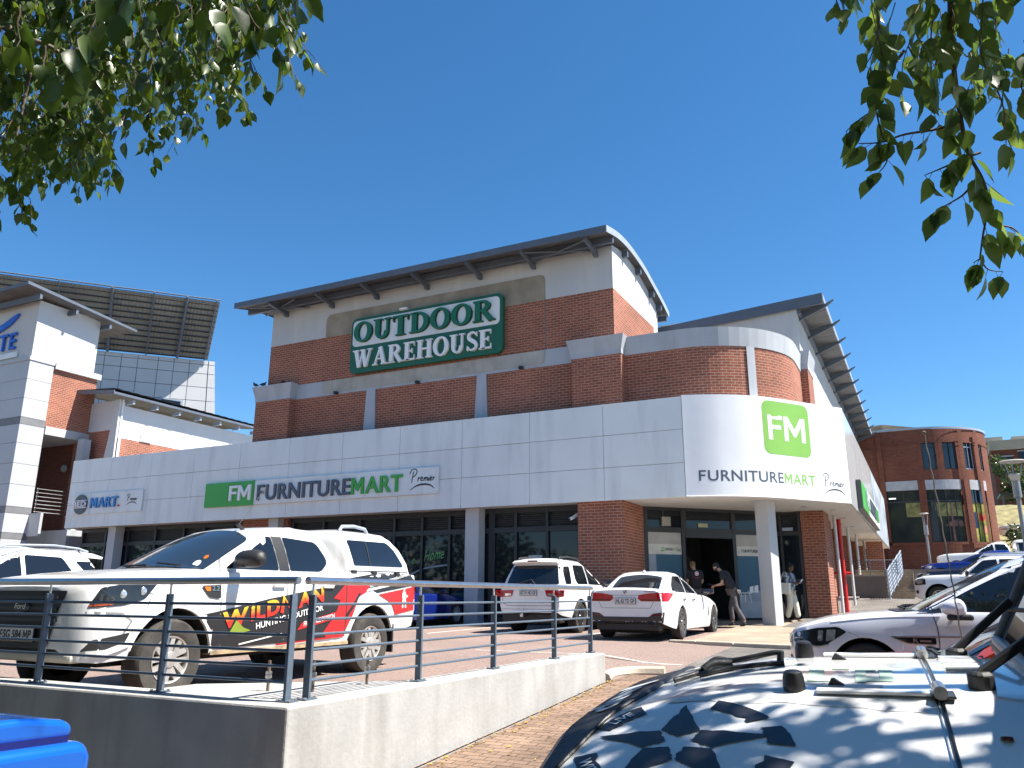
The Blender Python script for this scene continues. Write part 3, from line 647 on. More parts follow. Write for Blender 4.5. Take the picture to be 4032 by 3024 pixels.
mb = MB(); premier(mb, up_(-14.82, 4.60), .98, 0, .008, t=.03); mb.build('script_lettering', INK, s)
s = sign('shop_sign', 'small white bed mart sign with grey disc at the left fascia end', (-29.8, FY, 4.3))
mb = MB(); mb.box((-31.95, FY-.06, 4.34), (-30.72, FY-.01, 5.2)); mb.box((-30.70, FY-.06, 4.34), (-27.6, FY-.01, 5.2)); mb.build('sign_board', PANEL, s, bevel=.005)
mb = MB(); mb.prism([(.41*math.cos(rad(a)), .41*math.sin(rad(a))) for a in range(0, 360, 12)], (-31.3, FY-.06, 4.75), (1, 0, 0), (0, 0, 1), (0, -1, 0), 0, .05); mb.build('grey_disc', mat('dark grey acrylic', (.055, .055, .065), .3), s)
mb = MB(); mb.box((-31.74, FY-.115, 4.60), (-30.88, FY-.108, 4.635)); mb.box((-31.74, FY-.115, 4.90), (-30.88, FY-.108, 4.93)); put_text(mb, 'BED', up_(-31.70, 4.655), W=.80, H=.215, d0=.01, d1=.06, bold=.016, spacing=1.08); mb.build('raised_lettering', PWHITE, s)
MBLUE = mat('blue acrylic', (.035, .21, .50), .3)
mb = MB(); put_text(mb, 'MART', flat((-30.66, FY-.06, 4.57), (1, 0, 0), (0, 0, 1)), W=1.66, H=.42, d0=0, d1=.07, bold=.022, spacing=1.1); mb.build('raised_lettering', MBLUE, s)
mb = MB(); mb.box((-28.98, FY-.1, 4.57), (-28.90, FY-.05, 4.65)); mb.build('full_stop', RED, s)
mb = MB(); premier(mb, flat((-28.52, FY-.06, 4.70), (1, 0, 0), (0, 0, 1)), .62, 0, .008, t=.035); mb.build('script_lettering', INK, s)
s = sign('shop_sign', 'green and white furniture sign seen edge on along the right side fascia', (-1.7, 32, 4))
sf = lambda y0, z0, d: flat((-1.75+d, y0, z0), (0, 1, 0), (0, 0, 1))
mb = MB(); mb.box((-1.74, 28.2, 3.92), (-1.60, 38.4, 4.85)); mb.build('sign_board', mat('dark sign edge', (.05, .05, .055), .4), s)
mb = MB(); mb.box((-1.60, 28.25, 3.96), (-1.585, 31.4, 4.82)); mb.build('green_box', BGREEN, s)
mb = MB(); mb.box((-1.60, 31.45, 3.96), (-1.588, 38.35, 4.82)); mb.build('white_face', PANEL, s)
mb = MB(); put_text(mb, 'F', sf(29.9, 4.12, .165), W=.45, H=.55, d0=0, d1=.06); put_text(mb, 'M', sf(30.5, 4.12, .165), W=.7, H=.55, d0=0, d1=.06); mb.build('raised_lettering', PWHITE, s)
mb = MB(); put_text(mb, 'FURNITURE', sf(31.6, 4.14, .162), W=3.8, H=.5, d0=0, d1=.05, bold=.016); mb.build('raised_lettering', SLATE, s)
mb = MB(); put_text(mb, 'MART', sf(35.5, 4.14, .162), W=1.7, H=.5, d0=0, d1=.05, bold=.016); mb.build('raised_lettering', BGREEN, s)
mb = MB(); mb.box((-1.748, 38.6, 3.86), (-1.74, 50.9, 6.6)); POST = mat('grey blue printed banner', (.36, .40, .46), .4, var=.5, vs=1.2); props(mb.build('banner', POST), 'grey blue printed banner on the far end of the side fascia', 'banner')
# serif sign
def serif(mb, word, W, H, fn, D, mi=0):
    TK, TN, SH = .23, .085, .06; layer = [0]
    def st(p, q, w, w2=None):
        layer[0] += 1; ribbon(mb, [p, q], [w, w2 or w], lambda x, y, d: F(x, y, d), 0, D+.0012*(layer[0] % 5), mi)
    def ring(cx, cy, rx, ry, a0, a1, tk, tn):
        layer[0] += 1; n = 26; o = []; wd = []
        for k in range(n+1):
            t = rad(a0+(a1-a0)*k/n); wv = tn+(tk-tn)*abs(math.cos(t))**1.3; o.append((cx+(rx-tk/2)*math.cos(t), cy+(ry-tn/2)*math.sin(t))); wd.append(wv)
        ribbon(mb, o, wd, lambda x, y, d: F(x, y, d), 0, D+.0012*(layer[0] % 5), mi)
    def sf_(x, y, w): st((x-w/2, y+(-SH/2 if y > .5 else SH/2)), (x+w/2, y+(-SH/2 if y > .5 else SH/2)), SH)
    adv = dict(O=.98, U=.95, T=.86, D=.98, R=.98, W=1.28, A=.98, E=.80, H=1.02, S=.74); tot = sum(adv[c] for c in word); k = W/tot; x0 = 0
    for c in word:
        def F(x, y, d, x0=x0): return fn((x0+x)*k, y*H, d)
        a = adv[c]
        if c == 'O': ring(.47, .5, .46, .52, 0, 360, TK, TN)
        if c == 'D': st((.24, .03), (.24, .97), TK); ring(.38, .5, .54, .5, -90, 90, TK, TN); sf_(.22, 0, .42); sf_(.22, 1, .42); st((.2, SH*.6), (.42, SH*.6), TN); st((.2, 1-SH*.6), (.42, 1-SH*.6), TN)
        if c == 'U': st((.24, .95), (.24, .34), TK); ring(.455, .36, .33, .38, 180, 360, .2, TN); st((.73, .95), (.73, .34), TN*1.15); sf_(.24, 1, .44); sf_(.73, 1, .32)
        if c == 'T': st((.42, .03), (.42, .97), TK); st((.05, 1-TN/2), (.79, 1-TN/2), TN); st((.07, .98), (.07, .72), .05, .02); st((.77, .98), (.77, .72), .05, .02); sf_(.42, 0, .46)
        if c == 'R': st((.22, .03), (.22, .97), TK); ring(.40, .745, .36, .255, -90, 90, .21, TN); st((.2, .53), (.42, .53), TN); st((.2, .96), (.42, .96), TN); st((.46, .52), (.80, .02), .21); sf_(.22, 0, .42); sf_(.22, 1, .40); sf_(.84, 0, .26)
        if c == 'A': st((.47, .98), (.16, .03), TN); st((.47, 1.0), (.74, .03), TK*.95); st((.25, .34), (.66, .34), TN*.8); sf_(.16, 0, .30); sf_(.76, 0, .40)
        if c == 'W': st((.18, .97), (.40, .02), TK*.95); st((.62, .97), (.42, .02), TN); st((.62, .97), (.84, .02), TK*.95); st((1.08, .97), (.86, .02), TN); sf_(.16, 1, .40); sf_(.62, 1, .34); sf_(1.08, 1, .30)
        if c == 'E': st((.22, .03), (.22, .97), TK); st((.2, .96), (.68, .96), TN); st((.2, .04), (.70, .04), TN); st((.2, .51), (.54, .51), TN); st((.66, .99), (.66, .76), .05, .02); st((.68, .01), (.68, .27), .05, .02); st((.53, .64), (.53, .38), .045); sf_(.2, 0, .36); sf_(.2, 1, .36)
        if c == 'H': st((.22, .03), (.22, .97), TK); st((.78, .03), (.78, .97), TK); st((.2, .51), (.8, .51), TN); [sf_(xx, yy, .40) for xx in (.22, .78) for yy in (0, 1)]
        if c == 'S':
            q = smooth_path([(.62, .80, 0), (.50, .94, 0), (.33, .96, 0), (.17, .85, 0), (.20, .66, 0), (.38, .52, 0), (.56, .38, 0), (.60, .18, 0), (.44, .05, 0), (.24, .06, 0), (.11, .22, 0)], 4); n = len(q)
            layer[0] += 1; ribbon(mb, [(v.x, v.y) for v in q], [TN+(TK*.95-TN)*math.exp(-((i/(n-1)-.5)/.2)**2) for i in range(n)], lambda x, y, d: F(x, y, d), 0, D+.0012*(layer[0] % 5), mi)
            st((.63, .98), (.63, .73), .05, .03); st((.10, .02), (.10, .28), .05, .03)
        x0 += a
SGREEN = mat('deep green sign', (.010, .105, .05), .35, var=.04); SGREEN2 = mat('deep green letters', (.012, .13, .06), .3, var=.04)
s = sign('shop_sign', 'large green and white outdoor warehouse sign with serif letters high on the brick wall', (-14.8, WYF, 8.9))
fn0 = lambda d: flat((0, WYF-d, 0), (1, 0, 0), (0, 0, 1))
mb = MB(); mb.prism(rrect(-17.92, 8.89, -11.64, 10.99, .22), (0, WYF-.02, 0), (1, 0, 0), (0, 0, 1), (0, -1, 0), 0, .16); mb.build('sign_board', SGREEN, s)
mb = MB(); mb.prism(rrect(-17.83, 9.895, -11.75, 10.88, .16), (0, WYF-.18, 0), (1, 0, 0), (0, 0, 1), (0, -1, 0), 0, .02); mb.build('white_panel', PANEL, s)
mb = MB(); serif(mb, 'OUTDOOR', 5.85, .74, lambda x, y, d: Vector((-17.72+x, WYF-.20-d, 10.03+y)), .03); mb.build('letter_backing', mat('dark letter edge', (.02, .05, .03), .5), s)  # dark outline of the green letters, set slightly behind them
mb = MB(); serif(mb, 'OUTDOOR', 5.85, .74, lambda x, y, d: Vector((-17.745+x, WYF-.23-d, 10.045+y)), .06); mb.build('raised_lettering', SGREEN2, s)
mb = MB(); serif(mb, 'WAREHOUSE', 5.75, .66, lambda x, y, d: Vector((-17.72+x, WYF-.18-d, 9.07+y)), .09); mb.build('raised_lettering', PWHITE, s)
mb = MB(); mb.box((-15.75, WYF-.3, 10.98), (-15.45, WYF-.05, 11.05)); mb.tube([(-15.6, WYF-.05, 11.0), (-16.1, WYF-.05, 10.95)], .012, 5); mb.build('sign_lamp', PANEL, s)
for x, z in ((-18.55, 8.29), (-15.0, 8.27), (-11.0, 8.29)):
    o = MB(); o.box((x-.07, WYF-.16, z-.04), (x+.07, WYF-.03, z+.04)); o.tube([(x, WYF-.04, z), (x, WYF-.2, z+.02)], .03, 8)
    props(o.build('floodlight', DARKG), {-18.55: 'leftmost small black floodlight on the grey band under the green sign', -15.0: 'middle small black floodlight on the grey band under the green sign', -11.0: 'rightmost small black floodlight on the grey band under the green sign'}[x], 'floodlight', 'floodlights under the green sign')
c = thing('security_camera', 'white security camera on the left edge of the brick pier', 'camera', (-9.1, 22.3, 3.45))
mb = MB(); mb.tube([(-9.0, 22.3, 3.52), (-9.12, 22.3, 3.52), (-9.16, 22.22, 3.48)], .02, 6); mb.build('bracket', PANEL, c)
mb = MB(); mb.tube([(-9.12, 22.28, 3.47), (-9.28, 22.1, 3.34)], .05, 10); mb.build('housing', PANEL, c, smooth=50)
mb = MB(); mb.tube([(-9.28, 22.1, 3.34), (-9.285, 22.094, 3.336)], .04, 10); mb.build('lens', DARKG, c)
# ---------------------------------------------------------------- vehicles
def pchip(xs, ys, x):
    n = len(xs)
    if x <= xs[0]: return ys[0]
    if x >= xs[-1]: return ys[-1]
    i = max(k for k in range(n-1) if xs[k] <= x); h = xs[i+1]-xs[i]; d = [(ys[k+1]-ys[k])/(xs[k+1]-xs[k]) for k in range(n-1)]
    def sl(k):
        if k == 0: return d[0]
        if k == n-1: return d[-1]
        return 0 if d[k-1]*d[k] <= 0 else 2*d[k-1]*d[k]/(d[k-1]+d[k])
    t = (x-xs[i])/h; m0, m1 = sl(i)*h, sl(i+1)*h
    return ys[i]*(2*t**3-3*t*t+1)+m0*(t**3-2*t*t+t)+ys[i+1]*(-2*t**3+3*t*t)+m1*(t**3-t*t)
def paint(name, col, rough=.22, fl=0, metal=0.0, dirt=None):
    m = mat(name, col, rough, metal=metal, var=.03, vs=1.5, coat=.8, dirt=dirt, ds=1.5); return m
PW_ = paint('white car paint', (.74, .74, .735)); PW2 = paint('dusty white car paint', (.70, .695, .68), dirt=(.58, .55, .49)); PSIL = paint('pearl white car paint', (.70, .70, .735), .25, metal=.1)
PBLUE = paint('deep blue car paint', (.008, .024, .20), .2, metal=.3); PBLUE2 = paint('bright blue car paint', (.006, .135, .62), .28, metal=.45); PBLK = paint('black car paint', (.012, .013, .022), .12); PRED = paint('burnt red car paint', (.36, .045, .022), .22)
CGLASS = mat('tinted car glass', (.008, .010, .013), .02, var=0, spec=.8); CGLASSL = mat('windscreen glass', (.015, .022, .032), .02, var=0, spec=.8)
TRIM = mat('black plastic trim', (.018, .018, .019), .55, var=.1, vs=30); BLACKG = mat('gloss black trim', (.01, .01, .011), .15, var=0)
TYRE = mat('tyre rubber', (.022, .021, .020), .85, var=.25, vs=6, bump=.15, bs=60); TYRED = mat('dusty tyre rubber', (.048, .043, .037), .9, var=.35, vs=9, bump=.2, bs=60)
ALLOY = mat('alloy wheel', (.62, .61, .59), .3, metal=.85, var=.1, vs=9); ALLOYD = mat('dark alloy wheel', (.12, .12, .125), .3, metal=.8, var=.05)
LRED = mat('red tail lamp', (.40, .006, .008), .08, var=.3, vs=14); LDARK = mat('dark red lamp', (.13, .004, .006), .1, var=.2, vs=10); LCLR = mat('clear lamp lens', (.50, .51, .52), .06, var=.35, vs=16, metal=.6); LHOUSE = mat('dark lamp housing', (.018, .02, .024), .06, var=.2, vs=10)
AMBER = mat('amber lens', (.60, .14, .01), .15, var=0); PLATE = mat('white number plate', (.66, .66, .63), .4, var=.05); LINEC = mat('panel gap', (.03, .03, .032), .8, var=0); LINEW = mat('panel gap on white', (.20, .20, .20), .8, var=0)
UNDER = mat('dark underbody', (.012, .012, .012), .9, var=0)

class Car:
    """local frame: front axle at x=0, nose +x, left +y, ground z=0"""
    def __init__(s, name, label, cat, loc, rz, body, wb, ra, rw, tw, hw, scale=1.0, paint_=None, group=None, arch=.07, tilt=(0, 0)):
        s.root = thing(name, label, cat, loc, rz, group); s.root.rotation_euler = (tilt[0], tilt[1], rz); s.root.scale = (scale,)*3
        s.wb, s.rw, s.hw, s.paint = wb, rw, hw, paint_ or PW_
        xs = sorted([b[0] for b in body]); B = sorted(body); cols = [[b[k] for b in B] for k in range(1, len(B[0]))]
        X = set(round(x, 4) for x in np.linspace(xs[0], xs[-1], 56)); X |= set(xs)
        R = rw+arch
        for c in (0, -wb):
            for a in np.linspace(0, math.pi, 19): X.add(round(c+R*math.cos(a), 4))
            X |= {round(c+R+.004, 4), round(c-R-.004, 4)}
        X = sorted(x for x in X if xs[0] <= x <= xs[-1]); mb = MB(); rows = []
        for x in X:
            zb, wr, wm, zm, wbt, zs, wt, zt, zc = [pchip(xs, c, x) for c in cols]
            za = 0
            for c in (0, -wb):
                if abs(x-c) < R: za = max(za, rw+math.sqrt(max(0, R*R-(x-c)**2)))
            L = lambda z: max(z, za)
            z2 = L(zb); z3 = max(zb+.07, za+.002 if za else 0); z4 = max(zm, za+.03 if za else 0); z4 = min(z4, zs-.05)
            z3 = min(z3, z4-.01); z2 = min(z2, z3-.005)
            wx = wr+(wm-wr)*min(1, max(0, (z3-zb)/max(.05, zm-zb)))**.6
            e = .008 if za else 0
            prof = [(0, zb), (max(.02, wr-.30), zb), (max(.02, wr-.30), z2 if za else zb+.001), (wx-.02, z2), (wx+e, z3), (wm+e, z4), (wm+(wbt-wm)*.45, z4+(zs-z4)*.55), (wbt, zs), (wbt+(wt-wbt)*.30, zs+(zt-zs)*.68), (wt, zt), (wt*.66, zt+(zc-zt)*.56), (wt*.33, zt+(zc-zt)*.88), (0, zc)]
            rows.append([(x, y, z) for y, z in prof]+[(x, -y, z) for y, z in prof[-2:0:-1]])
        ids = mb.grid(rows, close=True); n_ = len(ids[0]); k0 = 0
        for i in range(len(ids)-1):
            for k in range(n_):
                if k in (0, 1, 2, n_-1, n_-2, n_-3): mb.mi[i*n_+k] = 1
        mb.f.append(ids[0]); mb.f.append(ids[-1][::-1]); s.mb = mb
        s.wells = R
    def cabin(s, levels, bow=.16, rbow=.10, pw=4.0, n=12, cap=True):
        rows = []
        for lv in levels:
            z, xf, xr, w = lv[:4]; b = lv[4] if len(lv) > 4 else bow; rb = lv[5] if len(lv) > 5 else rbow; half = []
            for k in range(n+1):
                y = w*math.sin(math.pi/2*k/n)*.985; half.append((xf-b*abs(y/w)**2.2-.06*abs(y/w)**10, y))
            m = 10
            xa, xb = half[-1][0], xr+rb+.05
            for k in range(1, m): t = k/m; half.append((xa+(xb-xa)*t, w*(.985+.015*math.sin(math.pi*t))))
            for k in range(n, -1, -1):
                y = w*math.sin(math.pi/2*k/n)*.985; half.append((xr+rb*abs(y/w)**2.2+.05*abs(y/w)**10, y))
            rows.append([(x, y, z) for x, y in half]+[(x, -y, z) for x, y in half[-2:0:-1]])
        ids = s.mb.grid(rows, close=True); N = len(ids[-1]); L = ids[-1]; h = N//2
        for k in range(h):        # roof fill, left to right strips
            a, b, c, d = L[k], L[k+1], L[(N-k-1) % N], L[(N-k) % N]
            q = []; [q.append(t) for t in (a, d, c, b) if t not in q]
            if len(q) > 2: s.mb.f.append(q)
    def finish(s, smooth=32):
        s.body = s.mb.build('body', [s.paint, UNDER], s.root, world=False, smooth=smooth, recalc=True)
        me = s.body.data; s.bvh = BVHTree.FromPolygons([v.co.copy() for v in me.vertices], [list(p.vertices) for p in me.polygons])
        mb = MB()
        zb = min(v.co.z for v in me.vertices)
        mb.box((-s.wb-.7, -s.hw+.34, zb-.06), (.55, s.hw-.34, zb+.12)); mb.build('underbody', UNDER, s.root, world=False)
        return s
    def proj(s, ax, sg, a, b, eps):
        o = {'y': Vector((a, sg*5, b)), 'x': Vector((sg*9, a, b)), 'z': Vector((a, b, sg*5))}[ax]; d = {'y': Vector((0, -sg, 0)), 'x': Vector((-sg, 0, 0)), 'z': Vector((0, 0, -sg))}[ax]
        h = s.bvh.ray_cast(o, d)
        if h[0] is None: return None
        return h[0]-d*eps
    def fn(s, ax, sg, o=(0, 0), eps=.006, k=1.0, rot=0.0, mirror=False):
        c_, s_ = math.cos(rot), math.sin(rot)
        def f(x, y, d):
            if mirror: x = -x
            a, b = o[0]+(x*c_-y*s_)*k, o[1]+(x*s_+y*c_)*k
            for j in (0, -.015, .015, -.03, -.05, -.08, -.12, -.17, -.23, -.3, .04, .08):
                p = s.proj(ax, sg, a, b+j, eps+d)
                if p is not None: return p
            return {'y': Vector((a, sg*s.hw, b)), 'x': Vector((sg, a, b)), 'z': Vector((a, b, 1))}[ax]
        return f
    def pane(s, name, m, ax, sg, pts, r=.03, eps=.006, mirror=False, step=.10, parent=None):
        sgn = {'y': -sg, 'x': sg, 'z': sg}[ax]
        f = s.fn(ax, sg, eps=eps); q = MB(); wrap(q, roundpoly(pts, r) if r else pts, f, 0, step=step)
        if sgn < 0: q.f = [t[::-1] for t in q.f]
        o = q.build(name, m, parent or s.root, world=False, smooth=45); return o
    def both(s, name, m, pts, **k):
        return [s.pane(name, m, 'y', sg, pts, **k) for sg in (1, -1)]
    def line(s, m, ax, sg, pts, wd=.009, eps=.004, name='panel_gap', sm=True, parent=None):
        P = [(v.x, v.y) for v in smooth_path([(x, y, 0) for x, y in pts], 4)] if sm else pts
        Q = []
        for a, b in zip(P[:-1], P[1:]):
            n = max(1, int(math.hypot(b[0]-a[0], b[1]-a[1])/.06)); Q += [(a[0]+(b[0]-a[0])*i/n, a[1]+(b[1]-a[1])*i/n) for i in range(n)]
        Q.append(P[-1]); q = MB(); ribbon(q, Q, wd, s.fn(ax, sg, eps=0), .0005, eps); return q.build(name, m, parent or s.root, world=False)
    def text(s, txt, m, ax, sg, x, z, W, H, bold=.012, rot=0.0, shear=0.0, name='lettering', eps=.010, parent=None):
        flip = (ax == 'y' and sg > 0) or (ax == 'x' and sg < 0); q = MB()
        f = s.fn(ax, sg, o=(x, z), eps=eps, rot=-rot if flip else rot, mirror=flip)
        put_text(q, txt, f, W=W, H=H, bold=bold, shear=shear); return q.build(name, m, parent or s.root, world=False)
    def wheels(s, rim_r, spokes=6, tyre=TYRE, alloy=ALLOY, tw=.24, style='y', which=(0, 1, 2, 3), out=.0):
        for i in which:
            x = (0, 0, -s.wb, -s.wb)[i]; sg = (1, -1, 1, -1)[i]; c = Vector((x, sg*(s.hw-tw+out), s.rw)); ax = Vector((0, sg, 0)); R = s.rw
            q = MB(); q.lathe([(rim_r*.97, .0), (rim_r*.97, tw*.1), (R*.90, 0.005), (R*.985, tw*.12), (R, tw*.25), (R, tw*.75), (R*.985, tw*.88), (R*.93, tw*.985), (rim_r*1.12, tw*1.0), (rim_r, tw*.93)], c, ax, 40)
            w_ = q.build('wheel', tyre, s.root, world=False, smooth=40); w_.name = 'wheel'
            q = MB(); q.lathe([(rim_r*1.0, tw*.93), (rim_r*.99, tw*.97), (rim_r*.93, tw*.95), (rim_r*.90, tw*.80), (rim_r*.88, tw*.3)], c, ax, 40)
            q.lathe([(.001, tw*.97), (.07, tw*.96), (.085, tw*.88)], c, ax, 20)
            a0 = rnd.random()
            e1 = Vector((1, 0, 0)); e2 = Vector((0, 0, 1))
            for k in range(spokes):
                for dv in ((-1, 1) if style == 'y' else (0,)):
                    t = a0+2*math.pi*k/spokes; t2 = t+dv*(.30 if spokes < 8 else .12)
                    d1 = e1*math.cos(t)+e2*math.sin(t); d2 = e1*math.cos(t2)+e2*math.sin(t2); p0 = c+ax*tw*.92+d1*.06; p1 = c+ax*tw*.93+d2*rim_r*.93
                    dd = (p1-p0).normalized(); sd = dd.cross(ax); wd0 = .055 if spokes < 8 else .03
                    for zz_, lst in ((0, None),):
                        v = [q.add(p0+sd*wd0/2), q.add(p0-sd*wd0/2), q.add(p1-sd*wd0*.42), q.add(p1+sd*wd0*.42)]; u_ = [q.add(Vector(q.v[j])-ax*tw*.22) for j in v]
                        q.f.append(v if sg*1 > 0 else v); [q.f.append([v[j], v[(j+1) % 4], u_[(j+1) % 4], u_[j]]) for j in range(4)]
            q.build('rim', alloy, w_, world=False, smooth=30)
            q = MB(); q.lathe([(.001, tw*.55), (rim_r*.9, tw*.5)], c, ax, 24); q.build('brake_disc', UNDER, w_, world=False)
    def mirror(s, x, z, y, m, l=.17, h=.17, d=.10, cap=None, sides=(1, -1)):
        for sg in sides:
            q = MB(); c = Vector((x, sg*(y+.13), z)); rows = []
            for t in np.linspace(0, math.pi, 9):
                rr = math.sin(t)**.45 if 0 < t < math.pi else .02; rows.append([(c.x+d*.9*rr*math.cos(a)*(1 if math.cos(a) > 0 else .45), c.y+sg*l*.62*(-math.cos(t)), c.z+h*.5*rr*math.sin(a)*(1 if math.sin(a) > 0 else .85)) for a in np.linspace(0, 2*math.pi, 17)[:-1]])
            q.grid(rows, close=True); q.f.append(list(range(16)));
            o = q.build('wing_mirror', m, s.root, world=False, smooth=50, recalc=True)
            q = MB(); q.obox((x+.03, sg*(y+.02), z-.06), (1, 0, 0), (0, 1, 0), (0, 0, 1), .09, .14, .05); q.build('mirror_arm', TRIM, o, world=False, bevel=.01)
            if cap: q = MB(); q.obox((x-.005, sg*(y+.14), z-h*.40), (1, 0, 0), (0, 1, 0), (0, 0, 1), d*1.25, l*1.1, h*.26); q.build('mirror_base', cap, o, world=False, bevel=.02)
    def plate(s, sg, x, y, z, txt, W=.44, H=.11):
        q = MB(); q.box((x, y-W/2-.012, z-H/2-.01), (x+sg*.012, y+W/2+.012, z+H/2+.01)); b = q.build('number_plate', BLACKG, s.root, world=False)
        q = MB(); q.box((x+sg*.012, y-W/2, z-H/2), (x+sg*.016, y+W/2, z+H/2)); q.build('plate_face', PLATE, b, world=False)
        q = MB(); f = flat((x+sg*.018, y-sg*W*.46, z-H*.34), (0, sg, 0), (0, 0, 1)); put_text(q, txt, f, W=W*.92, H=H*.70, bold=.03); q.build('lettering', INK, b, world=False)

# generic body profile: x, sill z, sill w, widest w, widest z, shoulder w, shoulder z, top edge w, top edge z, top centre z
def suvbody(L0, wb, rear, W, zh, zn, zbelt, ztail, gc=.26):
    """nose length, wheelbase, rear overhang, half width, bonnet z at cowl, bonnet z at nose, belt, tail top"""
    return [(L0, gc+.16, W*.55, W*.62, .55, W*.58, zn-.14, W*.50, zn-.06, zn-.05), (L0-.05, gc+.06, W*.72, W*.78, .56, W*.74, zn-.09, W*.62, zn-.01, zn), (L0-.22, gc, W*.88, W*.935, .58, W*.90, zn-.03, W*.76, zn+.05, zn+.07),
            (.42, gc, W*.95, W*.985, .62, W*.95, zn+.03, W*.82, zn+.10, zn+.13), (-.25, gc, W*.965, W, .66, W*.97, (zn+zh)/2+.0, W*.85, (zn+zh)/2+.08, (zn+zh)/2+.12), (-.75, gc, W*.965, W, .68, W*.97, zh-.02, W*.86, zh+.04, zh+.08),
            (-1.6, gc, W*.965, W, .68, W*.97, zbelt-.03, W*.87, zbelt+.01, zbelt+.02), (-wb, gc, W*.965, W, .70, W*.965, zbelt, W*.86, zbelt+.02, zbelt+.03), (-wb-rear*.55, gc+.05, W*.93, W*.97, .70, W*.94, zbelt, W*.84, ztail, ztail+.01),
            (-wb-rear*.88, gc+.10, W*.86, W*.92, .68, W*.90, zbelt-.01, W*.80, ztail-.01, ztail), (-wb-rear, gc+.16, W*.78, W*.86, .66, W*.84, zbelt-.03, W*.75, ztail-.05, ztail-.04)]

# ---- white pickup with canopy and livery
K = 1.045
pk = Car('pickup_truck', 'white double cab pickup with rear canopy and black and red livery behind the railing', 'pickup truck', (-7.91, 6.06, .10), -math.pi/2,
  [(.95, .52, .52, .58, .72, .56, .98, .46, 1.06, 1.07), (.90, .42, .70, .76, .72, .74, 1.02, .60, 1.11, 1.12), (.76, .40, .84, .88, .74, .87, 1.06, .74, 1.15, 1.17), (.44, .42, .90, .93, .78, .91, 1.11, .80, 1.19, 1.22), (-.2, .42, .905, .935, .80, .92, 1.15, .83, 1.23, 1.27), (-.55, .42, .905, .925, .80, .91, 1.18, .84, 1.25, 1.29),
   (-1.3, .42, .90, .92, .80, .905, 1.20, .84, 1.255, 1.26), (-2.4, .42, .90, .92, .80, .905, 1.22, .84, 1.27, 1.28), (-3.22, .46, .905, .93, .82, .905, 1.245, .85, 1.29, 1.30), (-3.95, .54, .89, .915, .82, .90, 1.26, .85, 1.30, 1.31), (-4.24, .58, .86, .895, .82, .885, 1.26, .84, 1.29, 1.30), (-4.29, .62, .82, .87, .8, .86, 1.22, .8, 1.26, 1.27)],
  3.22, .385, .385, .26, .925, K, PW2, arch=.10)
pk.cabin([(1.20, -.22, -2.62, .86), (1.32, -.46, -2.60, .84, .2), (1.50, -.80, -2.55, .78, .2), (1.64, -1.08, -2.48, .72, .18), (1.74, -1.32, -2.40, .665, .16), (1.79, -1.56, -2.32, .59, .12), (1.815, -1.8, -2.22, .42, .05)], bow=.2, rbow=.04)
pk.cabin([(1.26, -2.68, -4.26, .855, .0), (1.44, -2.66, -4.19, .835, .0), (1.62, -2.64, -4.06, .785, .0), (1.75, -2.66, -3.90, .725, .02), (1.82, -2.70, -3.78, .66, .03), (1.853, -2.81, -3.66, .52, .03), (1.862, -2.95, -3.45, .3, .02)], rbow=.04)
pk.finish(30)
pk.both('side_window', CGLASS, [(-.66, 1.275), (-1.10, 1.56, .1), (-1.30, 1.655, .06), (-1.43, 1.665), (-1.47, 1.275)], r=.03)
pk.both('side_window', CGLASS, [(-1.66, 1.275), (-1.62, 1.67), (-2.22, 1.64, .08), (-2.38, 1.40, .08), (-2.22, 1.28, .06)], r=.03)
for sg in (1, -1): pk.pane('door_pillar', TRIM, 'y', sg, [(-1.48, 1.275), (-1.44, 1.67), (-1.61, 1.67), (-1.65, 1.275)], r=0)
pk.both('canopy_window', CGLASS, [(-2.80, 1.71, .05), (-2.88, 1.38, .04), (-4.02, 1.39, .05), (-3.84, 1.62, .08), (-3.70, 1.72, .05)], r=.04)
for sg in (1, -1): pk.pane('window_divider', TRIM, 'y', sg, [(-3.18, 1.70), (-3.20, 1.39), (-3.22, 1.39), (-3.20, 1.70)], r=0, eps=.012)
pk.pane('windscreen', CGLASSL, 'z', 1, [(-.46, -.72), (-.36, -.35), (-.32, 0), (-.36, .35), (-.46, .72), (-1.16, .63, .06), (-1.30, .3), (-1.33, 0), (-1.30, -.3), (-1.16, -.63, .06)], r=.04, eps=.008)
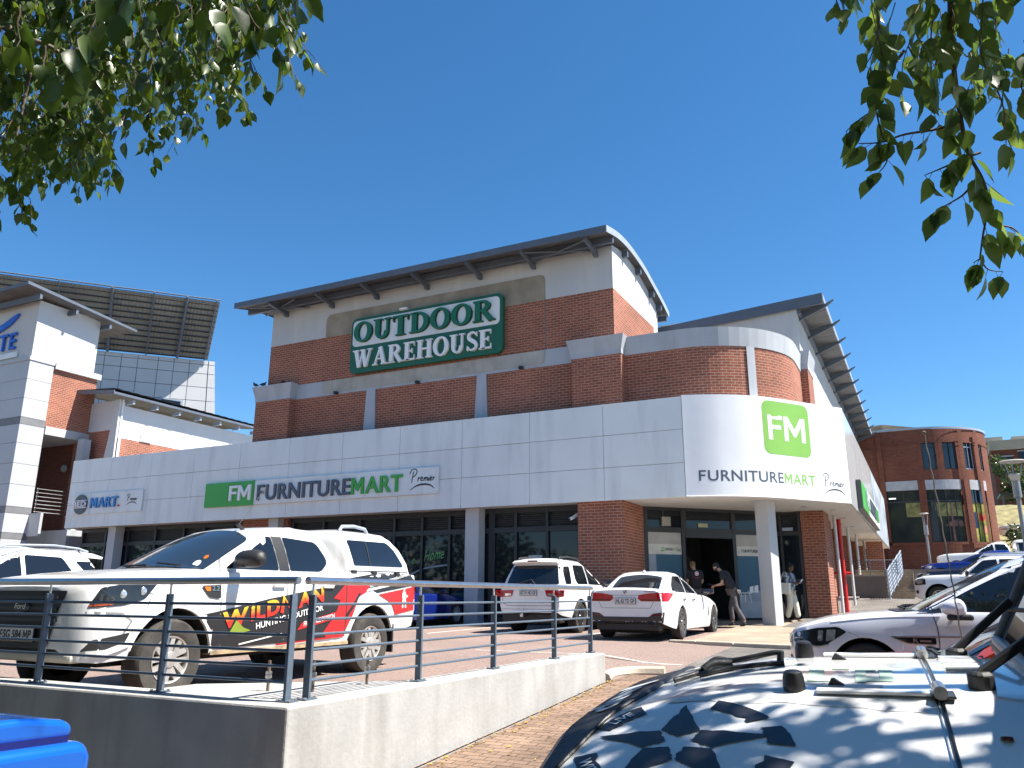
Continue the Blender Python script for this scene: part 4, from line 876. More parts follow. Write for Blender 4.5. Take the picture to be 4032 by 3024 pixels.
for sg in (1, -1):
    pk.line(LINEW, 'y', sg, [(-.56, .55), (-.57, .9), (-.56, 1.22), (-.85, 1.48), (-1.12, 1.66), (-1.35, 1.72)]); pk.line(LINEW, 'y', sg, [(-1.56, .50), (-1.57, 1.27)], sm=False); pk.line(LINEW, 'y', sg, [(-1.45, 1.715), (-2.25, 1.705), (-2.47, 1.54), (-2.52, 1.2), (-2.44, .85), (-2.40, .55)])
    pk.line(LINEC, 'y', sg, [(-2.65, .5), (-2.65, 1.27)], wd=.018, sm=False); pk.line(LINEC, 'y', sg, [(-2.66, 1.305), (-4.22, 1.325)], wd=.012, sm=False)
    pk.line(LINEW, 'y', sg, [(.62, 1.03), (.30, 1.01), (.35, .88)], sm=False)
    for x in (-2.86, -3.27, -3.78): q = MB(); p = pk.proj('y', sg, x, 1.285, .01); q.obox(p, (1, 0, 0), (0, 1, 0), (0, 0, 1), .09, .05, .07); q.build('canopy_clamp', TRIM, pk.root, world=False, bevel=.01)
    for x in (-1.42, -2.28): q = MB(); p = pk.proj('y', sg, x, 1.10, .015); q.obox(p, (1, 0, 0), (0, 1, 0), (0, 0, 1), .20, .04, .045); q.build('door_handle', pk.paint, pk.root, world=False, bevel=.015)
    f = pk.pane('side_vent', TRIM, 'y', sg, [(-.28, 1.09), (-.55, 1.10), (-.55, .96), (-.40, .97)], r=.03, eps=.012); pk.pane('indicator', AMBER, 'y', sg, [(-.31, 1.08), (-.40, 1.08), (-.40, 1.035), (-.35, 1.035)], r=.01, eps=.016, parent=f)
    pk.text('2.2', CHROME, 'y', sg, -.42, 1.04, .10, .045, parent=f, eps=.018)
    q = MB(); q.tube([(x, sg*.58, z) for x, z in ((-2.85, 1.83), (-2.9, 1.895), (-3.15, 1.915), (-3.4, 1.895), (-3.48, 1.81))], .024, 8); q.build('roof_rail', STEELL, pk.root, world=False, smooth=50)
    pk.pane('tail_light', LRED, 'y', sg, [(-4.15, .95), (-4.25, .95), (-4.25, 1.20), (-4.17, 1.20)], r=.02)
    pk.pane('headlight', LHOUSE, 'y', sg, [(.24, 1.12), (.40, 1.13), (.80, 1.06), (.88, .88), (.60, .90), (.38, .96)], r=.03, eps=.008)
    q = MB()
    for x, z in ((.62, 1.0), (.42, 1.03)): p = pk.proj('y', sg, x, z, .004); q.lathe([(.001, .010), (.032, .007), (.042, .0)], p, (.5, sg, .1), 14)
    q.build('headlight_lens', LCLR, pk.root, world=False, smooth=40); pk.pane('indicator', mat('orange reflector', (.35, .06, .02), .2), 'y', sg, [(.70, .905), (.87, .89), (.87, .905), (.70, .92)], r=.005, eps=.012)
    pk.pane('fog_recess', TRIM, 'y', sg, [(.50, .66), (.82, .60), (.88, .50), (.70, .50), (.54, .565)], r=.02)
    pk.line(PW2, 'y', sg, [(.50, .56), (.70, .49), (.92, .475)], wd=.05, eps=.02, name='bumper_blade', sm=False)
    pk.line(LINEW, 'y', sg, [(.88, .84), (.60, .83), (.50, .76), (.58, .62)], wd=.018, eps=.003, sm=False)
for sg in (1, -1): q = MB(); q.box((-.5, sg*.80, .40), (-2.75, sg*.905, .44)); q.build('sill_step', mat('muddy sill', (.34, .25, .15), .9, var=.4, vs=8), pk.root, world=False)
for sg in (1, -1): q = MB(); q.box((-3.69, sg*.65, .25), (-3.72, sg*.92, .62)); q.build('mud_flap', UNDER, pk.root, world=False)
gr = pk.pane('grille', TRIM, 'x', 1, [(-.60, 1.03), (.60, 1.03), (.50, .80), (.42, .52), (-.42, .52), (-.50, .80)], r=.03, eps=.012)
for z in (.97, .87, .77): pk.line(DARKG, 'x', 1, [(-.5, z), (.5, z)], wd=.03, eps=.025, name='grille_bar', sm=False, parent=gr)
q = MB(); q.lathe([(.001, .02), (.055, .016), (.06, 0)], (pk.proj('x', 1, 0, .88, .02)), (1, 0, 0), 20); q.v = [(x, y*1.9, (z-.88)*.9+.88) for x, y, z in q.v]; bd = q.build('badge', mat('badge dark blue', (.02, .03, .06), .2), gr, world=False)
q = MB(); x0 = pk.proj('x', 1, 0, .88, .045); put_text(q, 'Ford', flat((x0.x, -.075, .865), (0, 1, 0), (0, 0, 1)), W=.15, H=.05, shear=.2); q.build('lettering', CHROME, gr, world=False)
pk.plate(1, pk.proj('x', 1, 0, .62, .03).x, 0, .64, 'FSG 584 MP', W=.50)
q = MB(); q.box((.70, -.72, .40), (.93, .72, .50)); q.build('bumper_skirt', mat('dusty bumper', (.50, .47, .40), .8, var=.2, vs=4), pk.root, world=False, bevel=.04)
pk.mirror(-.80, 1.37, .94, TRIM, l=.31, h=.21, d=.13, sides=(1,))
pk.wheels(.222, 6, TYRED, mat('dusty alloy', (.52, .49, .45), .45, metal=.6, var=.25, vs=10), tw=.26)
q = MB(); p = pk.proj('z', 1, -1.42, .28, 0); q.tube([p, p+Vector((.10, 0, .06))], .022, 8); q.tube([p+Vector((.08, 0, .05)), p+Vector((-.30, .03, .55))], .004, 5); q.build('antenna', TRIM, pk.root, world=False)
for (a, b), m_, r_ in (((-.52, .56), PWHITE, .05), ((-.66, .54), AMBER, .03)):
    q = MB(); p = pk.proj('z', 1, a, b, .016); n_ = Vector((.8, .1, .8)).normalized(); q.lathe([(.001, .003), (r_, .002)], p, n_, 16); q.build('licence_disc', m_, pk.root, world=False)
q = MB()
for y0 in (.05, -.5): q.tube([pk.proj('z', 1, -.38, y0+.45, .03), pk.proj('z', 1, -.42, y0+.02, .035)], .012, 6)
q.build('wiper', TRIM, pk.root, world=False)
# livery on both sides (as panes that follow the bodywork)
LVB = mat('black livery film', (.02, .02, .022), .35, var=.1); LVR = mat('red livery film', (.50, .018, .02), .35, var=.05); WHITEF = mat('white livery film', (.72, .72, .70), .4)
def grad(name):
    m = mat(name, (.8, .35, .03), .4, var=0); t = m.node_tree; N = t.nodes; L_ = t.links; tc = N.new('ShaderNodeTexCoord'); sp = N.new('ShaderNodeSeparateXYZ'); L_.new(tc.outputs['Object'], sp.inputs[0])
    ma = N.new('ShaderNodeMath'); ma.operation = 'MULTIPLY_ADD'; ma.inputs[1].default_value = .175; L_.new(sp.outputs['X'], ma.inputs[0]); L_.new(sp.outputs['Z'], ma.inputs[2])
    r = N.new('ShaderNodeValToRGB'); e = r.color_ramp.elements; e[0].position = .60; e[0].color = (.60, .03, .015, 1); e[1].position = .73; e[1].color = (.80, .55, .03, 1); L_.new(ma.outputs[0], r.inputs[0]); L_.new(r.outputs[0], N['Principled BSDF'].inputs['Base Color']); return m
WILD = grad('sunset lettering')
for sg in (1,):
    lv = pk.pane('livery', LVB, 'y', sg, [(-.22, .79), (-.56, .835), (-1.3, .96), (-2.64, 1.15), (-2.64, .52), (-2.30, .485), (-.62, .455), (-.48, .455), (-.485, .62), (-.40, .72)], r=0, eps=.005)
    pk.pane('livery_red', LVR, 'y', sg, [(-2.24, .56), (-2.44, .76), (-2.53, .94), (-2.40, .96), (-2.62, 1.13), (-2.64, 1.13), (-2.64, .50), (-2.5, .485), (-2.3, .50)], r=0, eps=.009, parent=lv)
    pk.pane('livery_red', LVR, 'y', sg, [(-2.66, 1.14), (-3.14, 1.13), (-3.05, 1.04), (-2.90, .98), (-2.76, .72), (-2.70, .62), (-2.66, .55)], r=0, eps=.009, parent=lv)
    pk.pane('livery_red', LVR, 'y', sg, [(-1.45, .465), (-2.42, .505), (-2.42, .485), (-1.45, .445)], r=0, eps=.010, parent=lv)
    pk.pane('livery_red', LVR, 'y', sg, [(-3.32, 1.01), (-4.20, 1.12), (-4.22, .80), (-3.72, .74), (-3.62, .90)], r=0, eps=.008, parent=lv)
    pk.pane('livery_black', LVB, 'y', sg, [(-2.72, 1.215), (-3.35, 1.295), (-4.23, 1.295), (-4.22, 1.14), (-3.30, 1.03)], r=0, eps=.006, parent=lv)
    pk.pane('livery_black', LVB, 'y', sg, [(-2.66, .70), (-2.95, 1.03), (-2.90, 1.03), (-2.66, .77)], r=0, eps=.012, parent=lv)
    pk.pane('livery_white', WHITEF, 'y', sg, [(-3.05, 1.045), (-3.8, 1.15), (-3.95, 1.19), (-3.1, 1.085)], r=0, eps=.012, parent=lv)
    pk.pane('livery_white', WHITEF, 'y', sg, [(-.87, .495), (-1.52, .58), (-1.52, .568), (-.87, .478)], r=0, eps=.010, parent=lv)
    pk.pane('livery_red', LVR, 'y', sg, [(-1.84, .685), (-2.46, .80), (-2.46, .715), (-1.77, .60)], r=0, eps=.012, parent=lv)
    for x0, ch, w_ in ((-.60, 'W', .37), (-1.005, 'i', .055), (-1.09, 'L', .13), (-1.25, 'D', .20), (-1.48, 'M', .25), (-1.76, 'A', .22), (-2.01, 'N', .20)):
        z0 = .645+(-.60-x0)*.175
        if ch == 'M':
            fm = pk.fn('y', sg, o=(x0, z0), eps=.014, rot=-.17, mirror=True); q = MB(); ribbon(q, [(0, 0), (.06, .17), (.125, .05), (.20, .17), (.235, 0)], .055, fm, 0, .001); q.build('lettering', WILD, lv, world=False)
        else: pk.text(ch, WILD, 'y', sg, x0, z0, w_, .17, bold=.04, rot=.17, shear=.12, eps=.014, parent=lv)
    pk.pane('livery_hill', mat('green hill print', (.20, .26, .03), .4), 'y', sg, [(-.70, .60), (-.79, .74), (-.90, .66), (-1.02, .625), (-.86, .60)], r=.02, eps=.018, parent=lv)
    pk.text('HUNTING & OUTDOOR', WHITEF, 'y', sg, -1.10, .632, 1.12, .068, bold=.02, rot=.17, eps=.014, parent=lv)
    pk.text('FRANCHISE DIVISION', WHITEF, 'y', sg, -1.87, .642, .56, .055, bold=.01, rot=.15, eps=.018, parent=lv)
    pk.text('www.wildmanhuntingandoutdoor.com', WHITEF, 'y', sg, -3.12, 1.095, .98, .048, bold=.008, rot=.19, eps=.016, parent=lv)
    q = MB(); fm = pk.fn('y', sg, o=(-3.90, .83), eps=.014, mirror=True)
    for pts, wd in (([(.0, .0), (.02, .10), (.03, .16)], [.03, .035, .04]), ([(.08, 0), (.075, .08), (.05, .16)], [.03, .035, .04]), ([(.04, .15), (.045, .22)], [.06, .07]), ([(.0, .14), (.01, .20)], .02), ([(.045, .225), (.045, .26)], .035), ([(.015, .262), (.08, .262)], .012), ([(.08, .19), (.11, .14), (.14, .17)], .018)): ribbon(q, pts, wd, fm, 0, .001)
    q.build('figure_print', WHITEF, lv, world=False)

# ---- white SUV seen from behind (older type)
ft = Car('sport_utility_vehicle', 'white sport utility vehicle seen from behind with tow ball, beside the sedan', 'car', (-8.76, 22.05, .25), math.pi/2, suvbody(.88, 2.75, 1.06, .93, 1.10, .98, 1.10, 1.12, .34), 2.75, .375, .375, .26, .93, 1.0, PW_, arch=.08)
ft.cabin([(1.08, -.62, -3.74, .855), (1.30, -1.02, -3.66, .80), (1.50, -1.40, -3.56, .735), (1.66, -1.72, -3.46, .675), (1.755, -1.95, -3.42, .62), (1.80, -2.2, -3.36, .50), (1.815, -2.5, -3.2, .3)], rbow=.12)
ft.finish(32)
ft.pane('rear_window', CGLASS, 'x', -1, [(-.60, 1.63, .05), (.60, 1.63, .05), (.72, 1.17, .04), (-.72, 1.17, .04)], r=.04, eps=.008)
ft.both('side_window', CGLASS, [(-2.95, 1.62, .05), (-3.42, 1.60, .06), (-3.45, 1.18, .04), (-3.10, 1.18, .05)], r=.04)
ft.both('side_window', CGLASS, [(-2.02, 1.19), (-2.0, 1.67, .05), (-2.70, 1.66, .06), (-2.80, 1.30, .05), (-2.7, 1.19, .04)], r=.04)
ft.both('side_window', CGLASS, [(-.98, 1.18), (-1.45, 1.5, .1), (-1.74, 1.66, .06), (-1.92, 1.67), (-1.94, 1.19)], r=.04)
ft.pane('windscreen', CGLASSL, 'z', 1, [(-.80, -.68), (-.70, 0), (-.80, .68), (-1.60, .58), (-1.72, 0), (-1.60, -.58)], r=.05, eps=.008)
q = MB(); rows = []
for t in np.linspace(-1, 1, 15): rows.append([(x-.03*abs(t)**3*-4, .62*t*(1-.0*abs(t)), z-.02*abs(t)**2) for x, z in ((-3.30, 1.80), (-3.52, 1.775), (-3.62, 1.725), (-3.60, 1.69), (-3.40, 1.70))])
q.grid(rows); q.f.append(list(range(5))); q.f.append([len(q.v)-5+k for k in range(5)][::-1]); q.build('spoiler', PW_, ft.root, world=False, smooth=50, recalc=True)
q = MB(); q.box((-3.635, -.13, 1.715), (-3.60, .13, 1.75)); q.build('brake_light', LDARK, ft.root, world=False)
for sg in (1, -1):
    ft.pane('tail_light', LRED, 'x', -1, [(sg*.80, 1.02), (sg*.80, .86), (sg*.47, .88), (sg*.42, 1.03)], r=.03, eps=.012); ft.pane('tail_light', LRED, 'y', sg, [(-3.60, 1.03), (-3.82, 1.03), (-3.82, .87), (-3.66, .88)], r=.03)
    ft.pane('reversing_light', LCLR, 'x', -1, [(sg*.66, .95), (sg*.66, .89), (sg*.49, .90), (sg*.50, .95)], r=.015, eps=.018)
    q = MB(); q.tube([(x, sg*.56, z) for x, z in ((-1.95, 1.78), (-2.05, 1.84), (-2.7, 1.865), (-3.2, 1.83), (-3.28, 1.79))], .022, 8); q.build('roof_rail', TRIM, ft.root, world=False, smooth=50)
    ft.line(LINEW, 'y', sg, [(-.92, .5), (-.95, 1.12), (-1.45, 1.56), (-1.8, 1.72)]); ft.line(LINEW, 'y', sg, [(-1.96, .5), (-1.97, 1.7)], sm=False); ft.line(LINEW, 'y', sg, [(-2.0, 1.72), (-2.7, 1.71), (-2.84, 1.2), (-2.35, .85), (-2.30, .5)])
    q = MB(); q.box((-.55, sg*.86, .40), (-2.2, sg*.95, .46)); q.build('side_step', TRIM, ft.root, world=False, bevel=.015)
ft.line(LINEC, 'x', -1, [(-.78, 1.12), (-.72, .72), (-.60, .66), (.60, .66), (.72, .72), (.78, 1.12)], sm=False); ft.line(LINEW, 'x', -1, [(-.85, .58), (.85, .58)], sm=False)
q = MB(); q.box((-3.4, -.78, .26), (-3.72, .78, .48)); q.build('bumper_skirt', TRIM, ft.root, world=False, bevel=.03)
q = MB(); q.lathe([(.001, .05), (.03, .035), (.035, 0), (.02, -.03), (.02, -.09)], (-3.92, .14, .56), (0, 0, 1), 12); q.box((-3.96, .10, .40), (-3.6, .18, .47)); q.build('tow_ball', CHROME, ft.root, world=False, smooth=50)
q = MB(); q.tube([ft.proj('x', -1, .32, 1.20, .02), ft.proj('x', -1, -.0, 1.285, .03), ft.proj('x', -1, -.12, 1.16, .03)], .014, 6); q.build('wiper', TRIM, ft.root, world=False)
q = MB(); q.lathe([(.065, .004), (.072, .012), (.08, .004)], ft.proj('x', -1, 0, 1.105, .006), (-1, 0, 0), 18); q.build('badge', CHROME, ft.root, world=False)
ft.plate(-1, ft.proj('x', -1, 0, .96, .014).x, .02, .965, 'KT 91 ND GP'); ft.mirror(-1.0, 1.22, .93, PBLK, l=.24, h=.19); ft.wheels(.215, 6, TYRE, ALLOYD, tw=.25)

# ---- white sedan seen from behind
bm_ = Car('sedan', 'white low sedan parked nose in at the shop entrance, red tail lights', 'car', (-5.84, 21.0, .24), math.pi/2,
  [(.86, .30, .45, .55, .5, .5, .60, .40, .64, .65), (.72, .24, .74, .80, .5, .76, .66, .64, .72, .74), (.36, .22, .88, .92, .58, .88, .74, .76, .80, .84), (-.3, .20, .90, .93, .62, .90, .84, .80, .90, .94), (-.9, .20, .90, .93, .62, .895, .90, .80, .95, .99), (-2.0, .20, .895, .925, .63, .89, .92, .79, .96, .97), (-2.95, .20, .90, .935, .64, .90, .95, .79, .99, .995), (-3.5, .24, .90, .93, .64, .885, .97, .76, 1.03, 1.045), (-3.85, .30, .86, .90, .62, .86, .975, .72, 1.055, 1.075), (-4.0, .34, .80, .85, .6, .81, .97, .67, 1.06, 1.085), (-4.06, .38, .74, .80, .58, .76, .94, .62, 1.02, 1.04)],
  2.975, .335, .335, .24, .935, 1.0, PW_, arch=.045)
bm_.cabin([(.94, -.72, -3.66, .79), (1.08, -1.0, -3.45, .74), (1.22, -1.30, -3.20, .68), (1.34, -1.60, -2.96, .62), (1.42, -1.85, -2.76, .56), (1.455, -2.05, -2.6, .46), (1.468, -2.2, -2.45, .3)], rbow=.14, bow=.18)
bm_.finish(32)
bm_.pane('rear_window', CGLASS, 'z', 1, [(-3.42, -.56, .05), (-3.50, 0), (-3.42, .56, .05), (-2.92, .50, .05), (-2.86, 0), (-2.92, -.50, .05)], r=.04, eps=.008)
bm_.pane('windscreen', CGLASSL, 'z', 1, [(-.92, -.62), (-.82, 0), (-.92, .62), (-1.6, .50), (-1.72, 0), (-1.6, -.50)], r=.05, eps=.008)
bm_.both('side_window', CGLASS, [(-2.08, 1.0), (-2.05, 1.36, .05), (-2.60, 1.355, .10), (-3.02, 1.14, .08), (-3.10, 1.03, .03)], r=.03); bm_.both('side_window', CGLASS, [(-.98, .975), (-1.5, 1.24, .1), (-1.85, 1.36, .1), (-1.99, 1.365), (-2.01, .995)], r=.03)
for sg in (1, -1):
    bm_.pane('tail_light', LRED, 'x', -1, [(sg*.82, .98), (sg*.84, .80), (sg*.34, .80), (sg*.27, .86), (sg*.30, .93), (sg*.52, .965)], r=.02, eps=.010); bm_.pane('tail_light', LRED, 'y', sg, [(-3.48, .965), (-4.02, .99), (-4.02, .80), (-3.86, .80), (-3.74, .90)], r=.02)
    bm_.pane('light_bar', LDARK, 'x', -1, [(sg*.78, .845), (sg*.78, .81), (sg*.36, .81), (sg*.33, .845)], r=.01, eps=.016)
    bm_.pane('reflector', LDARK, 'x', -1, [(sg*.80, .545), (sg*.80, .52), (sg*.55, .50), (sg*.55, .525)], r=.005, eps=.018)
    bm_.line(LINEW, 'y', sg, [(-.78, .36), (-.82, .70), (-.86, .93)]); bm_.line(LINEW, 'y', sg, [(-2.03, .34), (-2.04, .98)], sm=False); bm_.line(LINEW, 'y', sg, [(-2.45, .42), (-2.62, .70), (-3.0, .80), (-3.1, 1.0)]); bm_.line(LINEW, 'y', sg, [(-.9, .82), (-3.4, .90)], wd=.006, sm=False)
    for x in (-1.88, -2.75): q = MB(); p = bm_.proj('y', sg, x, .84, .018); q.obox(p, (1, 0, 0), (0, 1, 0), (0, 0, 1), .20, .03, .04); q.build('door_handle', CHROME, bm_.root, world=False, bevel=.015)
    bm_.pane('side_gill', TRIM, 'y', sg, [(-.50, .66), (-.56, .66), (-.62, .46), (-.56, .46)], r=.01); bm_.pane('shark_gill', BLACKG, 'y', sg, [(-.98, .98), (-1.05, .98), (-2.9, 1.005), (-2.9, 1.015)], r=0)
    q = MB(); q.obox((-4.06, sg*.56, .345), (1, 0, 0), (0, 1, 0), (0, 0, 1), .06, .20, .075); q.build('exhaust_tip', TRIM, bm_.root, world=False, bevel=.02)
    q = MB(); q.obox((-4.085, sg*.56, .345), (1, 0, 0), (0, 1, 0), (0, 0, 1), .02, .15, .045); q.build('exhaust_hole', UNDER, bm_.root, world=False)
bm_.pane('diffuser', mat('dark brown grey diffuser', (.028, .026, .028), .35), 'x', -1, [(-.84, .58), (-.60, .55), (-.50, .48), (.50, .48), (.60, .55), (.84, .58), (.80, .36), (.60, .29), (-.60, .29), (-.80, .36)], r=.02, eps=.010)
q = MB(); q.box((-3.7, -.70, .20), (-4.0, .70, .36)); q.build('bumper_skirt', TRIM, bm_.root, world=False, bevel=.03)
bm_.line(LINEW, 'x', -1, [(-.62, .80), (-.54, .66), (.54, .66), (.62, .80)], sm=False); bm_.line(LINEW, 'x', -1, [(-.66, .97), (-.30, .925), (.30, .925), (.66, .97)], sm=False)
q = MB(); q.lathe([(.001, .012), (.04, .010), (.044, 0)], bm_.proj('x', -1, 0, 1.0, .002), (-1, 0, .2), 18); bb = q.build('badge', PWHITE, bm_.root, world=False)
q = MB(); p = bm_.proj('x', -1, 0, 1.0, .004); q.lathe([(.033, .013), (.043, .013)], p, (-1, 0, .2), 18); q.prism([(0, 0), (.033, 0), (.023, .023), (0, .033)], p, (0, -1, 0), (0, 0, 1), (-1, 0, 0), .012, .0155); q.prism([(0, 0), (-.033, 0), (-.023, -.023), (0, -.033)], p, (0, -1, 0), (0, 0, 1), (-1, 0, 0), .012, .0155); q.build('badge_ring', INK, bb, world=False)
bm_.text('M PERFORMANCE', TRIM, 'x', -1, -.42, .985, .36, .03, bold=0)
bm_.plate(-1, bm_.proj('x', -1, 0, .80, .016).x, -.0, .805, 'HL 62 TD GP')
q = MB(); rows = [[(-2.62-.11*t, y, 1.452+h) for t, h in ((0, 0), (.5, .065*(1-abs(y)/.03)), (1, .05*(1-abs(y)/.03)), (1.15, -.01))] for y in (-.028, -.01, .01, .028)]; q.grid(rows); q.build('antenna_fin', PW_, bm_.root, world=False, smooth=50)
bm_.mirror(-1.0, 1.02, .93, PBLK, l=.21, h=.13); bm_.wheels(.245, 10, TYRE, mat('two tone alloy', (.20, .20, .21), .25, metal=.8), tw=.24)

# ---- pearl crossover in front of the entrance (nose to the left)
VB = [(.88, .36, .42, .50, .55, .45, .68, .36, .74, .75), (.80, .26, .68, .74, .55, .70, .74, .56, .81, .84), (.62, .22, .82, .86, .58, .83, .80, .70, .87, .91), (.30, .21, .88, .905, .60, .875, .86, .77, .94, .98), (-.3, .21, .89, .91, .64, .88, .93, .78, 1.0, 1.035), (-.85, .21, .89, .905, .66, .875, .965, .79, 1.03, 1.055), (-1.7, .21, .885, .90, .66, .87, .98, .80, 1.02, 1.03), (-2.6, .21, .89, .91, .68, .875, 1.02, .80, 1.06, 1.06), (-3.1, .26, .87, .89, .68, .86, 1.05, .79, 1.09, 1.09), (-3.4, .32, .80, .84, .66, .82, 1.03, .74, 1.07, 1.07), (-3.46, .38, .72, .78, .64, .76, 1.0, .70, 1.04, 1.04)]
VC = [(.98, -.34, -3.42, .81), (1.12, -.60, -3.38, .785), (1.30, -.95, -3.28, .735), (1.48, -1.30, -3.14, .675), (1.60, -1.58, -3.02, .62), (1.665, -1.85, -2.92, .53), (1.695, -2.15, -2.7, .3)]
def crossover(name, label, loc, rz, pt, scale=1.0, detail=True, group=None):
    v = Car(name, label, 'car', loc, rz, VB, 2.60, .335, .335, .23, .91, scale, pt, arch=.06, group=group); v.cabin(VC, rbow=.1, bow=.2); v.finish(28)
    v.pane('windscreen', CGLASSL, 'z', 1, [(-.53, -.70), (-.44, -.3), (-.41, 0), (-.44, .3), (-.53, .70), (-1.44, .575, .05), (-1.58, .25), (-1.60, 0), (-1.58, -.25), (-1.44, -.575, .05)], r=.04, eps=.008)
    v.both('side_window', CGLASS, [(-.56, 1.02), (-.98, 1.27, .1), (-1.38, 1.47, .1), (-1.74, 1.57, .08), (-1.80, 1.03)], r=.03); v.both('side_window', CGLASS, [(-1.86, 1.03), (-1.80, 1.575, .05), (-2.45, 1.56, .08), (-2.92, 1.36, .05), (-2.82, 1.09, .04), (-2.6, 1.05, .03)], r=.03)
    for sg in (1, -1):
        h = v.pane('headlight', LHOUSE, 'y', sg, [(.18, .79), (.28, .845), (.52, .825), (.79, .765), (.80, .66), (.62, .615), (.42, .64)], r=.03, eps=.008)
        if detail:
            for pts in ([(.44, .80), (.50, .80), (.51, .68), (.46, .68)], [(.30, .815), (.40, .81), (.42, .68), (.32, .70)]): v.pane('headlight_lens', LCLR, 'y', sg, pts, r=.015, eps=.016, parent=h)
            v.line(CHROME, 'y', sg, [(.40, .645), (.52, .62), (.60, .64)], wd=.012, eps=.018, name='light_strip', parent=h)
            v.line(LINEC, 'y', sg, [(-.74, .40), (-.76, .80), (-.72, 1.0)], wd=.010); v.line(LINEW, 'y', sg, [(.17, .79), (.02, .72), (-.02, .60)], wd=.006); v.line(LINEC, 'y', sg, [(-1.83, .4), (-1.84, 1.02)], sm=False)
            b = v.pane('side_badge', BLACKG, 'y', sg, [(-.30, .745), (-.73, .745), (-.73, .68), (-.44, .685)], r=.015, eps=.010); v.line(CHROME, 'y', sg, [(-.28, .748), (-.98, .760)], wd=.014, eps=.012, name='chrome_strip', sm=False, parent=b); v.line(CHROME, 'y', sg, [(-.30, .738), (-.45, .682), (-.72, .675)], wd=.010, eps=.014, name='chrome_strip', sm=False, parent=b)
            v.text('R', CHROME, 'y', sg, -.50, .690, .05, .045, parent=b, eps=.014); v.line(CHROME, 'y', sg, [(-.57, .71), (-.68, .71)], wd=.02, eps=.014, name='badge_bar', sm=False, parent=b)
            v.pane('mirror_triangle', BLACKG, 'y', sg, [(-.42, .995), (-.98, 1.02), (-.98, 1.27), (-.7, 1.12)], r=.01, eps=.009)
            v.line(pt, 'y', sg, [(.35, .905), (-.2, .965), (-.8, .985)], wd=.02, eps=.010, name='crease')
            q = MB(); q.tube([(x, sg*.56, z) for x, z in ((-1.70, 1.60), (-1.85, 1.69), (-2.6, 1.69), (-2.85, 1.60))], .018, 8); q.build('roof_rail', CHROME, v.root, world=False, smooth=50)
        v.pane('wheel_trim', TRIM, 'y', sg, [(-2.6+.395*math.cos(t), .335+.395*math.sin(t)) for t in np.linspace(.2, math.pi-.2, 14)]+[(-2.6+.44*math.cos(t), .335+.44*math.sin(t)) for t in np.linspace(math.pi-.2, .2, 14)], r=0, eps=.004, step=.2) if detail else None
    v.pane('grille', BLACKG, 'x', 1, [(-.58, .74), (.58, .74), (.62, .64), (-.62, .64)], r=.02, eps=.01); v.pane('lower_grille', TRIM, 'x', 1, [(-.60, .50), (.60, .50), (.50, .32), (-.50, .32)], r=.03, eps=.01)
    q = MB()
    for y0 in (.62, .1): 
        a, b = v.proj('z', 1, -.44, y0, .03), v.proj('z', 1, -.36, y0-.55, .03); q.tube([a, (a+b)/2+Vector((0, 0, .01)), b], .013, 6)
    q.build('wiper', TRIM, v.root, world=False)
    v.pane('cowl_panel', TRIM, 'z', 1, [(-.36, -.66), (-.26, -.3), (-.24, 0), (-.26, .3), (-.36, .66), (-.53, .70), (-.42, 0), (-.53, -.70)], r=.04, eps=.010)
    v.mirror(-.98, 1.06, .94, pt, l=.34, h=.22, d=.20, cap=TRIM if detail else None); v.wheels(.235, 5, TYRE, ALLOY, tw=.22); return v
crossover('crossover', 'pearl white crossover facing left, between the red car and the shop corner', (-.72, 11.25, -.03), math.pi, PSIL, 1.0)
rc = crossover('hatchback', 'burnt red car between the white off roader and the pearl crossover', (-.42, 7.6, -.30), math.pi, PRED, .98, detail=False)
# ---- row of cars further up the slope
lr = Car('sport_utility_vehicle', 'silver white boxy sport utility vehicle facing the stairs, third along the slope', 'car', (-.5-.80+1.62, 34.6, .78), math.pi, suvbody(.80, 2.88, 1.05, .95, 1.12, 1.02, 1.14, 1.15, .30), 2.88, .38, .38, .26, .95, 1.0, PSIL, arch=.09)
lr.cabin([(1.12, -.62, -3.85, .88), (1.40, -.95, -3.8, .83), (1.62, -1.25, -3.74, .76), (1.76, -1.5, -3.66, .70), (1.83, -1.75, -3.6, .60), (1.85, -2, -3.4, .4)]); lr.finish()
lr.pane('windscreen', CGLASSL, 'z', 1, [(-.74, -.74), (-.68, 0), (-.74, .74), (-1.35, .64), (-1.42, 0), (-1.35, -.64)], r=.05, eps=.01); lr.both('side_window', CGLASS, [(-1.0, 1.2), (-1.5, 1.66, .06), (-1.95, 1.70), (-1.97, 1.2)]); lr.both('side_window', CGLASS, [(-2.05, 1.2), (-2.03, 1.70), (-2.9, 1.70), (-2.9, 1.2)])
for sg in (1, -1):
    h = lr.pane('headlight', LHOUSE, 'y', sg, [(.40, 1.02), (.76, 1.01), (.76, .80), (.40, .82)], r=.03, eps=.01); lr.pane('headlight_lens', LCLR, 'y', sg, [(.5, .99), (.70, .98), (.70, .84), (.5, .86)], r=.04, eps=.016, parent=h); lr.pane('fog_light', LHOUSE, 'y', sg, [(.66, .62), (.74, .62), (.74, .50), (.66, .50)], r=.02, eps=.01)
    q = MB(); q.tube([(x, sg*.6, z) for x, z in ((-1.5, 1.80), (-1.6, 1.90), (-3.2, 1.90), (-3.4, 1.82))], .025, 8); q.build('roof_rail', STEELL, lr.root, world=False, smooth=50)
lr.mirror(-.98, 1.2, .96, BLACKG, l=.22, h=.2); lr.wheels(.24, 7, TYRE, ALLOY, style='s')
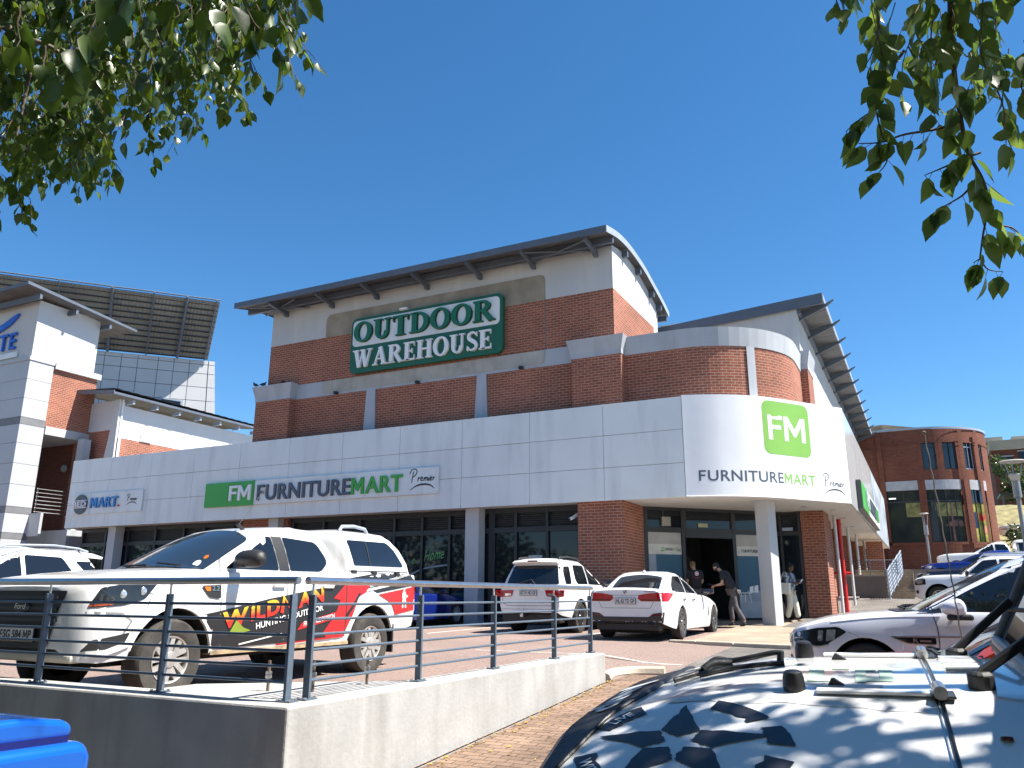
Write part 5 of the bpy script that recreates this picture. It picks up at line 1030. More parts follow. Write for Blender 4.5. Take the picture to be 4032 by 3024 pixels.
def plain(name, label, loc, rz, pt, body, wbx, cab, R, hw, sides, ws, scale=1.0, cat='car'):
    c = Car(name, label, cat, loc, rz, body, wbx, R, R, .23, hw, scale, pt, arch=.07); [c.cabin(k) for k in cab]; c.finish()
    c.pane('windscreen', CGLASSL, 'z', 1, ws, r=.05, eps=.01)
    for p in sides: c.both('side_window', CGLASS, p)
    for sg in (1, -1): c.pane('headlight', LCLR, 'y', sg, [(.30, .86*R/.34), (.55, .84*R/.34), (.70, .74*R/.34), (.45, .72*R/.34)], r=.03, eps=.01)
    c.wheels(R*.66, 6); return c
SB = suvbody(.86, 2.7, .95, .90, .98, .84, .98, 1.0, .24); SC = [(.96, -.62, -3.4, .80), (1.15, -1.0, -3.3, .74), (1.32, -1.4, -3.15, .68), (1.45, -1.75, -3.0, .61), (1.52, -2.1, -2.9, .5), (1.54, -2.4, -2.7, .3)]
SW = [(-.78, -.66), (-.70, 0), (-.78, .66), (-1.5, .56), (-1.6, 0), (-1.5, -.56)]; SS = [[(-1.0, 1.0), (-1.5, 1.30, .08), (-1.85, 1.41), (-1.88, 1.0)], [(-1.95, 1.0), (-1.93, 1.41), (-2.6, 1.38, .08), (-2.9, 1.1)]]
plain('hatchback', 'dark navy car on the slope between the boxy white vehicle and a blue car', (.45, 39.6, 1.22), math.pi, PBLK, SB, 2.7, [SC], .34, .90, SS, SW, 1.04)
bc_ = plain('sedan', 'bright blue car with pale lamps under the lamp post', (.62, 44.5, 1.75), math.pi, PBLUE, SB, 2.7, [SC], .34, .90, SS, SW)
PB = [(x, zb+.12, wr, wm, zm+.15, wb_, zs+.14, wt, zt+.14, zc+.14) for x, zb, wr, wm, zm, wb_, zs, wt, zt, zc in suvbody(.9, 3.1, 1.15, .91, 1.02, .92, 1.02, 1.03, .30)]
plain('pickup_truck', 'white pickup with a white canopy at the top of the slope', (1.45, 49.5, 2.2), math.pi, PW_, PB, 3.1, [[(1.13, -.6, -2.6, .82), (1.4, -1.1, -2.55, .76), (1.62, -1.5, -2.45, .69), (1.74, -1.8, -2.3, .58), (1.78, -2.0, -2.2, .4)], [(1.15, -2.66, -4.2, .85), (1.5, -2.66, -4.1, .80), (1.74, -2.7, -3.95, .72), (1.84, -2.8, -3.8, .5)]], .38, .92, [[(-1.05, 1.18), (-1.45, 1.55), (-1.75, 1.63), (-1.78, 1.18)], [(-1.86, 1.18), (-1.84, 1.63), (-2.4, 1.6), (-2.45, 1.18)], [(-2.8, 1.25), (-2.8, 1.68), (-3.8, 1.66), (-4.0, 1.25)]], [(-.78, -.68), (-.70, 0), (-.78, .68), (-1.5, .58), (-1.62, 0), (-1.5, -.58)], cat='pickup truck')
# ---- white SUV at the far left, side on
fl = Car('sport_utility_vehicle', 'white sport utility vehicle with silver roof rails at the left edge, behind the pickup bonnet', 'car', (-15.35, 7.2, .12), -math.pi/2, suvbody(.9, 2.75, 1.1, .93, 1.12, 1.0, 1.12, 1.14, .32), 2.75, .385, .385, .26, .93, 1.02, PW_, arch=.08)
fl.cabin([(1.10, -.62, -3.78, .855), (1.32, -1.02, -3.66, .80), (1.52, -1.40, -3.52, .735), (1.68, -1.72, -3.40, .675), (1.765, -1.95, -3.34, .62), (1.81, -2.2, -3.28, .50), (1.825, -2.5, -3.1, .3)], rbow=.12); fl.finish(32)
fl.both('side_window', CGLASS, [(-2.02, 1.20), (-2.0, 1.68, .05), (-2.72, 1.66, .06), (-2.98, 1.30, .05), (-2.7, 1.2, .04)]); fl.both('side_window', CGLASS, [(-.98, 1.2), (-1.45, 1.5, .1), (-1.74, 1.66, .06), (-1.92, 1.68), (-1.94, 1.2)]); fl.both('side_window', CGLASS, [(-2.98, 1.60, .05), (-3.36, 1.60, .06), (-3.62, 1.27, .04), (-3.30, 1.27, .05)])
fl.pane('rear_window', CGLASS, 'x', -1, [(-.58, 1.64, .05), (.58, 1.64, .05), (.70, 1.2, .04), (-.70, 1.2, .04)], r=.04, eps=.008); fl.pane('windscreen', CGLASSL, 'z', 1, [(-.80, -.68), (-.70, 0), (-.80, .68), (-1.60, .58), (-1.72, 0), (-1.60, -.58)], r=.05, eps=.008)
q = MB(); rows = []
for t in np.linspace(-1, 1, 15): rows.append([(x+.12*abs(t)**3, .64*t, z-.02*abs(t)**2) for x, z in ((-3.20, 1.81), (-3.50, 1.775), (-3.72, 1.72), (-3.70, 1.68), (-3.35, 1.70))])
q.grid(rows); q.f.append(list(range(5))); q.f.append([len(q.v)-5+k for k in range(5)][::-1]); q.build('spoiler', PW_, fl.root, world=False, smooth=50, recalc=True)
for sg in (1, -1): q = MB(); q.tube([(x, sg*.58, z) for x, z in ((-1.5, 1.74), (-1.7, 1.84), (-2.6, 1.875), (-3.1, 1.84), (-3.3, 1.79))], .02, 8); q.build('roof_rail', STEELL, fl.root, world=False, smooth=50); fl.pane('tail_light', LRED, 'y', sg, [(-3.5, 1.1), (-3.82, 1.1), (-3.82, .95), (-3.6, .95)], r=.03)
fl.mirror(-1.0, 1.24, .93, PW_, l=.24, h=.19); fl.wheels(.22, 6)
# ---- blue sports sedan between pickup and white SUV
bs = plain('sedan', 'blue sedan parked nose in, half hidden behind the pickup tail', (-13.9, 21.9, .27), math.pi/2, PBLUE, [(x, zb-.02, wr, wm, zm-.06, wb_, zs-.08, wt, zt-.08, zc-.08) for x, zb, wr, wm, zm, wb_, zs, wt, zt, zc in suvbody(.88, 2.75, 1.05, .93, .98, .80, .98, 1.04, .22)], 2.75, [[(.88, -.62, -3.3, .80), (1.05, -1.0, -3.05, .73), (1.2, -1.4, -2.8, .66), (1.32, -1.75, -2.55, .58), (1.37, -2.0, -2.3, .45), (1.385, -2.1, -2.2, .3)]], .335, .93, [[(-1.0, .93), (-1.5, 1.2, .08), (-1.85, 1.28), (-1.9, .93)], [(-1.97, .93), (-1.95, 1.28), (-2.5, 1.22, .08), (-2.8, 1.0)]], [(-.78, -.66), (-.70, 0), (-.78, .66), (-1.55, .52), (-1.65, 0), (-1.55, -.52)])
bs.mirror(-1.0, .98, .93, PBLK, l=.2, h=.13)
# ---- two small vehicles far up on the right
plain('pickup_truck', 'small white pickup far off below the grassy bank', (6.1, 70.0, 5.15), math.pi*.92, PW_, PB, 3.1, [[(1.13, -.6, -2.6, .82), (1.4, -1.1, -2.55, .76), (1.62, -1.5, -2.45, .69), (1.74, -1.8, -2.3, .58), (1.78, -2.0, -2.2, .4)]], .38, .92, [[(-1.05, 1.18), (-1.45, 1.55), (-1.75, 1.63), (-1.78, 1.18)]], [(-.78, -.68), (-.70, 0), (-.78, .68), (-1.5, .58), (-1.62, 0), (-1.5, -.58)], cat='pickup truck')
# ---------------------------------------------------------------- retaining wall and railings
WZ = .38
rw = thing('retaining_wall', 'low painted concrete retaining wall with a sunlit side and a shaded front', 'wall', (-4.4, 5.1, -.4))
mb = MB(); mb.prism([(-16, 4.66), (-4.13, 4.66), (-4.13, 11.05), (-4.47, 11.05), (-4.47, 6.6), (-5.9, 5.45), (-5.9, 5.02), (-16, 5.02)], (0, 0, 0), (1, 0, 0), (0, 1, 0), (0, 0, 1), -1.2, WZ)
mb.build('wall', CONC, rw, bevel=.018)
def railing(name, label, posts, ends, ang):
    (ax, ay), (bx, by) = ends; r = thing('railing', label, 'railing', (posts[0][0], posts[0][1], WZ), group='dark grey railings on the retaining wall')
    H = .905; t = Vector((bx-ax, by-ay, 0)).normalized(); nn = Vector((-t.y, t.x, 0))
    mb = MB(); mb.tube([(ax, ay, WZ+H-.03), (bx, by, WZ+H-.03)], .030, 14); mb.build('handrail', CHROME, r, smooth=40)
    for k in range(6):
        z = WZ+.135+.112*k; mb = MB(); mb.tube([(ax+t.x*.05, ay+t.y*.05, z), (bx-t.x*.03, by-t.y*.03, z)], .0115, 8); mb.build('rail_bar', RAILM, r, smooth=40)
    for x, y in posts:
        mb = MB(); mb.box((x-.0, y-.0, WZ), (x, y, WZ)) if 0 else None
        mb.obox((x, y, WZ+.385), t, nn, (0, 0, 1), .028, .062, .77); p = mb.build('post', RAILM, r, bevel=.004)
        q = MB(); q.tube([(x, y, WZ+.77), (x, y, WZ+H-.05)], .010, 8); q.build('post_pin', CHROME, p)
        q = MB(); q.obox((x, y, WZ+.006), t, nn, (0, 0, 1), .14, .10, .010); q.build('base_plate', RAILM, p)
        for d, e in ((-.055, -.035), (.055, -.035), (-.055, .035), (.055, .035)): q = MB(); q.lathe([(.012, 0), (.012, .012), (.001, .014)], (x+t.x*d+nn.x*e, y+t.y*d+nn.y*e, WZ+.011), (0, 0, 1), 6); q.build('bolt', CHROME, p)
    return r
railing('railing', 'long dark railing across the front of the wall, left of the corner', [(-7.19, 4.83), (-5.66, 4.86), (-4.34, 4.88), (-8.72, 4.81), (-10.2, 4.81)], ((-11.0, 4.82), (-4.30, 4.88)), 0)
railing('railing', 'dark railing with bright top rail running back from the wall corner', [(-4.30, 5.05), (-4.30, 6.58), (-4.31, 8.07), (-4.31, 9.7), (-4.31, 11.0-.05)], ((-4.30, 4.98), (-4.31, 11.02)), 1)
for i, (x, y, l) in enumerate(((-4.95, 5.33, 'leftmost'), (-4.58, 5.45, 'middle'), (-4.56, 6.15, 'rightmost'))):
    b = thing('threaded_rod', l+' of three rusty threaded rods standing on the wall slab behind the railing', 'rod', (x, y, WZ), group='threaded rods on the slab')
    mb = MB(); mb.tube([(x, y, WZ-.02), (x, y, WZ+.24)], .013, 8); mb.build('rod', mat('rusty steel', (.20, .15, .11), .6, metal=.5, var=.3, vs=30), b)
    for z in (.10, .13): mb = MB(); mb.lathe([(.001, 0), (.026, 0), (.026, .024), (.001, .024)], (x, y, WZ+z), (0, 0, 1), 6); mb.build('nut', CHROME, b)

# ---------------------------------------------------------------- white off roader in the foreground
JS = .77; j0 = CAMP+(Vector((-.035, 3.83, .859))-CAMP)*JS
jp = thing('off_road_vehicle', 'white off road vehicle in the foreground with black star sticker on the bonnet', 'car', j0)
jp.rotation_euler = (-.100, .02, math.pi+.066); jp.scale = (JS,)*3
PJ = paint('white off roader paint', (.73, .735, .74), .16)
def jz(x, y):
    a = abs(y); z = -.012*(a/.4)**2 if a < .4 else -.012-.30*(a-.4)-.12*max(0, a-.62)**2
    return z-(.15*((x-.45)/.9)**2 if x > .45 else 0)
def jsurf(x, y, d=0):
    p = Vector((x, y, jz(x, y))); e = .01
    n = Vector((-(jz(x+e, y)-jz(x-e, y))/(2*e), -(jz(x, y+e)-jz(x, y-e))/(2*e), 1)).normalized(); return p+n*d
JY = [-1.0]+list(np.linspace(-.96, .96, 41))+[1.0]
def jfront(y): return 1.36+.16*y-.06*(abs(y)/.95)**3
def jgrid(xa, xb, n, mbx, drop=True, d=0.0, ys=None):
    rows = []
    for i in range(n+1):
        r = []
        for y in (ys or JY):
            a, b = xa(y), xb(y); x = a+(b-a)*i/n; r.append(jsurf(x, y, d))
        if drop: r = [r[0]-Vector((0, -.01, .45))]+r+[r[-1]-Vector((0, .01, .45))]
        rows.append(r)
    mbx.grid(rows); return rows
mb = MB(); R_ = jgrid(lambda y: .005, jfront, 24, mb)
last = R_[-1]; mb.grid([last, [p+Vector((.035, 0, -.03)) for p in last], [p+Vector((.05, 0, -.10)) for p in last], [Vector((p.x+.03, p.y, -.75)) for p in last]])
mb.f = [f[::-1] for f in mb.f]; mb.build('bonnet', PJ, jp, world=False, smooth=35)
mb = MB(); rows = jgrid(lambda y: -.95, lambda y: -.010, 8, mb); mb.grid([[Vector((x, p.y*.98, p.z if 0 else min(p.z, .02))) for p in rows[0]] for x in (-2.6, -.95)]); mb.f = [f[::-1] for f in mb.f]; mb.build('cowl', PJ, jp, world=False, smooth=35)
mb = MB(); mb.box((-2.6, -.94, -1.0), (1.25, .94, -.36)); mb.build('body', PJ, jp, world=False, bevel=.03)
mb = MB(); mb.tube([jsurf(-.002, y, .002) for y in np.linspace(-1.0, .99, 40)]+[Vector((-.002, 1.0, -.6))], .0075, 8); mb.build('bonnet_gap', BLACKG, jp, world=False, smooth=60)
mb = MB(); mb.tube([jsurf(.016, y, -.002) for y in np.linspace(-1.0, .99, 40)]+[Vector((.016, 1.0, -.6))], .006, 6); mb.build('bonnet_edge', CHROME, jp, world=False, smooth=60)
# black vinyl bonnet guard
VIN = mat('black vinyl', (.016, .016, .018), .42, var=.15, vs=8, bump=.15, bs=30)
def bra0(y): return 1.05+.14*(y+.4)+(.32*(y-.1)**1.2 if y > .1 else 0)
ysb = [y for y in np.linspace(-.98, .98, 43)]
mb = MB(); rows = jgrid(bra0, jfront, 8, mb, drop=False, d=.008, ys=ysb); last = rows[-1]
mb.grid([last, [p+Vector((.04, 0, -.035)) for p in last], [p+Vector((.058, 0, -.11)) for p in last], [Vector((p.x+.05, p.y, -.5)) for p in last]])
mb.f = [f[::-1] for f in mb.f]; bra = mb.build('bonnet_guard', VIN, jp, world=False, smooth=45)
mb = MB(); mb.tube([jsurf(bra0(y), y, .006) for y in ysb], .010, 6); mb.build('seam', VIN, bra, world=False, smooth=60)
mb = MB(); put_text(mb, 'Jeep', lambda x, y, d: jsurf(1.33+.14*(-.36+x)-y, -.14+x, .014), W=.46, H=.15, bold=.035); mb.build('lettering', mat('pale grey print', (.50, .52, .53), .5), bra, world=False)
# hinges, rubber stops, nozzles, latch
for y in (-.40, .40):
    q = MB(); p = jsurf(0, y, .02); q.tube([p+Vector((0, -.055, 0)), p+Vector((0, .055, 0))], .024, 14); q.tube([p+Vector((0, -.062, 0)), p+Vector((0, .062, 0))], .010, 8); h = q.build('hinge', CHROME, jp, world=False, smooth=40)
    q = MB(); q.obox(p+Vector((-.01, 0, -.016)), (1, 0, 0), (0, 1, 0), (0, 0, 1), .08, .10, .012); q.build('hinge_base', DARKG, h, world=False, bevel=.004)
    q = MB(); q.obox(jsurf(.22, y, .008), (1, 0, 0), (0, 1, 0), (0, 0, 1), .40, .055, .014); q.build('hinge_strap', PJ, h, world=False, bevel=.006)
    q = MB(); q.lathe([(.040, -.004), (.042, .01), (.040, .045), (.034, .066), (.024, .072), (.001, .073)], jsurf(.50, y*.92, 0), (0, 0, 1), 18); q.build('rubber_stop', VIN, jp, world=False, smooth=40)
    q = MB(); q.prism([(-.03, 0), (.035, 0), (.02, .026), (.01, .026)], jsurf(.345, y*.72, .0), (1, 0, 0), (0, 0, 1), (0, -1, 0), -.014, .014); q.build('washer_nozzle', TRIM, jp, world=False)
q = MB(); q.lathe([(.001, .012), (.018, .01), (.02, 0)], jsurf(-.16, .66, 0), (0, -.3, 1), 10); q.build('grommet', mat('dark red rubber', (.08, .01, .01), .5), jp, world=False)
q = MB(); q.obox(jsurf(1.20, .93, .02), (1, 0, 0), Vector((0, 1, -.5)).normalized(), Vector((0, .5, 1)).normalized(), .09, .12, .05); q.obox(jsurf(1.20, .90, .05), (1, 0, 0), (0, 1, 0), (0, 0, 1), .05, .07, .04); q.build('bonnet_latch', TRIM, jp, world=False, bevel=.012)
# folded black wiper like strap with buckle on the far front of the bonnet
q = MB(); q.tube(smooth_path([jsurf(x, y, d) for x, y, d in ((1.04, .02, .010), (.94, -.06, .012), (.90, -.10, .035), (.86, -.12, .05), (.80, -.14, .032), (.72, -.16, .034), (.62, -.18, .045), (.575, -.19, .04))], 4), .013, 8)
q.tube(smooth_path([jsurf(x, y, d) for x, y, d in ((.93, .0, .010), (.80, -.05, .012), (.66, -.08, .012), (.57, -.10, .010))], 3), .011, 8); q.tube([jsurf(.59, -.14, .010), jsurf(.585, -.16, .045)], .016, 8); q.tube(smooth_path([jsurf(.92, -.06, .018), jsurf(.875, -.09, .034), jsurf(.80, -.12, .02)], 4), .022, 8); q.build('strap', VIN, jp, world=False, smooth=50)
# star sticker
STK = mat('black sticker', (.018, .018, .022), .35, var=.35, vs=20)
SA = rad(-16)
def sfn(x, y, d):
    xr, yr = x*math.cos(SA)-y*math.sin(SA), x*math.sin(SA)+y*math.cos(SA)
    return jsurf(.90-1.10*xr+.34*yr, .70-.84*yr, .004+d)
stars = MB(); jag = random.Random(3)
def jagged(pts, amp=.010, n=5):
    out = []
    for a, b in zip(pts, pts[1:]+pts[:1]):
        for k in range(n): t = k/n; out.append((a[0]+(b[0]-a[0])*t+(jag.uniform(-amp, amp) if k else 0), a[1]+(b[1]-a[1])*t+(jag.uniform(-amp, amp) if k else 0)))
    return out
SR, si = .31, .120; tip = [(SR*math.sin(rad(72*k)), SR*math.cos(rad(72*k))) for k in range(5)]; inn = [(si*math.sin(rad(72*k+36)), si*math.cos(rad(72*k+36))) for k in range(5)]
for k in range(5):
    a, b, c = tip[k], inn[k], inn[k-1]; g_ = lambda p: (p[0]*.97+a[0]*.012, p[1]*.97+a[1]*.012)
    m_ = ((b[0]+c[0])*.22, (b[1]+c[1])*.22); wrap(stars, jagged([a, g_(b), m_, g_(c)], .006, 6), sfn, 0, step=.05)
for a0, a1 in ((-62, -28), (18, 52), (62, 84), (100, 172), (196, 262)):
    n = 10; o = [((.365+jag.uniform(-.004, .004))*math.sin(rad(a0+(a1-a0)*k/n)), (.365)*math.cos(rad(a0+(a1-a0)*k/n))) for k in range(n+1)]; i_ = [((.288+jag.uniform(-.016, .010))*math.sin(rad(a0+(a1-a0)*k/n)), (.288+jag.uniform(-.012, .012))*math.cos(rad(a0+(a1-a0)*k/n))) for k in range(n, -1, -1)]
    wrap(stars, o+i_, sfn, 0, step=.05)
sk = stars.build('star_sticker', STK, jp, world=False, smooth=60)
def arc_text(s, a_mid, r, H, inward):
    mb = MB(); V, F, B, w_ = text2d(s, .02, 1.0); k = H; tot = w_*k
    def f(x, y, d):
        if inward: t = rad(a_mid)-(x-tot/2)/r; rr = r-H/2+ (y) ; return sfn((r-(H/2)+y)*0+((r+H/2)-y)*0+(rr)*math.sin(t), rr*math.cos(t), .003)
        t = rad(a_mid)+(x-tot/2)/r; rr = r-H/2+y; return sfn(rr*math.sin(t), rr*math.cos(t), .003)
    def fb(x, y, d):   # bottom arcs read left to right with letters upright
        t = rad(a_mid)-(x-tot/2)/r; rr = r+H/2-y; return sfn(rr*math.sin(t), rr*math.cos(t), .003)
    put_text(mb, s, fb if inward else f, H=H, bold=.02); mb.build('lettering', PWHITE, sk, world=False)
arc_text('LIVE', -45, .326, .040, False); arc_text('WITHOUT', 228, .326, .046, True); arc_text('LIMITS', 138, .326, .046, True)
# faded sticker residue
FG = mat('faded green sticker', (.38, .50, .39), .35, var=.2, vs=12); FBR = mat('sticker residue', (.60, .54, .51), .4, var=.15, vs=12); FGY = mat('grey sticker residue', (.60, .60, .60), .4, var=.08, vs=9)
q = MB()
for x0, y0, x1, y1 in ((.40, -.02, .46, .24), (.34, .18, .40, .24), (.30, -.06, .37, 0), (.24, -.06, .28, .24), (.14, -.04, .19, .22), (.18, .16, .24, .22), (.20, -.04, .24, .02)): wrap(q, [(-x1, -y1), (-x0, -y1), (-x0, -y0), (-x1, -y0)], lambda x, y, d: jsurf(-x, -y, .003), 0, step=.08)
q.build('old_sticker', FG, jp, world=False)
q = MB(); wrap(q, jagged([(-.44, -.34), (-.22, -.40), (-.18, -.28), (-.40, -.27)], .008), lambda x, y, d: jsurf(-x, -y, .003), 0, step=.08); q.build('old_sticker', FBR, jp, world=False)
q = MB(); wrap(q, jagged([(-1.0, -.40), (-.7, -.47), (-.3, -.50), (-.05, -.52), (-.05, -.44), (-.42, -.43), (-.46, -.36), (-.9, -.33)], .008), lambda x, y, d: jsurf(-x, -y, .002), 0, step=.08); q.build('old_sticker', FGY, jp, world=False)
q = MB()
for k in range(8): q.tube([jsurf(-.06, -.34+.045*k, .004), jsurf(-.21, -.34+.045*k, .004)], .012, 6)
q.build('cowl_vent', PJ, jp, world=False, smooth=60)
# windscreen frame, glass, wipers, mirror stub, aerial
q = MB(); B0, T0 = Vector((-.36, 0, -.02)), Vector((-.72, 0, .72))
for y in (-.80, .80): q.tube([B0+Vector((0, y, 0)), T0+Vector((0, y*.95, 0))], .036, 8)
q.tube([B0+Vector((0, -.84, 0)), B0+Vector((0, .84, 0))], .036, 8); q.tube([T0+Vector((0, -.78, 0)), T0+Vector((0, .78, 0))], .045, 8); q.build('windscreen_frame', mat('scuffed dark frame', (.05, .05, .05), .35, var=.3, vs=15), jp, world=False, smooth=50)
q = MB(); q.poly([B0+Vector((.0, y*.8, .03)) for y in (-1, 1)]+[T0+Vector((.0, y*.76, 0)) for y in (1, -1)]); q.build('windscreen', CGLASSL, jp, world=False)
q = MB(); q.box((-.37, -.80, -.06), (-.33, .80, .03)); q.build('windscreen_sill', mat('silver grey panel', (.40, .41, .42), .35, var=.1), jp, world=False, bevel=.015)
for y in (-.52, .28):
    q = MB(); a = jsurf(-.15, y, .02); q.lathe([(.045, -.02), (.045, .03), (.03, .04), (.001, .042)], a, (0, 0, 1), 14); b = Vector((-.40, y-.10, .17)); q.obox((a+b)/2+Vector((0, 0, .03)), (b-a).normalized(), (0, 1, 0), (b-a).normalized().cross(Vector((0, 1, 0))), (b-a).length*1.1, .035, .035); q.tube([b, Vector((-.46, y+.45, .22))], .012, 6); q.build('wiper', TRIM, jp, world=False, bevel=.006)
q = MB(); a = Vector((-.20, -.74, -.10)); q.tube([a, a+Vector((0, 0, .05))], .02, 8); q.tube([a+Vector((.0025*math.sin(k*2)+.035*(k/31)**1.6, 0, .05+.0345*k)) for k in range(32)], .0036, 5); q.lathe([(.001, .008), (.009, .004), (.009, -.004), (.001, -.008)], a+Vector((.035, 0, 1.125)), (0, 0, 1), 8); q.build('aerial', mat('worn aerial', (.16, .14, .12), .6), jp, world=False)
for x in (.85, -1.9):
    for sg in (1, -1):
        q = MB(); q.lathe([(.22, .3), (.42, .28), (.46, .22), (.46, .05), (.42, 0), (.1, 0)], (x, sg*.72, -1.28), (0, sg, 0), 26); q.build('wheel', TYRE, jp, world=False, smooth=40)
        q = MB(); q.box((x-.62, sg*.90, -.80), (x+.62, sg*1.2, -.72)); q.build('wheel_flare', TRIM, jp, world=False, bevel=.03)
q = MB(); q.box((1.45, -1.0, -1.1), (1.62, 1.0, -.88)); q.build('bumper', TRIM, jp, world=False, bevel=.03)
q = MB(); q.box((-2.6, -.80, -.05), (-.75, .80, .72)); q.build('soft_top', VIN, jp, world=False, bevel=.06)

# ---------------------------------------------------------------- bright blue small off roader, lower left
bj = thing('small_car', 'bright blue boxy car with a clamshell bonnet, its front corner in the lower left', 'car', (-4.77, 3.04, -.46), math.pi/2)
def arch(cx, cz, r, a0, a1, n=14): return [(cx+r*math.cos(rad(a0+(a1-a0)*k/n)), cz+r*math.sin(rad(a0+(a1-a0)*k/n))) for k in range(n+1)]
side = [(-.02, .42), (0, .80), (-.03, .868), (-1.3, .885), (-1.3, .45)]+arch(-.62, .36, .42, 12, 168)[::-1][::-1][::-1]
mb = MB(); mb.prism([(-1.3, .30), (-1.06, .30)]+arch(-.62, .34, .42, 178, 2)+[(-.05, .34), (0, .42), (0, .80), (-.04, .872), (-1.3, .90)], (0, .79, 0), (1, 0, 0), (0, 0, 1), (0, -1, 0), 0, 1.58); fw = mb.build('front_wing', PBLUE2, bj, world=False, bevel=.05, smooth=50); fw.modifiers[0].segments = 5
mb = MB(); mb.prism([(-.10, .892), (-1.30, .925), (-1.30, 1.03), (-.35, 1.015), (-.16, .985), (-.10, .955)], (0, .745, 0), (1, 0, 0), (0, 0, 1), (0, -1, 0), 0, 1.49); fw = mb.build('bonnet', PBLUE2, bj, world=False, bevel=.045, smooth=50); fw.modifiers[0].segments = 5
mb = MB(); mb.box((-1.28, -.74, .86), (-.12, .74, .93)); mb.build('bonnet_seam', mat('dark blue seam', (.005, .01, .10), .4), bj, world=False)
mb = MB(); mb.prism(arch(-.62, .34, .415, 2, 178)+arch(-.62, .34, .35, 178, 2), (0, .80, 0), (1, 0, 0), (0, 0, 1), (0, -1, 0), 0, 1.6); mb.build('wheel_flare', mat('grey plastic flare', (.10, .10, .11), .6), bj, world=False)
mb = MB(); mb.box((-3.3, -.79, .32), (-1.3, .79, 1.0)); mb.build('body', PBLUE2, bj, world=False, bevel=.03); mb = MB(); mb.box((-3.28, -.72, 1.0), (-1.45, .72, 1.62)); mb.build('cabin', CGLASS, bj, world=False, bevel=.05); mb = MB(); mb.box((-3.32, -.76, 1.62), (-1.5, .76, 1.70)); mb.build('roof', PBLUE2, bj, world=False, bevel=.03)
for x in (-.62, -2.8):
    for sg in (1, -1): q = MB(); q.lathe([(.2, .2), (.30, .19), (.335, .15), (.335, .03), (.30, 0), (.1, 0)], (x, sg*.58, .335), (0, sg, 0), 24); q.build('wheel', TYRE, bj, world=False, smooth=40)
q = MB(); q.lathe([(.001, .02), (.03, .015), (.035, 0)], (.0, -.72, .62), (1, -.3, 0), 12); q.build('indicator', LCLR, bj, world=False); q = MB(); q.box((-.02, -.79, .25), (.10, .79, .40)); q.build('bumper', TRIM, bj, world=False, bevel=.04)

# ---------------------------------------------------------------- buildings on the left
CLAD = mat('pale grey cladding', (.41, .42, .44), .5, var=.05, vs=.6, dirt=(.40, .41, .43), ds=.5); CLAD2 = mat('silver cladding', (.49, .49, .495), .8, var=.05, vs=.4); BAND = mat('dark grey band', (.16, .165, .175), .6)
WL = mat('white wall plaster', (.50, .505, .515), .8, var=.04, vs=.6, dirt=(.52, .515, .50), ds=.4)  # WL: one even plaster colour for the tower and low building
tw = thing('corner_tower', 'tall grey clad corner tower with white top, brick flank and blue letters', 'building', (-37, 22, .2))
jn = [.2, 1.2, 2.2, 3.4, 3.67, 4.5, 4.79, 5.75, 6.66, 7.57, 8.40, 8.73, 9.6, 10.47, 11.34]
for z0, z1 in zip(jn[:-1], jn[1:]):
    q = MB(); q.box((-47, 20.93, z0+.008), (-35.0, 22.07, z1-.008)); q.build('dark_band' if z1-z0 < .4 else 'cladding_panel', BAND if z1-z0 < .4 else CLAD, tw)
q = MB(); q.box((-46.9, 20.96, .2), (-35.03, 22.04, 11.33)); q.build('cladding_core', JOINT, tw)
q = MB(); q.box((-47.05, 20.88, 11.34), (-34.96, 22.1, 11.50)); q.box((-36, 22.1, 11.20), (-34.90, 24.45, 11.48)); q.build('ledge', CLAD, tw)
q = MB(); q.strip([(-46.8, 20.98), (-35.04, 20.98), (-35.04, 24.1), (-46.8, 24.1)], 11.5, 14.2); q.build('upper_wall', WL, tw)
q = MB(); q.strip([(-35.05, 22.07), (-35.05, 24.35), (-38, 24.35)], 8.5, 11.22); q.build('brick_flank', BRICK, tw)
q = MB(); q.box((-39, 22.1, 8.12), (-34.95, 24.3, 8.5)); q.build('floor_slab', CLAD, tw)
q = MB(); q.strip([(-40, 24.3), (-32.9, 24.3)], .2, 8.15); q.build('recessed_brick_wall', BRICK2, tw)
q = MB(); q.box((-37.2, 23.2, .2), (-34.0, 24.2, 3.9)); q.build('base_wall', GREYP, tw); q = MB(); q.box((-35.9, 22.0, 3.55), (-34.2, 22.12, 4.55)); q.build('balcony_wall', CLAD, tw)
q = MB(); q.box((-34.75, 23.6, 3.6), (-34.35, 24.0, 8.12)); q.build('column', GREYP, tw)
q = MB(); q.box((-36.6, 23.15, .3), (-35.4, 23.22, 2.4)); q.build('dark_opening', DARKG, tw)
q = MB()
for k in range(7): q.tube([(-35.05, 22.2, 4.65+.17*k), (-35.05, 23.9, 4.65+.17*k), (-34.4, 23.9, 4.65+.17*k)], .018, 6)
q.tube([(-35.05, 22.25, 4.5), (-35.05, 22.25, 5.72)], .03, 6); q.build('balcony_rail', CHROME, tw)
q = MB(); q.lathe([(.001, -.12), (.16, -.1), (.18, 0), (.001, .02)], (-36.4, 24.26, 6.95), (0, 1, 0), 16); q.build('bulkhead_lamp', mat('lamp glass grey', (.30, .29, .28), .4), tw)
q = MB(); q.grid([[(x, y, 14.52-(y-19.9)*.098+(.025 if i % 2 else 0)) for i, x in enumerate(frange(-47.5, -34.35, 50))] for y in (19.9, 25.6)]); q.build('roof_sheet', SHEET, tw)
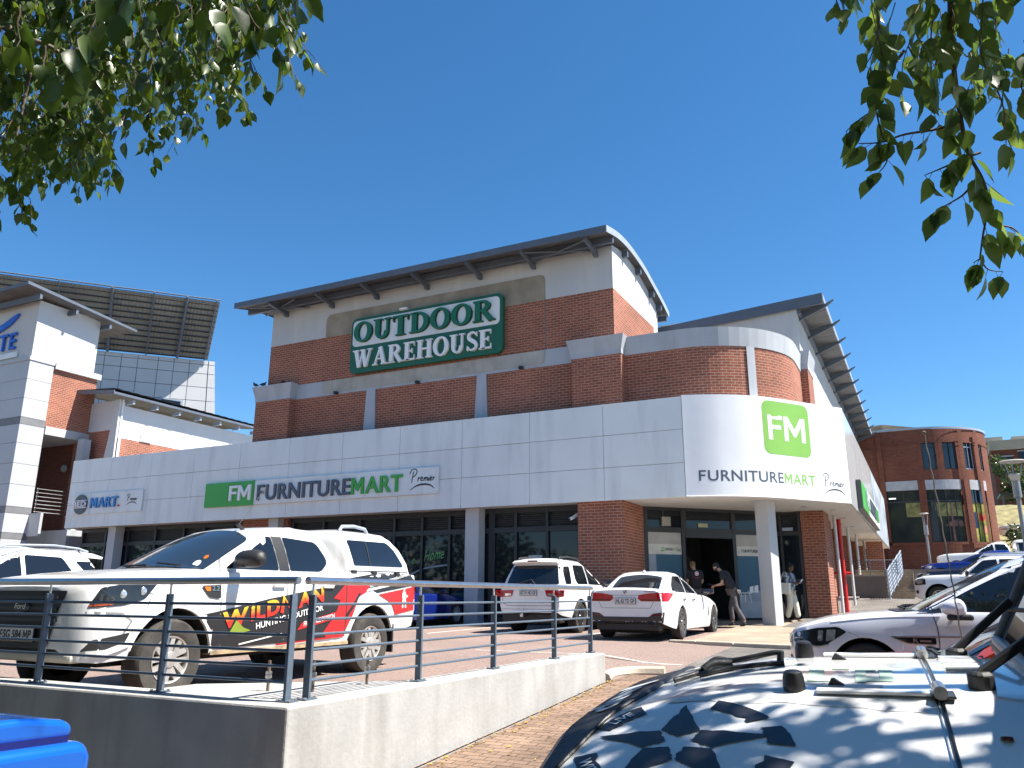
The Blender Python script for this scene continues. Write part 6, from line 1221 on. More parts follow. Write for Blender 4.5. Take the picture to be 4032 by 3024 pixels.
q = MB(); q.box((-47.5, 19.86, 14.48), (-34.35, 19.92, 14.62)); q.prism([(19.86, 14.50), (25.6, 13.94), (25.6, 14.05), (19.86, 14.64)], (-34.35, 0, 0), (0, 1, 0), (0, 0, 1), (1, 0, 0), 0, .06); q.grid([[(x, y, 14.61-(y-19.9)*.098) for x in (-47.5, -34.3)] for y in (19.9, 25.6)]); q.build('roof_edge', STEEL, tw)
for y in (20.6, 22.4, 24.2): q = MB(); q.box((-46, y-.06, 14.10-(y-20)*.09), (-34.4, y+.06, 14.34-(y-20)*.09)); q.build('roof_purlin', STEEL, tw)
BL = mat('blue raised letters', (.012, .10, .50), .35)
q = MB(); put_text(q, 'TE', flat((-37.52, 20.95, 12.02), (1, 0, 0), (0, 0, 1)), W=1.23, H=.80, d0=0, d1=.09, bold=.01, spacing=1.25); ribbon(q, [(v.x, v.y) for v in smooth_path([(-38.6, 12.95, 0), (-37.75, 13.15, 0), (-37.1, 13.35, 0), (-36.36, 13.72, 0)], 5)], [.30]*12+[.26, .22, .14, .08], flat((0, 20.95, 0), (1, 0, 0), (0, 0, 1)), 0, .09); q.build('raised_lettering', BL, tw)
q = MB(); q.obox((-37.0, 20.93, 11.74), Vector((1, 0, 0)), (0, 1, 0), (0, 0, 1), 1.9, .06, .26); q.build('name_strip', PANEL, tw)
# low monopitch building behind the fascia
gb = thing('low_building', 'low white and brick building with a lean-to roof beside the grey tower', 'building', (-34, 27, .2))
q = MB(); q.strip([(-35.3, 24.25), (-33, 24.25)], 8.6, 10.0); q.strip([(-33, 24.25), (-33, 33)], 8.2, 9.75); q.build('plaster_wall', WL, gb)
q = MB(); q.strip([(-36, 24.27), (-33, 24.27)], .2, 8.6); q.strip([(-33, 24.25), (-33, 33)], .2, 8.2); q.build('brick_wall', BRICK, gb)
q = MB(); q.prism([(-33.75, 6), (-32.93, 6), (-32.93, 10), (-33.25, 10), (-33.35, 8.8)], (0, 24.24, 0), (1, 0, 0), (0, 0, 1), (0, -1, 0), 0, .06); q.box((-33.0, 24.2, 6), (-32.96, 24.5, 9.9)); q.build('corner_pilaster', WL, gb)
q = MB(); q.grid([[(x, y, 10.32-.06*(y-23.5)*.1+(x+32.45)*-.075+(.022 if i % 2 else 0)) for i, y in enumerate(frange(23.45, 33.4, 40))] for x in (-36.2, -32.45)]); q.build('roof_sheet', SHEET, gb)
q = MB(); q.prism([(-36.2, 10.42), (-32.40, 10.02-.0), (-32.40, 10.22), (-36.2, 10.62)], (0, 23.45, 0), (1, 0, 0), (0, 0, 1), (0, -1, 0), 0, .05); q.build('verge_fascia', STEEL, gb)
q = MB(); q.box((-32.46, 23.4, 10.04), (-32.38, 33.4, 10.15)); q.grid([[(-36.2, 23.45, 10.62), (-32.4, 23.45, 10.16)], [(-36.2, 33.4, 10.62), (-32.4, 33.4, 10.16)]]); q.build('roof_edge', STEEL, gb)
for y in frange(24.6, 32.6, 6): q = MB(); q.box((-33.0, y-.06, 9.80), (-32.5, y+.06, 9.98)); q.build('rafter_end', STEELL, gb)
q = MB(); q.box((-33.0, 25.55, 8.22), (-32.94, 26.15, 8.55)); [q.box((-32.94, 25.6, 8.26+.05*k), (-32.92, 26.1, 8.29+.05*k)) for k in range(6)]; q.build('vent_grille', PANEL, gb)
q = MB(); q.tube([(-32.94, 24.35, 6.2), (-32.94, 24.35, 10.0)], .05, 8); q.build('downpipe', PANEL, gb); q = MB(); q.box((-33.01, 25.1, 6.6), (-32.97, 26.2, 7.05)); q.build('window', DARKG, gb)
# rotated wing with big raised canopy
WA = rad(43); WD = Vector((math.sin(WA), math.cos(WA), 0)); WN = Vector((WD.y, -WD.x, 0)); WP = Vector((-42, 38, 0))
if (WN.dot(Vector((0, -1, 0)))) < 0: WN = -WN
def onwing(x, y, out=0.0):
    d = ray(x, y); A_ = WP+WN*out; t = (A_-CAMP).dot(WN)/d.dot(WN); return CAMP+d*t
wf = lambda s, z, d=0: WP+WD*s+WN*d+Vector((0, 0, z))
rwg = thing('clad_wing', 'far silver clad wing set at an angle under a huge tilted metal canopy', 'building', (-46, 36, 0))
hz_ = [9.0, 10.0, 10.95, 11.9, 12.85, 13.8, 14.75, 15.7, 16.35, 16.65]; vs_ = [-12, -10.2, -9.1, -8.1, -7.08, -6.07, -5.08, -3.83, -2.85, -1.87, -.70]
q = MB(); tp = lambda z: .35*(16.65-z)/6
for z0, z1 in zip(hz_[:-1], hz_[1:]):
    for s0, s1 in zip(vs_[:-1], vs_[1:]):
        q.prism([(s0+.02, z0+.02), (s1-.02+(tp(z0)*.6 if s1 == -.70 else 0), z0+.02), (s1-.02+(tp(z1)*.6 if s1 == -.70 else 0), z1-.02), (s0+.02, z1-.02)], WP, WD, (0, 0, 1), WN, 0, .05)
    s1 = -.66; q.prism([(s1+tp(z0)*.6, z0+.02), (-.28+tp(z0)*1.6, z0+.02), (-.28+tp(z1)*1.6, z1-.02), (s1+tp(z1)*.6, z1-.02)], WP, WD, (0, 0, 1), WN, 0, .05)
q.build('cladding', CLAD2, rwg); q = MB(); q.prism([(-12, 9), (-.1, 9), (-.35, 16.6), (-12, 16.6)], WP, WD, (0, 0, 1), WN, -.2, .015); q.build('cladding_core', JOINT, rwg)
q = MB(); q.prism([(-.3, 16.65), (.6, 9), (3.5, 9), (3.5, 16.65)], WP+WD*(-.25)*0, WN*-1, (0, 0, 1), WD, 0, .05) if 0 else None
q = MB(); q.prism([(-3.5, 13.40), (-2.0, 13.28), (-2.0, 13.72), (-3.5, 13.84)], WP, WD, (0, 0, 1), WN, .05, .12); wq = q.build('window', STEELL, rwg); q = MB(); q.prism([(-3.35, 13.42), (-2.15, 13.36), (-2.15, 13.62), (-3.35, 13.72)], WP, WD, (0, 0, 1), WN, .12, .14); q.build('pane', GLASS, wq)
OUT = 2.6; cTR, cTL = onwing(866, 1195, OUT), onwing(-120, 1068, OUT); cBR = wf(-.75, 16.72, .1); cBL = wf(-14.5, 16.72, .1)
def can(u, v): return (cBL+(cBR-cBL)*u)*(1-v)+(cTL+(cTR-cTL)*u)*v
CN = (cTL-cBL).cross(cBR-cBL).normalized()
if CN.dot(CAMP-cBR) < 0: CN = -CN
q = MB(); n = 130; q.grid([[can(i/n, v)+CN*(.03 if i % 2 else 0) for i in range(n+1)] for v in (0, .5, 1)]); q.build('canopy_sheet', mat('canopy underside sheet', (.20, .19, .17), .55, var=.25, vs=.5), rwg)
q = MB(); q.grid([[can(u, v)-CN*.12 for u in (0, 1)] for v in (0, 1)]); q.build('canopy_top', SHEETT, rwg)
for k in range(11): q = MB(); v = .015+.095*k; q.tube([can(0, v)+CN*.09, can(1, v)+CN*.09], .045, 6); q.build('canopy_purlin', DARKG, rwg)
for u in (.34, .55, .72, .86, .985): q = MB(); q.tube([can(u, -.0)+CN*.22, can(u, 1.06)+CN*.22], .09 if u in (.55, .86) else .05, 8); q.build('canopy_rib', STEEL, rwg, smooth=50)
q = MB(); q.tube([can(0, 1.06)+CN*.1, can(1, 1.06)+CN*.1], .05, 6); q.tube([can(0, 1.02)+CN*.1, can(1, 1.02)+CN*.1], .03, 6); q.tube([can(.55, .9)+CN*.2, can(.72, .5)+CN*.2, can(.86, .75)+CN*.2], .02, 5); q.build('canopy_rail', STEEL, rwg)

# ---------------------------------------------------------------- drum building, stairs, hill on the right
dr = thing('drum_building', 'dark red brick building with a rounded corner and large poster windows at the right', 'building', (0, 59, 2.4))
DX, DY, DRR = .3, 59.0, 4.0
def dp(t, r=DRR): return (DX+r*math.sin(rad(t)), DY-r*math.cos(rad(t)))
dpath = [(-16, 55.0), (-6, 55.0), (.3, 55.0)]+[dp(t) for t in range(3, 106, 3)]+[(4.0, 66), (4.0, 80)]
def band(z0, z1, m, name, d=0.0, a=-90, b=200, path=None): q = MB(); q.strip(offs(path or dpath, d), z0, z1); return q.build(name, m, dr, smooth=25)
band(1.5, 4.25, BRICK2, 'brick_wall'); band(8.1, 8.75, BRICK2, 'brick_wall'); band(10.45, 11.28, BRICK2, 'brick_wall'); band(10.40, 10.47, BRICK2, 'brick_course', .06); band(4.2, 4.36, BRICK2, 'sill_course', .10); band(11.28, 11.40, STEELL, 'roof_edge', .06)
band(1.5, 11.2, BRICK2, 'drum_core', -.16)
def apath(a, b, d=0): n = max(2, int(abs(b-a)/3)); return [dp(a+(b-a)*k/n, DRR+d) for k in range(n+1)]
def dpiece(a, b, z0, z1, m, name, d, parent=None): q = MB(); q.strip(apath(a, b, d), z0, z1); return q.build(name, m, parent or dr, smooth=25)
def fpiece(x0, x1, z0, z1, m, name, d, parent=None): q = MB(); q.strip([(x0, 55-d), (x1, 55-d)], z0, z1); return q.build(name, m, parent or dr)
fpiece(-16, -1.72, 4.25, 8.1, BRICK2, 'brick_wall', 0); fpiece(-16, .3, 8.75, 10.45, BRICK2, 'brick_wall', 0); fpiece(.11, .3, 4.25, 8.1, BRICK2, 'brick_pier', .08); fpiece(-2.0, -1.70, 1.5, 11.2, BRICK2, 'brick_pier', .10); fpiece(-16, -2.2, 9.6, 10.2, BRICK2, 'brick_panel', .06)
for a, b in ((0, 3), (32, 40), (61.5, 110)): dpiece(a, b, 4.25, 8.1, BRICK2, 'brick_pier', .10 if a < 60 else 0)
for a, b in ((0, 3.4), (14.5, 20.8), (32.3, 39.6), (50, 56), (64, 110)): dpiece(a, b, 8.75, 10.45, BRICK2, 'brick_pier', .0)
for a in (17.6, 36, 53): dpiece(a-2, a+2, 4.3, 11.2, BRICK2, 'brick_pilaster', .16 if a > 20 else .02) if a != 17.6 else None
LINT = mat('grey lintel', (.36, .37, .40), .8)
fpiece(-1.69, .10, 7.52, 8.10, LINT, 'lintel', .06); dpiece(3, 31.8, 7.5, 8.10, LINT, 'lintel', .08); dpiece(40.4, 61, 7.5, 8.10, LINT, 'lintel', .08)
DGL = mat('dark upper glass', (.012, .016, .026), .06, var=0, spec=.7)
for a, b in ((3.4, 14.5), (20.8, 32.3), (39.6, 50), (56, 64)):
    w_ = dpiece(a, b, 8.75, 10.45, DGL, 'window', -.12); q = MB(); m_ = (a+b)/2
    for z in (8.80, 10.15): q.strip(apath(a, b, -.08), z-.03, z+.03)
    for t in (a+.5, m_, b-.5): q.tube([(*dp(t, DRR-.08), 8.75), (*dp(t, DRR-.08), 10.45)], .025, 5)
    q.build('frame', DARKG if a < 38 else STEELL, w_)
def poster(name, cols, sc, stretch=(1, 1, 1)):
    m = mat(name, cols[0], .5, var=0, spec=.2); t = m.node_tree; N = t.nodes; L_ = t.links; tc = N.new('ShaderNodeTexCoord'); nz = N.new('ShaderNodeTexNoise'); nz.inputs['Scale'].default_value = sc; nz.inputs['Detail'].default_value = 6; L_.new(tc.outputs['Object'], nz.inputs[0])
    r = N.new('ShaderNodeValToRGB'); e = r.color_ramp.elements; e[0].position = .30; e[1].position = .72; e[0].color = (*cols[0], 1); e[1].color = (*cols[-1], 1)
    for k, c in enumerate(cols[1:-1]): q_ = r.color_ramp.elements.new(.40+.14*k); q_.color = (*c, 1)
    L_.new(nz.outputs[0], r.inputs[0]); L_.new(r.outputs[0], N['Principled BSDF'].inputs['Base Color']); return m
P1 = poster('dark landscape print', ((.008, .010, .012), (.012, .016, .018), (.035, .045, .02)), .9); P2 = poster('grassland print', ((.05, .06, .02), (.16, .15, .06), (.32, .30, .12)), 3); P3 = poster('camping print', ((.02, .03, .015), (.20, .22, .04), (.50, .45, .14)), 1.6)
w1 = fpiece(-1.70, .11, 4.3, 7.52, P1, 'poster_window', -.05); fpiece(-.70, .10, 5.9, 6.75, P2, 'grass_print', -.045, w1); fpiece(-1.7, .11, 6.78, 6.86, DARKG, 'frame', -.03, w1); fpiece(-.80, -.75, 6.8, 7.52, DARKG, 'frame', -.03, w1); fpiece(-1.6, -1.2, 7.02, 7.10, mat('strip light glow', (.8, .8, .75), .4, var=0, emit=.7), 'strip_light', -.044, w1)
w2 = dpiece(3, 32, 4.3, 7.5, P1, 'poster_window', -.05); dpiece(6, 31, 5.9, 6.72, P2, 'grass_print', -.045, w2); dpiece(3, 32, 6.78, 6.86, DARKG, 'frame', -.03, w2)
for t in (9.5, 18, 26): q = MB(); q.tube([(*dp(t, DRR-.03), 4.3), (*dp(t, DRR-.03), 7.5)], .03, 5); q.build('frame', DARKG, w2)
q = MB()
for s0, pts in ((0, [(3.6, 4.4), (9.6, 4.4), (9.8, 5.9), (9.0, 6.2), (8.4, 6.35), (9.0, 6.6), (8.2, 6.80), (6.6, 6.78), (6.0, 6.4), (5.2, 6.1), (4.0, 5.9)]),): wrap(q, roundpoly(pts, .25), lambda x, y, d: Vector((*dp(x, DRR-.045+.006), y)), 0, step=1.2)
q.build('figure_print', mat('dark figure print', (.012, .014, .02), .3), w2); q = MB(); wrap(q, [(20.5, 4.4), (22.5, 4.4), (22, 6.9), (20.8, 6.9)], lambda x, y, d: Vector((*dp(x, DRR-.04), y)), 0, step=1.0); wrap(q, [(14, 5.3), (31, 5.3), (30, 5.6), (26, 5.7), (20, 5.6)], lambda x, y, d: Vector((*dp(x, DRR-.04), y)), 0, step=1.5); q.build('camp_print', mat('dark red camp print', (.10, .035, .03), .4, var=.5, vs=4), w2)
w3 = dpiece(40, 61.5, 4.3, 7.5, P3, 'poster_window', -.05); dpiece(40, 61.5, 6.72, 7.5, DGL, 'pane', -.045, w3); dpiece(40, 61.5, 6.70, 6.78, DARKG, 'frame', -.03, w3)
for t in (45.5, 51, 56.5): q = MB(); q.tube([(*dp(t, DRR-.03), 4.3), (*dp(t, DRR-.03), 7.5)], .03, 5); q.build('frame', DARKG, w3)
q = MB(); wrap(q, [(47, 5.65), (51.5, 5.6), (52, 6.05), (47.5, 6.15)], lambda x, y, d: Vector((*dp(x, DRR-.04), y)), 0, step=1.0); wrap(q, [(51.5, 5.55), (55, 5.8), (54.5, 6.1), (52.5, 5.9)], lambda x, y, d: Vector((*dp(x, DRR-.04), y)), 0, step=1); q.build('red_chair_print', RED, w3)
q = MB(); wrap(q, [(41, 5.2), (45, 5.2), (44, 6.2), (42, 6.1)], lambda x, y, d: Vector((*dp(x, DRR-.04), y)), 0, step=1); q.build('tent_print', mat('navy print', (.01, .02, .07), .4), w3); q = MB(); wrap(q, [(50, 4.9), (57, 4.9), (56, 5.3), (53, 5.4)], lambda x, y, d: Vector((*dp(x, DRR-.04), y)), 0, step=1); q.build('blanket_print', mat('orange pale print', (.55, .25, .15), .4), w3)
q = MB(); q.prism([(-8, 11.3), (-1.2, 12.0), (0, 11.45), (0, 11.3)], (0, 58, 0), (1, 0, 0), (0, 0, 1), (0, -1, 0), 0, .2); q.grid([[(-8, 57.5, 11.5), (-8, 66, 11.5)], [(-1.6, 57.5, 12.25), (-1.6, 66, 12.25)], [(1.6, 57.5, 11.65), (1.6, 66, 11.65)]]); q.build('roof', SHEETT, dr)
# stairs with rail panels at the end of the store
sw_ = thing('stairs_wall', 'taupe stair wall with a thin railing at the far end of the store', 'wall', (-1.9, 38, .9))
q = MB(); q.box((-3.4, 38, .3), (-1.55, 43, 2.0)); q.build('wall', mat('taupe plaster wall', (.20, .165, .15), .85, var=.08), sw_); q = MB(); q.box((-3.4, 37.95, 2.0), (-1.5, 43, 2.07)); q.build('coping', KERB, sw_)
q = MB()
for k in range(6): q.tube([(-2.9, 38.1, 2.18+.10*k), (-1.05, 38.4, 2.18+.10*k)], .013, 5)
for x in (-2.15, -1.6, -1.1): q.tube([(x, 38.2, 2.05), (x, 38.2, 2.72)], .022, 6)
q.build('rail', STEEL, sw_); q = MB(); q.box((-2.5, 42.9, 2.0), (-1.75, 43.3, 3.75)); q.build('lit_brick_pier', BRICK, sw_)
ss = thing('steps', 'pale concrete steps with blue grey mesh rail panels climbing beside the parked cars', 'stairs', (-1.2, 38, 1))
q = MB()
for k in range(12): q.box((-1.46, 37.3+.36*k, .4), (-.55, 37.7+.36*k, 1.0+.12*k))
q.box((-3, 41.6, .4), (1.2, 52, 2.38)); q.build('steps', BEIGE, ss); q = MB(); [q.box((-1.55, 37.3+.95*k, .4), (-1.42, 38.3+.95*k, 1.12+.25*k)) for k in range(4)]; q.build('stringer', PANEL, ss)
for k in range(4):
    q = MB(); y0 = 37.35+.95*k; z0 = 1.12+.25*k; x = -1.45+.13*k; t = Vector((.10, 1, .27)).normalized()
    a = Vector((x, y0, z0)); q.tube([a, a+Vector((-.03, 0, 1.15))], .035, 6); q.tube([a+t*.95, a+t*.95+Vector((0, 0, 1.1))], .025, 6)
    for j in range(7): q.tube([a+Vector((0, 0, .10+.165*j)), a+t*.95+Vector((0, 0, .10+.165*j))], .024, 5)
    for j in range(4): q.tube([a+t*(.23*j+.1)+Vector((0, 0, .08)), a+t*(.23*j+.1)+Vector((0, 0, 1.1))], .015, 5)
    q.build('rail_panel', STEELL, ss)
# lamp posts
def lamp(label, x, y, z0, ztop, rdisc, flood):
    l = thing('lamp_post', label, 'lamp post', (x, y, z0), group='disc topped lamp posts'); LP_ = mat('grey lamp paint', (.19, .205, .22), .5)
    q = MB(); q.tube([(x, y, z0), (x, y, ztop-1.1)], [.07, .06], 10); q.build('pole', LP_, l, smooth=50); q = MB(); q.tube([(x, y, ztop-1.15), (x, y, ztop-.62)], .12, 10); q.build('gear_box', LP_, l, smooth=50)
    q = MB(); [q.tube([(x+.1*math.cos(a), y+.1*math.sin(a), ztop-.65), (x+rdisc*.7*math.cos(a), y+rdisc*.7*math.sin(a), ztop-.02)], .02, 5) for a in (.3, 2.4, 4.5)]; q.build('bracket', LP_, l)
    q = MB(); q.lathe([(.001, .02), (rdisc*.9, .03), (rdisc, .0), (rdisc*.9, -.02), (.001, -.02)], (x, y, ztop), (0, 0, 1), 24); q.build('disc', mat('weathered lamp disc', (.34, .33, .31), .5), l, smooth=40)
    q = MB(); q.lathe([(.16, 0), (.16, .45), (.12, .47)], (x, y, z0-.02), (0, 0, 1), 14, cap=True); q.build('base', LP_, l)
    if flood: q = MB(); q.obox((x-.02, y-.25, ztop-.52), (1, 0, 0), Vector((0, 1, .4)).normalized(), Vector((0, -.4, 1)).normalized(), .26, .10, .2); q.build('floodlight', mat('floodlight face', (.45, .42, .38), .3), l)
lamp('lamp post with a flat pale disc and floodlight, cut by the right edge', 2.86, 30, z_lane(30), 5.38, .40, True); lamp('small lamp post with a flat disc in front of the poster windows', .22, 50, 2.35, 5.62, .24, False)
# hill, grass bank, far building
def bank(x, y): return 3.2+sstep(57, 70, y)*2.0+sstep(73, 88, y)*4.2+sstep(88, 130, y)*2.2+.25*math.sin(x*.7)*math.sin(y*.5)
sheet('grass_bank', frange(3.9, 75, 40), frange(56.5, 140, 40), GRASS, 0, bank)
fb = thing('hill_building', 'distant red brick block with concrete parapet on the hill at the right edge', 'building', (22, 108, 9))
q = MB(); q.box((8.0, 104, 6), (32, 116, 17.2)); q.build('brick_wall', BRICK2, fb); q = MB(); q.box((7.9, 103.8, 17.2), (32, 116, 18.3)); q.box((7.6, 105, 18.3), (9.4, 112, 18.9)); q.box((10.4, 106, 18.3), (24, 112, 19.0)); q.build('parapet', mat('old concrete parapet', (.36, .33, .27), .9, var=.2, vs=.4), fb)
for x, z in ((8.7, 15.2), (10.6, 15.7), (13.0, 15.2)): q = MB(); q.box((x, 103.9, z), (x+1.3, 104.05, z+1.2)); q.build('window', GLASS, fb); q = MB(); q.box((x-.1, 103.7, z+1.2), (x+1.4, 104, z+1.32)); q.build('lintel', LINT, fb)
q = MB(); q.tube([(15.2, 106, 20), (15.2, 106, 21.6)], .04, 5); q.build('aerial', STEEL, fb)
cp = thing('carport', 'dark shade roof on thin posts below the hill trees', 'carport', (8.3, 90, 8)); q = MB(); q.box((7.0, 88, 10.5), (9.6, 92, 10.66)); q.build('roof', DARKG, cp)
for x in (7.2, 8.4, 9.4): q = MB(); q.tube([(x, 88.3, 8), (x, 88.3, 10.5)], .06, 6); q.build('post', STEEL, cp)
# ---------------------------------------------------------------- people
def skin(name, joints, edges, m, parent, sub=2, root=0):
    """one continuous skinned surface grown over a joint skeleton"""
    me = bpy.data.meshes.new(name); names = list(joints); me.from_pydata([joints[k][0] for k in names], [(names.index(a), names.index(b)) for a, b in edges], [])
    o = bpy.data.objects.new(name, me); COL.objects.link(o); md = o.modifiers.new('s', 'SKIN'); md.use_smooth_shade = True
    for i, k in enumerate(names):
        r = joints[k][1]; sv = me.skin_vertices[0].data[i]; sv.radius = r if hasattr(r, '__len__') else (r, r); sv.use_root = (i == root)
    sb = o.modifiers.new('u', 'SUBSURF'); sb.levels = sb.render_levels = sub
    dg = bpy.context.evaluated_depsgraph_get(); me2 = bpy.data.meshes.new_from_object(o.evaluated_get(dg)); o.modifiers.clear(); o.data = me2
    bpy.data.meshes.remove(me); me2.materials.clear(); me2.materials.append(m); me2.shade_smooth(); me2.name = name; o.parent = parent; return o
SKIN_L = mat('light skin', (.46, .26, .18), .5, var=.06, vs=30); SKIN_D = mat('dark brown skin', (.10, .045, .025), .45, var=.06, vs=30); SHIRT = mat('black shirt', (.016, .015, .02), .85, var=.2, vs=20); TROU = mat('charcoal cargo trousers', (.075, .068, .072), .9, var=.35, vs=14); SHOE = mat('black shoe', (.012, .012, .012), .6, var=0)
HAIRB = mat('light brown hair', (.17, .10, .05), .7, var=.3, vs=60); HAIRK = mat('black hair', (.012, .010, .009), .7, var=.2, vs=60); CREAM = mat('cream trousers', (.66, .60, .47), .8, var=.06, vs=12); BLOUSE = poster('navy white blouse', ((.012, .016, .04), (.02, .025, .06), (.50, .52, .55)), 12)
def hand(p, d, up, m, par, curl=.5):
    """palm plus five separate bent fingers"""
    p, d, up = Vector(p), Vector(d).normalized(), Vector(up).normalized(); s_ = d.cross(up).normalized(); up = s_.cross(d).normalized(); J = {'w': (p, (.024, .018)), 'c': (p+d*.045, (.030, .014)), 'k': (p+d*.075, (.036, .012))}; E = [('w', 'c'), ('c', 'k')]
    h = skin('hand', J, E, m, par, 1)
    for k, (off, L) in enumerate(((-.030, .062), (-.010, .074), (.010, .072), (.028, .056))):
        a = p+d*.075+s_*off; b = a+(d-up*curl*.5)*L*.5; c = b+(d*.6-up*curl*1.2).normalized()*L*.5
        skin('finger', {'a': (a, .009), 'b': (b, .0085), 'c': (c, .007)}, [('a', 'b'), ('b', 'c')], m, h, 1)
    a = p+d*.03-s_*.028; b = a+(d*.6-s_*.6).normalized()*.038; c = b+(d*.9-up*curl*.3).normalized()*.03; skin('thumb', {'a': (a, .011), 'b': (b, .010), 'c': (c, .008)}, [('a', 'b'), ('b', 'c')], m, h, 1)
    return h
def head(c, f, up, m, hairm, par, style, neck):
    """head with brow, nose, lips, chin, ears and hair; f is the facing direction"""
    c, f, up = Vector(c), Vector(f).normalized(), Vector(up).normalized(); r_ = f.cross(up).normalized(); up = r_.cross(f).normalized()
    fr = lambda x, y, z: c+f*x+r_*y+up*z
    mb = MB(); rows = []
    prof = [(-.118, .015, .030, .035), (-.108, .035, .045, .040), (-.08, .062, .058, .052), (-.05, .076, .066, .058), (-.02, .082, .071, .078), (.01, .086, .074, .090), (.04, .086, .075, .096), (.07, .080, .072, .094), (.095, .064, .060, .078), (.112, .040, .040, .050), (.119, .010, .010, .012)]
    for z, fx, sy, bx in prof:
        row = []
        for k in range(20):
            a = 2*math.pi*k/20; cx, sx = math.cos(a), math.sin(a); x = (fx if cx > 0 else bx)*cx; y = sy*sx
            if cx > .93: x += {-.05: .006, -.02: .016, .01: .010}.get(z, 0)
            if .6 < cx < .93 and z == .01: x -= .008
            row.append(fr(x, y, z))
        rows.append(row)
    mb.grid(rows, close=True); mb.f.append(list(range(20))); h = mb.build('head', m, par, smooth=80, recalc=True)
    q = MB()
    for s_ in (1, -1): q.lathe([(.001, .008), (.011, .005), (.013, 0)], fr(.074, s_*.030, .012), f, 8)
    q.build('eyes', mat('eye dark', (.03, .02, .015), .2, var=0), h); q = MB(); q.tube([fr(.076, -.022, -.060), fr(.082, 0, -.058), fr(.076, .022, -.060)], .006, 6); q.build('mouth', mat('lips', (.25, .10, .08), .5, var=0), h)
    for s_ in (1, -1): q = MB(); q.lathe([(.001, .010), (.018, .008), (.024, .0), (.016, -.012)], fr(-.008, s_*.074, -.008), r_*s_, 10); q.build('ear', m, h)
    q = MB(); rows = []
    for z, fx, sy, bx in [(-.06, -.02, .069, .068), (-.02, -.012, .079, .088), (.02, .0, .083, .101), (.045, .078, .086, .107), (.075, .090, .082, .105), (.105, .072, .068, .088), (.125, .045, .045, .055), (.133, .01, .01, .01)]:
        rows.append([fr((fx if math.cos(a) > 0 else bx)*math.cos(a)*(1 if not (math.cos(a) > 0 and fx < 0) else -1)+rnd.uniform(-.003, .003), sy*math.sin(a)+rnd.uniform(-.003, .003), z+rnd.uniform(-.003, .003)) for a in np.linspace(0, 2*math.pi, 19)[:-1]])
    q.grid(rows, close=True); q.f.append(list(range(18))[::-1]); q.build('hair', hairm, h, smooth=60, recalc=True)
    if style == 'beard': q = MB(); q.grid([[fr(x*math.cos(a), y*math.sin(a), z) for a in np.linspace(-1.5, 1.5, 11)] for z, x, y in ((-.025, .078, .074), (-.05, .080, .070), (-.085, .075, .063), (-.115, .055, .050), (-.13, .03, .03))]); q.build('beard', hairm, h, smooth=60)
    if style == 'cap': q = MB(); q.lathe([(.092, .03), (.090, .07), (.070, .105), (.03, .125), (.001, .13)], c, up, 16); q.grid([[fr(.075+x, y, .035-.02*x/.06) for y in np.linspace(-.06, .06, 7)] for x in (0, .04, .07)]); q.build('cap', mat('dark cap', (.03, .03, .035), .8), h, smooth=50)
    if style == 'bun': q = MB(); q.lathe([(.001, .05), (.03, .04), (.045, .01), (.04, -.02), (.001, -.03)], fr(-.055, 0, .115), up-f*.5, 12); q.build('hair_bun', hairm, h, smooth=60)
    return h
